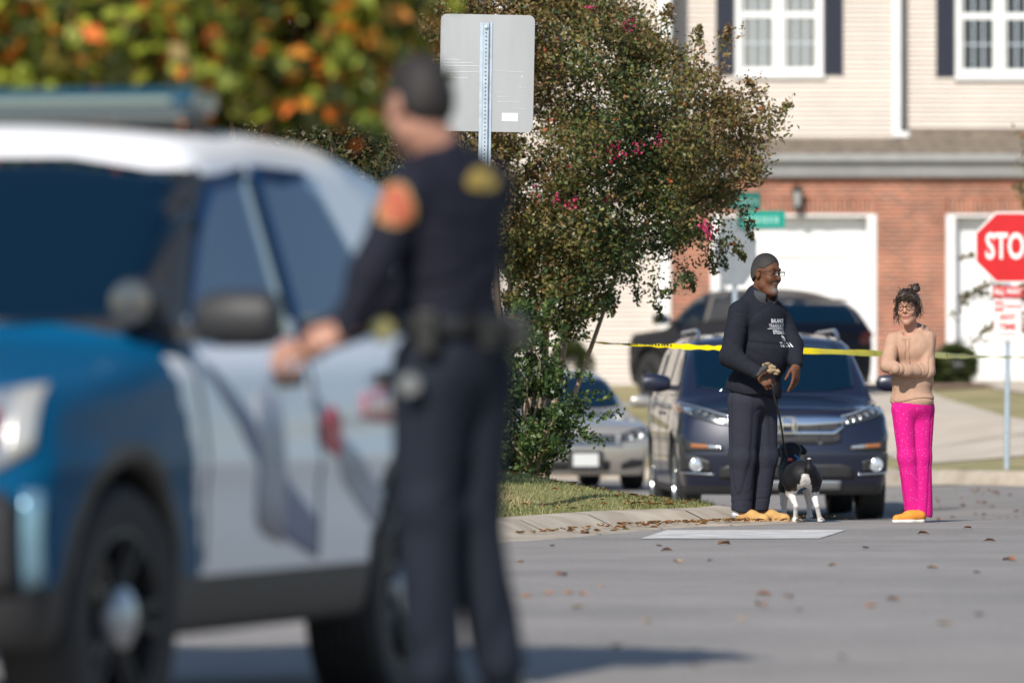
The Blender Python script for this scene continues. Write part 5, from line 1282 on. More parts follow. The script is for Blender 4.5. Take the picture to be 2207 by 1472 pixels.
# leash, handle and bag, held in his right hand
hw = W_R + np.array([.055, -.035, -.045])
lsh = empty("dog_leash", (MX, Y0, 0), 0, "black leash with grip running from the hand of the tall person to the dog", "leash")
leashm = mat("leash webbing", (.035, .035, .03), .7, bump=.002, bscale=200)
dogc = np.array([(1700 - 1625) / 318., .38, (1125 - 990) / 318.])
P = [hw + np.array([-.03, -.02, .03]), hw, hw + np.array([.03, .0, -.03]), L1(1664, 850, -.32), L1(1675, 885, -.20), L1(1684, 920, -.02), L1(1691, 955, .18), dogc]
PP = smooth_path([tuple(q) for q in [p_[:2] for p_ in P]], 6); zz = np.interp(np.linspace(0, 7, len(PP)), range(8), [p_[2] for p_ in P])
b = MB(); b.tube([(a[0], a[1], z_) for a, z_ in zip(PP, zz)], .008, 8, flat=.5); b.build("webbing", leashm, lsh, smooth=True)
b = MB(); b.tube([W_R + np.array([-.02, -.075, -.01]), W_R + np.array([.015, -.09, .03]), W_R + np.array([.045, -.10, .055])], [.010, .020, .021], 12); b.build("handle_grip", mat("grey rubber", (.05, .05, .05), .6), lsh, smooth=True)
bgm = mat("tan bag", (.33, .23, .13), .6, var=.35, vscale=40, bump=.01, bscale=90)
bc = W_R + np.array([.075, -.085, .03])
bag = empty("waste_bag", (MX, Y0, 0), 0, "crumpled tan and green camouflage bag held at the leash grip", "bag")
cloth("bag_film", lambda p: union([ell(bc, (.042, .03, .03)), (ell(bc + np.array([-.03, 0, .03]), (.035, .02, .022)), .01), (ell(bc + np.array([.03, 0, -.015]), (.03, .022, .026)), .01)], .01)(p) + .014 * np.clip(1 - np.abs(wob(p, 77, 110, 6)) * 3, 0, 1) + .008 * wob(p, 78, 60), bc - .11, bc + .11, .004, bgm, bag)

# ---------- the woman
WX = (1968 - 1103.5) / 318
L2 = lambda px, py, y=0.0: L1(px, py, y, 1968)
wom = empty("person", (WX, Y0 + .05, 0.0), 0, "person in peach hoodie and bright pink trousers, arms folded, wearing round glasses", "person")
fW, rW, uW = basis(R_(-28))
hw_ = Head(L2(1957, 663, -.04), R_(-17), R_(-3), .86, R_(-3))
sR_, eR_, wR_ = L2(1926, 733, -.02), L2(1912, 788, -.09), L2(1952, 800, -.19)       # her right arm
sL_, eL_, wL_ = L2(2000, 730, -.02), L2(1997, 800, -.10), L2(1928, 795, -.23)
hW1 = hand(wL_ + np.array([.01, .05, .0]), (-.55, .85, .0), (-.9, -.3, .3), 1, (.6, .6, .6, .6), .85, .02, .8)
coreW = [rcone(hw_.w(-.02, 0, -.07), L2(1966, 715, .0), .044, .046), (rcone(L2(1966, 735, 0), L2(1966, 860, 0), .07, .10), .03), rcone(sR_, L2(1966, 738, 0), .03, .04), rcone(sL_, L2(1966, 738, 0), .03, .04),
         rcone(sR_, eR_, .035, .028), (rcone(eR_, wR_, .028, .02), .01), rcone(sL_, eL_, .035, .028), (rcone(eL_, wL_, .028, .022), .01),
         rcone(L2(1948, 880, -.02), L2(1955, 1000, -.02), .07, .045), rcone(L2(1955, 1000, -.02), L2(1962, 1110, 0), .045, .03), rcone(L2(1985, 880, .02), L2(1985, 1000, .0), .07, .045), rcone(L2(1985, 1000, 0), L2(1982, 1110, 0), .045, .03)]
bf = union([hw_.sdf(True)] + coreW + hW1, .02)
V, Q = surface(bf, (-.28, -.38, .03), (.2, .2, 1.60), .0042)
skw = mat("fair skin", (.55, .30, .21), .62, vcol=True, var=.10, vscale=60, spec=.25, subs=.04, bump=.001, bscale=300)
mk("body", V, Q, skw, wom, True, cols=skin_cols(hw_, V, (.47, .25, .175), (.42, .13, .11), (.05, .025, .015)))
eyes(hw_, wom, (.10, .07, .04))
glasses(hw_, wom, mat("dark round frame", (.03, .018, .012), .3), .026, .021, .0024, .108, .008, 2.0)
hwm = mat("dark brown curly hair", (.032, .018, .010), .5, var=.5, vscale=60, bump=.02, bscale=160)
scalp = union([hw_.e(-.02, 0, .052, .108, .094, .104), (hw_.e(-.055, 0, -.03, .062, .082, .075), .03), (hw_.e(.050, 0, .088, .050, .070, .034), .03)], .02)
def hairw(p):
    q = hw_.local(p); d = scalp(p) + .011 * crease(wob(p, 51, 90, 6)) * .6
    front = q[:, 0] - np.interp(q[:, 2] + .012 * np.sin(q[:, 1] * 160), [-.12, -.02, .035, .052, .10], [-.025, -.005, .03, .115, .14])
    return smax(d, front, .010)
cloth("hair", hairw, hw_.c - .2, hw_.c + .2, .0045, hwm, wom)
bunc = L2(1973, 621, -.02)
cloth("hair_bun", lambda p: ell(bunc, (.034, .034, .031))(p) + .007 * crease(wob(p, 55, 130, 6)), bunc - .06, bunc + .06, .0035, hwm, wom)
b = MB(); r_ = random.Random(4)
def curl(p0, dirv, n, amp, L_, th):
    P = []; ph = r_.uniform(0, 6.28); d = np.array(dirv, float); d /= np.linalg.norm(d); a1 = np.cross(d, [0.3, 1, .2]); a1 /= np.linalg.norm(a1); a2 = np.cross(d, a1)
    for i in range(n):
        t = i / (n - 1); P.append(np.array(p0) + d * L_ * t + (a1 * math.cos(ph + t * 9) + a2 * math.sin(ph + t * 9)) * amp * (.3 + t))
    b.tube(P, [th * (1 - .7 * i / (n - 1)) for i in range(n)], 5)
for k in range(46):     # fringe and side curls
    a = r_.uniform(-1, 1); curl(hw_.w(.075 + .02 * (1 - a * a), a * .068, .100 + .01 * (1 - a * a)), hw_.M @ np.array([.35 + r_.uniform(-.2, .2), a * .35 + r_.uniform(-.4, .4), -1.0]), 9, .006, r_.uniform(.030, .062), .0042)
for k in range(60):
    a = r_.uniform(0, 6.28); sg = r_.choice((-1, 1)); curl(hw_.w(r_.uniform(-.07, .05), sg * r_.uniform(.075, .092), r_.uniform(-.02, .08)), hw_.M @ np.array([r_.uniform(-.3, .4), sg * r_.uniform(.0, .35), -1.0]), 12, .007, r_.uniform(.05, .12), .0036)
for k in range(50):
    a = r_.uniform(0, 6.28); e_ = r_.uniform(.1, 1.2); curl(hw_.w(-.02 + .105 * math.cos(a) * math.cos(e_), .09 * math.sin(a) * math.cos(e_), .052 + .10 * math.sin(e_)), hw_.M @ np.array([r_.uniform(-1, 1), r_.uniform(-1, 1), r_.uniform(-.5, 1)]), 8, .006, r_.uniform(.02, .045), .0026)
for k in range(22):
    curl(bunc + np.array([r_.uniform(-.03, .03), r_.uniform(-.03, .0), r_.uniform(-.02, .03)]), (r_.uniform(-1, 1), r_.uniform(-1, 1), r_.uniform(-.6, 1)), 7, .005, .026, .003)
b.build("hair_curls", hwm, wom, smooth=True)
peach = mat("peach fleece hoodie", (.44, .275, .195), .9, spec=.2, var=.07, vscale=25, bump=.003, bscale=220)
MW = np.stack([fW, rW, uW], 1)
tW = [ell(L2(1967, 750, 0), (.115, .148, .13), MW), (rcone(L2(1934, 733, -.01), L2(1996, 730, .0), .055, .055), .04), (ell(L2(1967, 820, .0), (.125, .150, .15), MW), .05), (ell(L2(1967, 862, .0), (.125, .156, .10), MW), .04)]
tWf = union(tW, .04)
aR = union([rcone(sR_, eR_, .056, .050), (rcone(eR_, wR_, .050, .040), .02)], .02); aL = union([rcone(sL_, eL_, .060, .054), (rcone(eL_, wL_, .054, .037), .02)], .02)
hoodf = union([rcone(L2(1994, 712, .04), L2(1944, 722, .03), .034, .026), (rcone(L2(1994, 712, .04), L2(1975, 706, .085), .036, .042), .02), (rcone(L2(1958, 728, -.085), L2(1984, 712, -.03), .012, .022), .012), (rcone(L2(1984, 712, -.03), L2(1996, 712, .03), .022, .032), .012), (rcone(L2(1950, 729, -.085), L2(1937, 726, -.02), .012, .020), .012), (rcone(L2(1937, 726, -.02), L2(1944, 722, .03), .020, .026), .012)], .01)
ncut = ell(L2(1957, 704, -.055), (.056, .052, .072), hw_.M)
def hoodie(p):
    z = p[:, 2]; t = tWf(p) + .005 * folds(p, 61, 13, 13, 9) + .003 * drape(p, 62, 13, 13, 8) + .003 * drape(p, 69, 9, 9, 20) * (1 - sst(z, .85, 1.1))
    tL, tR = along(p, eL_, wL_), along(p, eR_, wR_)
    a = aR(p) + .005 * sleeve(p, eR_, wR_, 63, 12, 26) + .003 * folds(p, 65, 25, 25, 30); c_ = aL(p) + .006 * sleeve(p, eL_, wL_, 64, 12, 26) + .003 * folds(p, 66, 25, 25, 30)
    d = smin(t, a, .014); d = smin(d, c_, .012); d = smin(d, hoodf(p) + .004 * folds(p, 67, 22, 22, 30), .014)
    hem = .772 + .018 * np.sin(p[:, 0] * 14 + .6)
    d = d + .005 * np.exp(-((z - hem - .050) / .005) ** 2) + .004 * (z < hem + .05)
    d = smax(d, hem - z, .006); return smax(d, -ncut(p), .010)
ho = cloth("hoodie", hoodie, (-.30, -.34, .73), (.24, .2, 1.36), .0052, peach, wom)
b = MB()
for dx in (-.014, .012):
    P = []
    for k in range(8):
        q0 = np.array([[L2(1954, 0)[0] + dx + .004 * math.sin(k * 1.3 + dx * 90), -.4, 1.24 - k * .024]]); P_, _h = cast(hoodie, q0, np.array([0, 1., 0]), .6, 60); P.append(P_[0] - np.array([0, .003, 0]))
    b.tube(P, .0042, 6)
b.build("drawstring", peach, ho, smooth=True)
pinkm = mat("pink pyjama cloth", (.80, .012, .27), .85, spec=.2, bump=.002, bscale=200)
def pink_dots(m):
    nt = m.node_tree; b = nt.nodes["Principled BSDF"]; L = nt.links; co = _n(nt, "ShaderNodeTexCoord"); vo = _n(nt, "ShaderNodeTexVoronoi"); vo.inputs["Scale"].default_value = 60; L.new(co.outputs["Object"], vo.inputs["Vector"])
    lt = _n(nt, "ShaderNodeMath", operation='LESS_THAN'); lt.inputs[1].default_value = .17; L.new(vo.outputs["Distance"], lt.inputs[0])
    mx = _n(nt, "ShaderNodeMix", data_type='RGBA'); mx.inputs[6].default_value = (.58, .010, .20, 1); mx.inputs[7].default_value = (.70, .15, .38, 1); L.new(lt.outputs[0], mx.inputs[0]); L.new(mx.outputs[2], b.inputs["Base Color"])
pink_dots(pinkm)
h1, k1, a1 = L2(1947, 885, -.03), L2(1955, 985, -.05), L2(1972, 1105, -.01); h2, k2, a2 = L2(1988, 885, .02), L2(1984, 985, .0), L2(1985, 1105, .0)
g1 = union([rcone(h1, k1, .078, .062), (rcone(k1, a1, .064, .066), .03)], .03); g2 = union([rcone(h2, k2, .090, .076), (rcone(k2, a2, .076, .082), .03)], .03)
def pants(p):
    z = p[:, 2]; fo = .006 * drape(p, 71, 17, 17, 2) + .004 * folds(p, 72, 20, 20, 8)
    d = smin(smin(g1(p), g2(p), .010), ell(L2(1968, 870, 0), (.12, .14, .12), MW)(p), .04) + fo
    d = smax(d, .030 + .012 * np.sin(p[:, 0] * 25) - z, .005); return smax(d, z - .81, .01)
cloth("trousers", pants, (-.22, -.22, .0), (.22, .2, .83), .0055, pinkm, wom)
orm = mat("orange knit shoe", (.72, .26, .03), .8, var=.12, vscale=40, bump=.003, bscale=250); wsm = mat("white sole", (.72, .70, .64), .6)
for hx, hy, yw in ((1996, -.06, -68), (1998, .06, -50)):
    h0 = ((hx - 1968) / 318., hy, 0.0); u_, s_ = shoe(h0, R_(yw), .275, .038, .055); lo_ = np.array([h0[0] - .28, hy - .25, -.01]); sh = cloth("shoe", u_, lo_, lo_ + np.array([.4, .4, .14]), .005, orm, wom); cloth("sole", s_, lo_, lo_ + np.array([.4, .4, .06]), .004, wsm, sh)

# ---------- the dog, seen from behind
DX = (1730 - 1103.5) / 318
dog = empty("dog", (DX, Y0 - .02, 0.0), 0, "black and white short-haired dog seen from behind with its tail raised", "dog")
D = lambda px, py, y=0.0: L1(px, py, y, 1730)
dp = [ell(D(1730, 1024, .03), (.112, .13, .104)), (ell(D(1724, 1026, .22), (.104, .20, .100)), .05), (ell(D(1717, 1027, .42), (.106, .14, .112)), .04), (ell(D(1712, 1024, .50), (.075, .07, .10)), .03),
      (rcone(D(1711, 1012, .48), D(1710, 982, .60), .062, .055), .03),
      # hind legs: thigh, knee forward, hock back, shank, paw
      (rcone(D(1708, 1035, .03), D(1707, 1062, .10), .068, .040), .03), (rcone(D(1707, 1064, .09), D(1715, 1090, -.02), .032, .017), .015), (rcone(D(1715, 1090, -.02), D(1714, 1116, .03), .016, .015), .008), (rcone(D(1714, 1120, .03), D(1713, 1121, -.035 + .11), .021, .020), .008),
      (rcone(D(1751, 1035, .03), D(1754, 1060, .10), .068, .040), .03), (rcone(D(1754, 1062, .09), D(1760, 1090, -.02), .032, .016), .015), (rcone(D(1760, 1090, -.02), D(1767, 1117, .02), .016, .015), .008), (rcone(D(1768, 1120, .02), D(1772, 1121, .07), .021, .019), .008),
      (rcone(D(1695, 1050, .42), D(1694, 1085, .42), .042, .022), .02), (rcone(D(1694, 1085, .42), D(1695, 1113, .42), .022, .017), .01), (rcone(D(1695, 1117, .42), D(1697, 1119, .47), .024, .021), .01),
      (rcone(D(1745, 1050, .42), D(1750, 1085, .42), .042, .021), .02), (rcone(D(1750, 1085, .42), D(1750, 1113, .42), .021, .017), .01), (rcone(D(1750, 1117, .42), D(1750, 1119, .47), .024, .021), .01),
      # tail
      (rcone(D(1741, 1020, -.07), D(1742, 1008, -.115), .026, .027), .015), (rcone(D(1742, 1008, -.115), D(1742, 990, -.125), .027, .016), .01),
      # head
      (ell(D(1711, 975, .62), (.080, .095, .060)), .02), (rcone(D(1711, 985, .72), D(1708, 990, .80), .042, .032), .02)]
for sg, px, py in ((-1, 1688, 972), (1, 1740, 970)): dp += [(rcone(D(px + sg * -6, 966, .62), D(px, py + 4, .62), .020, .022), .012), (rcone(D(px, py + 4, .62), D(px + sg * 0, py + (10 if sg < 0 else 3), .61), .022, .014), .01)]
dp += [(rcone(D(1713, 1121, .0), D(1713, 1121, .06), .017, .017), .01)]
dsub = ell(D(1733, 1070, .12), (.040, .25, .075)); dfu = union(dp, .03)
def dogf(p): return smax(smax(dfu(p), -dsub(p), .03) + .0012 * wob(p, 81, 200), -p[:, 2] + .002, .004)
def dogc_(V_):
    x, y, z = V_[:, 0], V_[:, 1], V_[:, 2]; nz = .010 * wob(V_, 82, 60) + .004 * wob(V_, 85, 240); wcol = np.array([.62, .60, .58]); bcol = np.array([.008, .008, .010])
    S = lambda v: np.clip(v / .008 + .5, 0, 1)      # soft fur edge
    rear = S(np.interp(z, [.12, .20, .28, .325, .35], [.075, .050, .036, .022, -.01]) - np.abs(x - .012) + nz) * (y < .14) * S(.345 - z)
    legs = S(np.where(y > .3, .195, .208) + nz + np.where(np.abs(x - .01) < .05, .05, 0) - z); chest = S(y - .45 + nz) * S(.24 - z)
    w_ = np.clip(np.maximum(np.maximum(rear, legs), chest), 0, 1)[:, None]; c_ = bcol * (1 - w_) + wcol * (1 + .08 * wob(V_, 83, 80))[:, None] * w_
    sp = (np.clip((wob(V_, 84, 170, 9) - .70) / .12, 0, 1) * legs)[:, None]; c_ = c_ * (1 - sp) + bcol * 4 * sp
    g = (np.exp(-((x - .012) ** 2 + ((z - .285) * .8) ** 2) / .016 ** 2) * (y < .1) * .55)[:, None]; c_ = c_ * (1 - g) + np.array([.30, .22, .21]) * g
    tl = ((y < -.085) & (np.abs(x - .04) < .06) & (z > .33))[:, None]; c_ = np.where(tl, bcol, c_); c_ = np.where(tl & (z > .428)[:, None], np.array([.45, .42, .36]), c_); return c_
V, Q = surface(dogf, (-.22, -.18, -.01), (.2, .88, .56), .005)
mk("body", V, Q, mat("dog coat", (.1, .1, .1), .6, spec=.3, vcol=True, bump=.004, bscale=220), dog, True, cols=dogc_(V))
# harness straps laid round the neck and chest
def ring(c0, n0, r0, th, nm, m, w_=.012, a0=0, a1=6.283, steps=40):
    n0 = np.array(n0, float); n0 /= np.linalg.norm(n0); u_ = np.cross(n0, [1, 0, 0.01]); u_ /= np.linalg.norm(u_); v_ = np.cross(n0, u_); P = []
    for k in range(steps + 1):
        a = a0 + (a1 - a0) * k / steps; d_ = u_ * math.cos(a) + v_ * math.sin(a); q, _h = cast(dogf, np.array([c0 + d_ * r0]), -d_, r0, 60); P.append(q[0] + d_ * th * .6)
    b = MB(); b.tube(P, th, 6, cap=(a1 - a0) < 6.2, flat=1.0); return b.build(nm, m, dog, smooth=True)
blu = mat("blue harness webbing", (.05, .17, .33), .6); ring(D(1712, 990, .535), (0, 1, -.5), .14, .009, "collar", mat("dark collar", (.03, .03, .03), .6))
ring(D(1718, 1020, .36), (.25, 1, .0), .19, .009, "harness_strap", blu, a0=3.3, a1=6.1); ring(D(1714, 1010, .47), (-.3, 1, -.35), .17, .009, "harness_strap", blu, a0=3.3, a1=6.1)
b = MB(); b.box((0, 0, 0), (.030, .012, .022)); b.build("red_tag", mat("red tag", (.75, .03, .05), .35), dog, bevel=.004, loc=tuple(D(1707, 991, .37)))

# ---------- the officer (root at the feet)
SO = 790.0; YO = F_PX / SO; zO = float(road_z(0, YO))
OX = (960 - 1103.5) / SO
def O(px, py, y=0.0): return np.array([(px - 960) / SO, y, CAM_H - (py - YH) / SO - zO])
off = empty("person", (OX, YO, zO), 0, "officer in dark navy uniform seen from behind, standing beside the blue police car", "person")
fO, rO, uO = basis(R_(-128)); MO = np.stack([fO, rO, uO], 1)
ho_ = Head(O(902, 226, 0), R_(-142), R_(-8), .95, 0)
shL, shR = O(885, 415, -.13), O(1055, 405, .12)      # his left shoulder is on the camera side
elL, elR = O(800, 590, -.22), O(900, 620, .16)
wrL, wrR = O(745, 715, -.26), O(668, 740, -.05)
hnL = hand(wrL, (-.9, -.05, -.25), (.0, -.75, .6), 1, (.9, .95, 1, 1), .92, .03, .9); hnR = hand(wrR, (-.85, -.3, -.3), (.1, -.5, .85), -1, (.9, .9, 1, 1), .92, .03, .9)
co_ = [rcone(ho_.w(-.02, 0, -.07), O(955, 350, 0), .060, .065), (rcone(O(960, 400, 0), O(975, 740, 0), .08, .09), .05), rcone(shL, O(965, 390, 0), .05, .07), rcone(shR, O(965, 390, 0), .05, .07), rcone(shL, elL, .045, .038), (rcone(elL, wrL, .038, .028), .02), rcone(shR, elR, .045, .038), (rcone(elR, wrR, .038, .028), .02),
       rcone(O(935, 800, -.05), O(928, 1090, -.05), .07, .05), rcone(O(928, 1090, -.05), O(940, 1440, -.03), .05, .04), rcone(O(1018, 800, .06), O(1020, 1090, .06), .07, .05), rcone(O(1020, 1090, .06), O(1072, 1440, .08), .05, .04)]
V, Q = surface(union([ho_.sdf()] + co_ + hnL + hnR, .02), (-.55, -.5, .05), (.3, .35, 2.0), .0065)
mk("body", V, Q, mat("light skin", (.40, .20, .135), .5, vcol=True), off, True, cols=skin_cols(ho_, V, (.40, .20, .135), (.4, .15, .12), (.03, .02, .015)))
eyes(ho_, off)
co2 = union([ho_.e(-.014, 0, .040, .106, .084, .106), (ho_.e(-.045, 0, -.01, .066, .079, .07), .03)], .02)
def oh(p):
    q = ho_.local(p); line = q[:, 0] - (.078 - 1.0 * np.maximum(.075 - q[:, 2], 0)); d = smax(co2(p) + .002 * wob(p, 91, 220), np.maximum(line, q[:, 0] - .078) * .8, .008); d = smax(d, -.065 - q[:, 2], .006)
    d = smax(d, -(ho_.e(.012, .085, -.006, .034, .04, .04)(p)), .004); return smax(d, -(ho_.e(.012, -.085, -.006, .034, .04, .04)(p)), .004)
cloth("hair", oh, ho_.c - .2, ho_.c + .2, .006, mat("dark cropped hair", (.014, .010, .009), .7, var=.3, vscale=60), off)
navym = mat("navy uniform shirt", (.008, .009, .018), .8, spec=.25, var=.12, vscale=30, bump=.002, bscale=200); navyp = mat("navy uniform trousers", (.010, .014, .024), .8, spec=.25, var=.12, vscale=30, bump=.002, bscale=200)
to = [ell(O(968, 470, 0), (.128, .205, .21), MO), (rcone(O(905, 400, -.10), O(1040, 395, .09), .075, .075), .05), (ell(O(975, 600, 0), (.125, .17, .17), MO), .05), (ell(O(978, 690, 0), (.125, .165, .09), MO), .04), (rcone(O(948, 335, 0), O(955, 370, 0), .072, .09), .03)]
tof = union(to, .05); oaL = union([rcone(shL, elL, .075, .062), (rcone(elL, wrL, .062, .040), .03)], .03); oaR = union([rcone(shR, elR, .075, .062), (rcone(elR, wrR, .062, .048), .03)], .03)
ocut = ell(O(922, 318, 0), (.08, .075, .075), ho_.M)
zbelt = O(0, 702)[2]
def oshirt(p):
    t = tof(p) + .007 * folds(p, 92, 10, 10, 8) + .010 * drape(p, 93, 12, 12, 16); a = smin(oaL(p), oaR(p), .01) + .010 * drape(p, 94, 12, 12, 18); d = smin(t, a, .02)
    return smax(smax(d, zbelt - .01 - p[:, 2], .01), -ocut(p), .01)
oshirt2 = lambda p: np.where((p[:, 0] < -.20) & (p[:, 2] < 1.2), smin(oaL(p), oaR(p), .01) + .006 * crease(folds(p, 94, 14, 14, 22)), oshirt(p))
os_ = cloth("uniform_shirt", oshirt2, (-.50, -.42, .98), (.30, .35, 1.76), .009, navym, off)
L_g = union([rcone(O(930, 820, -.06), O(922, 1090, -.05), .112, .088), (rcone(O(922, 1090, -.05), O(938, 1440, -.03), .088, .074), .04)], .04); R_g = union([rcone(O(1022, 820, .06), O(1014, 1080, .06), .112, .086), (rcone(O(1014, 1080, .06), O(1076, 1430, .08), .086, .070), .04)], .04)
def otr(p):
    d = smin(smin(L_g(p), R_g(p), .012), ell(O(975, 775, 0), (.135, .170, .16), MO)(p), .05) + .010 * drape(p, 95, 12, 12, 4); return smax(smax(d, p[:, 2] - zbelt, .01), .07 - p[:, 2], .01)
cloth("uniform_trousers", otr, (-.3, -.3, .03), (.32, .35, 1.28), .009, navyp, off)
beltm = mat("black duty belt", (.012, .012, .013), .35, coat=.2)
def obelt(p):
    q = ell(O(976, 700, 0), (.150, .188, .30), MO)(p); return smax(smax(q, np.abs(p[:, 2] - zbelt) - .028, .006), -(q + .03), .004)
be = cloth("duty_belt", obelt, (-.28, -.28, 1.02), (.30, .3, 1.3), .009, beltm, off)
for (ang_, h_, w2, nm) in ((-20, .12, .06, "pouch"), (28, .10, .05, "pouch"), (60, .09, .07, "radio_pouch"), (150, .11, .05, "pouch")):
    a = R_(ang_); q = O(976, 0)[0]; p_ = np.array([q + .20 * math.sin(a), -.20 * math.cos(a), zbelt - .02]); b = MB(); b.box((0, 0, 0), (w2, .045, h_)); b.build(nm, beltm, be, bevel=.01, loc=tuple(p_), rot=(0, 0, a))
p_ = O(1060, 780, .17); b = MB(); b.box((0, 0, .07), (.04, .07, .10)); b.tube([(0, 0, .06), (0, -.02, -.10)], [.035, .022], 10); b.build("holster", beltm, be, bevel=.008, loc=tuple(p_), smooth=False)
b = MB(); b.lathe([(0, -.006), (.028, -.006), (.034, .0), (.028, .004)], (0, 0, 0), 'y', 18); b.build("key_ring", mat("dull steel", (.3, .3, .3), .3, metal=.9), be, loc=tuple(O(884, 828, -.21)))
b = MB(); b.lathe([(0, -.008), (.030, -.006), (.034, .0)], (0, 0, 0), 'y', 18); b.build("brass_badge", mat("dull brass", (.32, .28, .12), .35, metal=.7), be, loc=tuple(O(828, 712, -.20)))
def patch(px, py, w2, h2, m, name, m2=None):
    n = 20; c0 = O(px, py, 0); ring_ = [(0, 0)] + [(r * math.cos(a), r * math.sin(a)) for r in (.5, 1) for a in np.linspace(0, 2 * math.pi, n, endpoint=False)]
    P0 = np.array([[c0[0] + u * w2, -.6, c0[2] + v * h2 - (.25 * h2 * (abs(u) > .6))] for u, v in ring_]); P, h_ = cast(oshirt2, P0, np.array([0, 1., 0]), 1.2, 120)
    F = [(0, 1 + k, 1 + (k + 1) % n) for k in range(n)] + [(1 + k, 1 + n + k, 1 + n + (k + 1) % n, 1 + (k + 1) % n) for k in range(n)]
    return mk(name, P + np.array([0, -.005, 0]), F, m, os_, True)
patch(856, 446, .053, .062, mat("patch gold edge", (.34, .21, .07), .7), "sleeve_patch"); o = patch(856, 446, .043, .052, mat("patch red", (.36, .045, .025), .7, col2=(.36, .11, .04), vscale=22), "patch_field"); o.data.transform(Matrix.Translation((0, -.003, 0)))
patch(1040, 388, .044, .033, mat("gold shoulder patch", (.40, .28, .06), .6, var=.2, vscale=40), "shoulder_patch")
for hx, hy, yw in (O(958, 0)[0] , .03, -115), (O(1085, 0)[0], .12, -110):
    u_, s_ = shoe((hx + .05, hy, 0.0), R_(yw), .31, .055, .10); lo_ = np.array([hx - .35, hy - .3, -.01]); up2 = (lambda u0, hx=hx, hy=hy: (lambda p: smin(u0(p), smax(rcone((hx, hy, .06), (hx, hy, .18), .062, .060)(p), .03 - p[:, 2], .01), .03)))(u_)
    sh = cloth("boot", up2, lo_, lo_ + np.array([.55, .6, .25]), .009, beltm, off); cloth("sole", s_, lo_, lo_ + np.array([.55, .6, .06]), .006, blackp, sh)
# ------------------------------------------------------------------ plants
def leaves_mesh(C0, size, normal=None, aspect=.5, rs=1, jit=1.0, fold=.25):
    """one rhombic folded leaf (two triangles pairs) per centre"""
    r = np.random.default_rng(rs); n = len(C0)
    a = r.normal(size=(n, 3)); a /= np.linalg.norm(a, axis=1)[:, None]
    b = r.normal(size=(n, 3)); b -= a * (a * b).sum(1)[:, None]; b /= np.linalg.norm(b, axis=1)[:, None]; c_ = np.cross(a, b)
    s = (size * r.uniform(.6, 1.35, n))[:, None]
    tip, base = C0 + a * s * .5, C0 - a * s * .5; l = C0 + b * s * aspect * .5 + c_ * s * fold * .3 + a * s * .05; r2 = C0 - b * s * aspect * .5 + c_ * s * fold * .3 + a * s * .05
    V = np.stack([base, r2, tip, l], 1).reshape(-1, 3); k = np.arange(n) * 4
    F = np.stack([k, k + 1, k + 2, k + 3], -1); return V, F
def inpoly(P, x, y):
    c_ = np.zeros(len(x), bool); n = len(P); j = n - 1
    for i in range(n):
        xi, yi = P[i]; xj, yj = P[j]; t = ((yi > y) != (yj > y)) & (x < (xj - xi) * (y - yi) / (yj - yi + 1e-12) + xi); c_ ^= t; j = i
    return c_
def edge_dist(P, x, y):
    d = np.full(len(x), 1e9); n = len(P)
    for i in range(n):
        a = np.array(P[i], float); b = np.array(P[(i + 1) % n], float); ab = b - a; q = np.stack([x, y], -1) - a; t = np.clip(q @ ab / (ab @ ab), 0, 1); d = np.minimum(d, np.linalg.norm(q - t[:, None] * ab, axis=1))
    return d
def crown_points(poly, nclump, Y, yspread, per, cr, seed, flat=.8, ext=0.0):
    """clump centres inside an outline given in metres (x,z); depth follows the distance from the outline"""
    r = np.random.default_rng(seed); xs = [p[0] for p in poly]; zs = [p[1] for p in poly]; out = []
    while len(out) < nclump:
        x = r.uniform(min(xs), max(xs), 400); z = r.uniform(min(zs), max(zs), 400); k = inpoly(poly, x, z); x, z = x[k], z[k]
        d = edge_dist(poly, x, z); k = d > ext; x, z, d = x[k], z[k], d[k]; yy = r.uniform(-1, 1, len(x)) * np.minimum(yspread, np.sqrt(np.maximum(d, .01) * 2 * yspread)); out += list(zip(x, Y + yy, z))
    Cc = np.array(out[:nclump]); n = nclump * per
    ci = np.repeat(np.arange(nclump), per); g = r.normal(size=(n, 3)); g /= np.linalg.norm(g, axis=1)[:, None]
    rad = (r.uniform(0, 1, n) ** (1 / 2.2))[:, None] * (cr * r.uniform(.6, 1.4, nclump))[ci][:, None]
    return Cc, Cc[ci] + g * rad * np.array([1, 1, flat]), ci
def limbs(mb, base, pts, r0, r1, seed, n=5):
    r = np.random.default_rng(seed)
    for q, rr in zip(pts, np.linspace(r0, r1, len(pts))):
        q = np.array(q); b0 = np.array(base); P = [b0]
        for k in range(1, n): t = k / n; P.append(b0 * (1 - t) + q * t + r.normal(size=3) * .035 * np.linalg.norm(q - b0) + np.array([0, 0, .05 * math.sin(t * 3.14)]))
        P.append(q); mb.tube([tuple(p) for p in P], list(np.linspace(rr, rr * .35, n + 1)), 7)
# crepe myrtle behind the grass bank
barkm = mat("pale smooth bark", (.40, .30, .21), .8, col2=(.20, .15, .11), vscale=7, bump=.02, bscale=30, stretch=(1, 1, .3))
YT = 52.4; ST = F_PX / YT
def T(px, py): return ((px - 1103.5) / ST, CAM_H - (py - YH) / ST)
poly = [T(*q) for q in [(700, 190), (760, 60), (840, -60), (1000, -130), (1200, -150), (1350, -110), (1390, -20), (1430, 60), (1500, 95), (1560, 150), (1640, 215), (1690, 250), (1665, 330), (1660, 400), (1600, 430), (1590, 490), (1520, 540), (1450, 560), (1400, 600), (1330, 600), (1260, 640), (1150, 620), (1040, 600), (900, 520), (780, 460), (720, 330)]]
Cc, P1, ci = crown_points(poly, 600, YT, 1.4, 220, .205, 3, .8, .13)
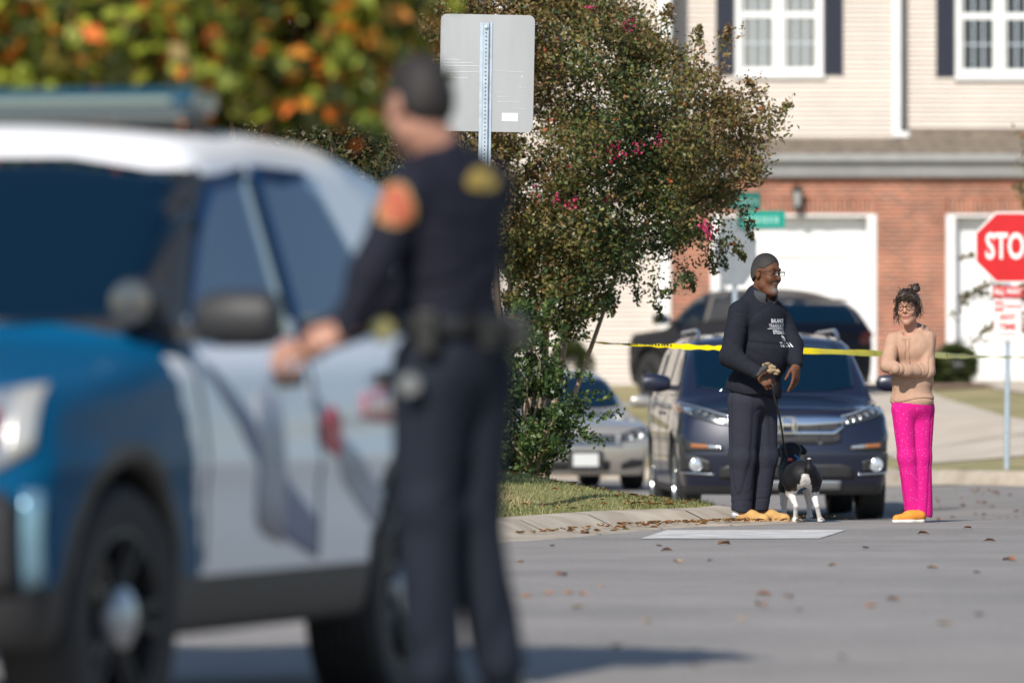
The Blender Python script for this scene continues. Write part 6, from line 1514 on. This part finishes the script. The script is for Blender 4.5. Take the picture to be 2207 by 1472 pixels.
# hanging twigs on the right-hand lower edge and loose sprays on top
ex = []
r = np.random.default_rng(8)
for (a, b) in [((1400, 590), (1425, 690)), ((1360, 560), (1375, 660)), ((1470, 560), (1500, 625)), ((1540, 500), (1570, 580)), ((1560, 520), (1600, 560)), ((1300, 600), (1320, 680)), ((1560, 100), (1575, 55)), ((1430, 60), (1440, 20)), ((1500, 110), (1510, 50)), ((1640, 220), (1605, 175)), ((1660, 260), (1705, 225)), ((1250, 600), (1265, 690)), ((1180, 610), (1190, 700)), ((1120, 600), (1110, 690)), ((1480, 600), (1420, 640)), ((1090, 600), (1100, 740)), ((1140, 610), (1160, 730)), ((1200, 600), (1230, 710)), ((1230, 610), (1215, 740)), ((1160, 620), (1130, 740)), ((1290, 600), (1280, 690)), ((1600, 440), (1620, 520)), ((1520, 540), (1540, 590))]:
    p0 = np.array([T(*a)[0], YT + r.uniform(-.7, .5), T(*a)[1]]); p1 = np.array([T(*b)[0], p0[1] + r.uniform(-.2, .2), T(*b)[1]])
    t = r.uniform(0, 1, 170)[:, None]; ex.append(p0 * (1 - t) + p1 * t + r.normal(size=(170, 3)) * (.045 * (1.2 - t)))
Cl, Pl, _ = crown_points([T(*q) for q in [(1085, 540), (1330, 590), (1310, 670), (1255, 690), (1235, 750), (1180, 720), (1085, 760)]], 75, YT - .3, .7, 120, .11, 33)
P1 = np.concatenate([P1, Pl] + ex)
zrel = P1[:, 2]; u = r.uniform(0, 1, len(P1))
zb0 = float(bank_z(np.array([.15]), np.array([YT]))[0])
myr = empty("crepe_myrtle_tree", (.15, YT, zb0), 0, "multi-stemmed crepe myrtle with olive-brown leaves and a few pink flowers, behind the road sign", "tree")
org = np.array([.15, YT, zb0])
V, F = leaves_mesh(P1 - org, np.full(len(P1), .037), aspect=.55, rs=5)
# colour by leaf: more green low in the crown, browner above
cln = wob(P1, 14, 3.2, 6); g_ = np.clip(.60 - (P1[:, 2] - 2.3) * .26 + .35 * cln + r.normal(0, .28, len(P1)), 0, 1)
gcols = np.array([(.20, .115, .048), (.20, .145, .050), (.15, .145, .042), (.075, .11, .034), (.034, .070, .024)]); gi = g_ * 4; i0 = np.clip(gi.astype(int), 0, 3); cc = gcols[i0] * (1 - (gi - i0))[:, None] + gcols[i0 + 1] * (gi - i0)[:, None]
cc *= r.uniform(.6, 1.45, (len(P1), 1)); yellowish = r.uniform(0, 1, len(P1)) < .025; cc[yellowish] = (.26, .25, .05); red = r.uniform(0, 1, len(P1)) < .012; cc[red] = (.38, .09, .03)  # a few leaves picked at random are yellow-green, a few red
leafm = mat("crepe myrtle leaf", (.1, .1, .03), .5, vcol=True, trans=.28)
mk("crown", V, F, leafm, myr, False, cols=np.repeat(cc, 4, 0))
# seed panicles at the outer tips
out = []; 
for k in range(len(Cc)):
    if r.random() < .8:
        b0 = Cc[k] + r.normal(size=3) * .12 + np.array([0, 0, .08]); dv = r.normal(size=3) * .6 + np.array([0, -.3, .9]); dv /= np.linalg.norm(dv); t = r.uniform(0, 1, 26)[:, None]; out.append(b0 + dv * t * .2 + r.normal(size=(26, 3)) * .035 * (1.1 - t))
SP = np.concatenate(out); V, F = leaves_mesh(SP - org, np.full(len(SP), .016), aspect=.9, rs=6, fold=.8)
mk("seed_heads", V, F, mat("seed capsule", (.16, .105, .035), .8, island=[(0, (.10, .055, .02)), (.5, (.20, .13, .04)), (1, (.30, .23, .08))]), myr, False)
fl = []
for (px, py, k) in [(1295, 335, 26), (1325, 342, 30), (1312, 325, 20), (1370, 330, 16), (1415, 315, 20), (1230, 445, 18), (1195, 440, 14), (1310, 435, 8), (1350, 70, 18), (1292, 88, 14), (1272, 40, 14), (1510, 495, 30), (1525, 510, 24), (1235, 368, 8), (1075, 345, 14), (1290, 90, 10), (1150, 420, 8)]:
    x, z = T(px, py); fl.append(np.array([x, YT - 1.0 + r.uniform(-.1, .2), z]) + r.normal(size=(k, 3)) * .03)
FP = np.concatenate(fl); V, F = leaves_mesh(FP - org, np.full(len(FP), .025), aspect=.95, rs=7, fold=.9)
mk("blossom", V, F, mat("pink blossom", (.75, .03, .16), .6, island=[(0, (.52, .02, .09)), (1, (.48, .05, .17))], trans=.2), myr, False)
b = MB(); stems = [((1100, 600), -.1), ((1150, 560), .2), ((1235, 600), -.2), ((1330, 590), .1), ((1000, 560), .3), ((1180, 640), -.4), ((1060, 500), -.5)]
bs = [(-.14, .02), (-.06, -.08), (.03, .05), (.08, -.02), (-.2, .1), (.0, .12), (-.1, -.02)]
for k, (((px, py), dy), (bx, by)) in enumerate(zip(stems, bs)):
    x, z = T(px, py); e = np.array([x, YT + dy, z]) - org; s_ = np.array([bx, by, -.05]); mid = s_ * .48 + e * .52 + np.array([.02 * (k % 3 - 1), 0, -.04]); P = [s_, s_ * .75 + mid * .25 + np.array([0, 0, .05]), mid, e]
    PPx = [tuple(q) for q in (np.array(P))]; b.tube(PPx, [q * (.6 if k == 3 else 1) for q in (.048, .040, .032, .022)], 9)
    for j in range(7):
        t_ = Cc[r.integers(len(Cc))] - org; 
        if np.linalg.norm(t_ - e) < 1.6: limbs(b, e, [t_], .022, .02, 100 + k * 7 + j, 4)
b.build("trunk", barkm, myr, smooth=True)
# second, smaller crepe myrtle further left on the bank
o2 = np.array([-1.55, 45.9, float(bank_z(np.array([-1.55]), np.array([45.9]))[0])]); pz = [(-2.0, 1.5), (-2.5, 2.1), (-2.4, 3.0), (-1.9, 3.8), (-1.3, 3.9), (-.85, 3.3), (-.62, 2.6), (-.72, 1.9), (-1.0, 1.45)]
C2, Pb, _ = crown_points(pz, 170, 45.9, .95, 200, .2, 27, .8, .10); m2 = empty("crepe_myrtle_tree", tuple(o2), 0, "smaller dark crepe myrtle between the police car roof and the officer", "tree")
V, F = leaves_mesh(Pb - o2, np.full(len(Pb), .040), aspect=.55, rs=28); g2_ = np.clip(r.uniform(0, 1, len(Pb)), 0, 1)[:, None]; mk("crown", V, F, leafm, m2, False, cols=np.repeat(np.array([.03, .055, .02]) * (1 - g2_) + np.array([.12, .085, .03]) * g2_, 4, 0))
b = MB()
for k in range(5):
    a_ = k * 1.26; b.tube([(.05 * math.cos(a_), .05 * math.sin(a_), -.1), (.15 * math.cos(a_), .15 * math.sin(a_), .7), (.4 * math.cos(a_), .4 * math.sin(a_), 1.7)], [.035, .03, .022], 8); limbs(b, (.4 * math.cos(a_), .4 * math.sin(a_), 1.7), [C2[(k * 31 + j * 7) % 170] - o2 for j in range(6)], .02, .015, 300 + k, 4)
b.build("trunk", barkm, m2, smooth=True)
# green shrub below
shp = [T(*q) for q in [(1065, 1010), (1050, 900), (1070, 800), (1080, 700), (1130, 655), (1175, 715), (1190, 790), (1225, 840), (1255, 880), (1235, 920), (1215, 975), (1180, 1012), (1120, 1022)]]
YSH = 51.2; org = np.array([.15, YSH, float(bank_z(np.array([.15]), np.array([YSH]))[0])])
Cs, P2, _ = crown_points(shp, 105, YSH, .5, 95, .10, 12, .9)
tw = []
for (a, b_) in [((1240, 900), (1330, 885)), ((1190, 790), (1275, 822)), ((1200, 850), (1310, 850)), ((1190, 770), (1215, 705)), ((1110, 720), (1120, 660)), ((1240, 930), (1300, 950)), ((1150, 700), (1190, 650))]:
    p0 = np.array([T(*a)[0], YSH - .2, T(*a)[1]]); p1 = np.array([T(*b_)[0], YSH - .25, T(*b_)[1]]); t = r.uniform(0, 1, 90)[:, None]; tw.append(p0 * (1 - t) + p1 * t + r.normal(size=(90, 3)) * .022)
P2 = np.concatenate([P2] + tw)
shr = empty("green_shrub", tuple(org), 0, "leafy green shrub at the foot of the crepe myrtle, in front of the silver car", "shrub")
V, F = leaves_mesh(P2 - org, np.full(len(P2), .044), aspect=.5, rs=15)
mk("foliage", V, F, mat("shrub leaf", (.06, .1, .03), .35, island=[(0, (.022, .048, .018)), (.5, (.05, .095, .028)), (.8, (.10, .15, .035)), (1, (.17, .21, .06))], trans=.25, coat=.15), shr, False)
b = MB(); limbs(b, (0, 0, -.05), [c_ - org for c_ in Cs[::6]], .016, .012, 44, 4); b.build("stem", barkm, shr, smooth=True)
# grass blades on the bank
n = 90000; x = r.uniform(-1.6, 1.75, n); y = 44.3 + 10.5 * r.uniform(0, 1, n) ** 1.4; d = pathdist(x, y, KS[::2]); k = (d > .22) & (r.uniform(0, 1, n) < .45 + .5 * (wob(np.stack([x, y, y * 0], -1), 19, 2.5) > -.2)); x, y = x[k], y[k]; z = bank_z(x, y, d[k]); n = len(x)
hgt_ = .016 + .026 * r.uniform(0, 1, n) ** 2 + .03 * (np.clip(wob(np.stack([x, y, y * 0], -1), 23, 5), 0, 1) ** 3); hgt_ *= .85; edge = d[k] < .40; hgt_[edge] *= r.uniform(.8, 1.9, edge.sum())
a = r.uniform(0, 6.28, n); w_ = .0035; dx, dy = np.cos(a) * w_, np.sin(a) * w_; lx, ly = r.normal(0, .5, n) * hgt_, r.normal(0, .5, n) * hgt_
V = np.stack([np.stack([x - dx, y - dy, z - .004], -1), np.stack([x + dx, y + dy, z - .004], -1), np.stack([x + lx, y + ly, z + hgt_], -1)], 1).reshape(-1, 3)
tag(mk("grass", V, np.arange(n * 3).reshape(-1, 3), mat("grass blade", (.15, .2, .05), .6, island=[(0, (.09, .13, .035)), (.45, (.17, .20, .06)), (.75, (.30, .28, .11)), (1, (.42, .36, .19))], trans=.2), None, False), "short mown grass with straw-coloured blades on the corner bank", "grass", kind="stuff")
# tall tuft at the left of the bank
n = 900; cx, cy = -.12, 45.6; x = cx + r.normal(0, .10, n); y = cy + r.normal(0, .18, n); z = bank_z(x, y); h_ = r.uniform(.03, .11, n); a = r.uniform(0, 6.28, n); dx, dy = np.cos(a) * .003, np.sin(a) * .003
V = np.stack([np.stack([x - dx, y - dy, z], -1), np.stack([x + dx, y + dy, z], -1), np.stack([x + r.normal(0, .35, n) * h_, y + r.normal(0, .35, n) * h_, z + h_], -1)], 1).reshape(-1, 3)
tag(mk("grass_tuft", V, np.arange(n * 3).reshape(-1, 3), mat("straw blade", (.4, .34, .17), .7), None, False), "dry straw-coloured tuft at the kerb edge of the bank", "grass", kind="stuff")
# autumn tree over the police car
au = mat("autumn leaf", (.1, .12, .03), .5, island=[(0, (.030, .042, .012)), (.3, (.09, .12, .020)), (.5, (.26, .31, .035)), (.70, (.36, .42, .04)), (.86, (.30, .20, .05)), (.93, (.85, .30, .03)), (1, (.90, .18, .03))], trans=.4)
YA = 22.3; SA = F_PX / YA
def A(px, py, y=YA): s_ = F_PX / y; return np.array([(px - 1103.5) / s_, y, CAM_H - (py - YH) / s_])
pa = [tuple(A(*q)[[0, 2]]) for q in [(-900, -230), (-300, -250), (500, -240), (900, -140), (930, 60), (905, 150), (880, 235), (820, 290), (740, 300), (640, 340), (520, 350), (380, 340), (300, 290), (120, 280), (-100, 290), (-500, 200), (-900, -200)]]
gap = [tuple(A(*q)[[0, 2]]) for q in [(590, 95), (610, 40), (700, 50), (720, 110), (690, 175), (640, 130)]]
orgA = np.array([-4.3, 25.2, -.06])
Ca, P3, _ = crown_points(pa, 420, 22.5, .6, 34, .18, 31, .8, .10)
k = ~(inpoly(gap, P3[:, 0], P3[:, 2]) & (r.uniform(0, 1, len(P3)) < .9)) & (P3[:, 2] > np.where(P3[:, 0] < -.5, 1.79, 1.70)) & (P3[:, 1] > 21.5); P3 = P3[k]
aut = empty("autumn_tree", tuple(orgA), 0, "tree with green, yellow and orange leaves hanging over the police car", "tree")
V, F = leaves_mesh(P3 - orgA, np.full(len(P3), .078), aspect=.75, rs=17); mk("crown", V, F, au, aut, False)
b = MB(); b.tube([(0, 0, -.3), (.05, 0, .8), (.0, .05, 1.9), (.1, 0, 3.2)], [.17, .13, .11, .08], 12); limbs(b, (.03, .03, 1.7), [c_ - orgA for c_ in Ca[::9]], .05, .03, 71, 6); b.build("trunk", mat("grey bark", (.10, .08, .065), .9, var=.3, vscale=8, bump=.03, bscale=20), aut, smooth=True)
# dark evergreens between the houses and the street, far left
dk = mat("evergreen leaf", (.03, .05, .02), .5, island=[(0, (.012, .022, .010)), (.6, (.035, .060, .020)), (1, (.09, .11, .035))], trans=.15)
brk2 = mat("dark bark", (.07, .055, .045), .9)
for i, (tx, ty, hh, wd, lab) in enumerate([(-8.4, 76, 6.2, 2.2, "dark evergreen tree at the far left, behind the orange leaves"), (-5.2, 78, 5.4, 2.0, "dark evergreen tree behind the police car roof"), (-2.3, 74, 4.9, 1.35, "slim dark evergreen tree behind the officer")]):
    z0 = float(bank_z(np.array([tx]), np.array([ty]))[0]); o = np.array([tx, ty, z0])
    pl_ = [(tx - wd * .5, z0 + .4), (tx - wd, z0 + 1.5), (tx - wd * .8, z0 + hh * .7), (tx, z0 + hh), (tx + wd * .8, z0 + hh * .7), (tx + wd, z0 + 1.5), (tx + wd * .5, z0 + .4)]
    Cd, Pd, _ = crown_points(pl_, 120, ty, wd * .8, 60, .42, 50 + i, .9); e = empty("evergreen_tree", tuple(o), 0, lab, "tree"); V, F = leaves_mesh(Pd - o, np.full(len(Pd), .16), aspect=.6, rs=60 + i); mk("crown", V, F, dk, e, False)
    b = MB(); b.tube([(0, 0, -.1), (0, 0, hh * .6)], [.16, .06], 9); limbs(b, (0, 0, .8), [c_ - o for c_ in Cd[::14]], .05, .03, 80 + i, 4); b.build("trunk", brk2, e, smooth=True)
# clipped shrubs by the houses
def ball(name, px, py, s_, rx, rz_, lab, seed):
    p = PX(px, py, s_); z0 = float(yard2(np.array([p.x]), np.array([p.y]))[0]); o = np.array([p.x, p.y, z0]); rr = np.random.default_rng(seed); n = 2600
    g = rr.normal(size=(n, 3)); g /= np.linalg.norm(g, axis=1)[:, None]; rad = rr.uniform(.6, 1.02, n)[:, None] * (1 + .12 * wob(g * 1.0, seed, 4)[:, None]); Pq = np.array([0, 0, rz_ * .95]) + g * rad * np.array([rx, rx, rz_]); e = empty(name, tuple(o), 0, lab, "shrub")
    V, F = leaves_mesh(Pq, np.full(n, .075), aspect=.6, rs=seed); mk("foliage", V, F, mat("box leaf", (.05, .08, .02), .5, island=[(0, (.025, .04, .015)), (.6, (.06, .085, .025)), (1, (.13, .14, .04))], trans=.15), e, False); b = MB(); limbs(b, (0, 0, 0), [q for q in Pq[::260]], .02, .015, seed, 3); b.build("stem", brk2, e, smooth=True)
ball("clipped_shrub", 1230, 790, 139, .36, .42, "rounded green shrub against the cream siding left of the dark car", 91)
ball("clipped_shrub", 2062, 830, 139, .36, .34, "low round dark shrub between the garage doors, beside the brick pillar", 92)
ball("clipped_shrub", 2020, 845, 140, .22, .24, "small round dark shrub behind the peach hoodie", 93)
# young tree at the right edge, its sprays in front of the stop sign
YR = 70.5; XR = 5.75; zR = float(road_z(XR, 72.6)) + .12; YR = 77.6; XR = 6.1; zR = float(yard2(np.array([XR]), np.array([YR]))[0])
e = empty("young_tree", (XR, YR, zR), 0, "young tree at the right edge with thin arching sprays by the stop sign", "tree"); o = np.array([XR, YR, zR]); b = MB(); b.tube([(0, 0, -.1), (.03, 0, 1.3), (.0, 0, 2.6), (.08, 0, 3.6)], [.06, .05, .04, .02], 9)
s_ = F_PX / YR; PP3 = []
for (a, m_, c_, k, w_) in [((2215, 640), (2120, 560), (2050, 690), 150, .05), ((2215, 700), (2140, 600), (2070, 640), 80, .05), ((2220, 720), (2140, 660), (2095, 745), 190, .07), ((2225, 480), (2215, 430), (2190, 400), 150, .07), ((2230, 600), (2215, 560), (2205, 590), 160, .06), ((2230, 620), (2205, 590), (2195, 680), 260, .08), ((2240, 440), (2225, 400), (2205, 470), 120, .06), ((2240, 350), (2250, 250), (2230, 380), 250, .2), ((2300, 400), (2380, 250), (2400, 300), 400, .3), ((2300, 550), (2380, 450), (2420, 520), 400, .3), ((2260, 650), (2300, 600), (2330, 700), 300, .2), ((2120, 560), (2090, 540), (2070, 560), 40, .03)]:
    A_, B_, C_ = [np.array([(q[0] - 1103.5) / s_, YR - .5 + .2 * j, CAM_H - (q[1] - YH) / s_]) for j, q in enumerate((a, m_, c_))]; t = r.uniform(0, 1, k)[:, None]; PP3.append((1 - t) ** 2 * A_ + 2 * t * (1 - t) * B_ + t * t * C_ + r.normal(size=(k, 3)) * w_ * .6)
    st = np.array([0, 0, np.clip(A_[2] - zR - .4, .6, 3)]); b.tube([tuple(st)] + [tuple((1 - t) ** 2 * A_ + 2 * t * (1 - t) * B_ + t * t * C_ - o) for t in (0, .35, .7, 1)], [.014, .010, .007, .005, .003], 5)
P4 = np.concatenate(PP3); V, F = leaves_mesh(P4 - o, np.full(len(P4), .065), aspect=.5, rs=19); mk("crown", V, F, mat("young tree leaf", (.09, .1, .03), .5, island=[(0, (.05, .07, .025)), (.6, (.12, .13, .04)), (.85, (.22, .15, .05)), (1, (.36, .14, .04))], trans=.3), e, False); b.build("trunk", brk2, e, smooth=True)
# barrier tape from the crepe myrtle to the young tree
sT = 292.0
pts_ = [(1262, 736, 286, 1.45), (1320, 741, 287, 1.40), (1400, 744.5, 288, 1.33), (1440, 745.5, 288, 1.15), (1470, 747, 289, .98), (1520, 749, 289, 1.12), (1550, 750, 290, 1.1), (1640, 753, 288, 1.0), (1760, 757, 285, .98), (1900, 762, 278, .95), (2000, 765, 265, .90), (2060, 767, 250, .95), (2100, 768.5, 240, 1.25), (2150, 769.5, 228, 1.4), (2207, 770.5, 218, 1.3), (2300, 772, 206, 1.2)]
V = []; k = len(pts_); tt = np.linspace(0, k - 1, (k - 1) * 12 + 1)
I = lambda j: np.interp(tt, range(k), [p[j] for p in pts_]); px_, py_, ss_, an = I(0), I(1), I(2), I(3)
an = an + .10 * np.sin(tt * 7) * (np.abs(an) > .7)
for x_, y_, s_, a_ in zip(px_, py_, ss_, an):
    p = PX(x_, y_, s_); dz, dy_ = math.cos(a_) * .0375, math.sin(a_) * .0375
    for q in (-1, -.4, .4, 1): V.append((p.x, p.y + dy_ * q, p.z + dz * q + .004 * (abs(q) < .5)))
m_ = len(tt); F = [(i * 4 + j, i * 4 + j + 1, (i + 1) * 4 + j + 1, (i + 1) * 4 + j) for i in range(m_ - 1) for j in range(3)]
yel = mat("yellow barrier tape", (.86, .68, .005), .4, spec=.25, trans=.10)
tp = mk("barrier_tape", V, F, yel, None, True); tag(tp, "yellow barrier tape stretched between the trees behind the two pedestrians", "tape")
b = MB(); r_ = random.Random(3); x_ = 1330.
while x_ < 2207:
    w2 = r_.uniform(3, 6); a_ = float(np.interp(x_, px_, an)); 
    if x_ < 1450 or x_ > 2040:
        ys_, s_ = float(np.interp(x_, px_, py_)), float(np.interp(x_, px_, ss_)); p = PX(x_, ys_, s_); dz, dy_ = math.cos(a_) * .022, math.sin(a_) * .022; ww = w2 * .4 / s_
        nx = np.array([0, -math.cos(a_), math.sin(a_)]) * .006; c_ = np.array(p) + nx
        b.add([(c_[0] - ww, c_[1] - dy_, c_[2] - dz), (c_[0] + ww, c_[1] - dy_, c_[2] - dz), (c_[0] + ww, c_[1] + dy_, c_[2] + dz), (c_[0] - ww, c_[1] + dy_, c_[2] + dz)], [(0, 1, 2, 3)])
    x_ += w2 + 2
b.build("tape_print", mat("tape ink", (.02, .02, .02), .5), tp, fix=False)
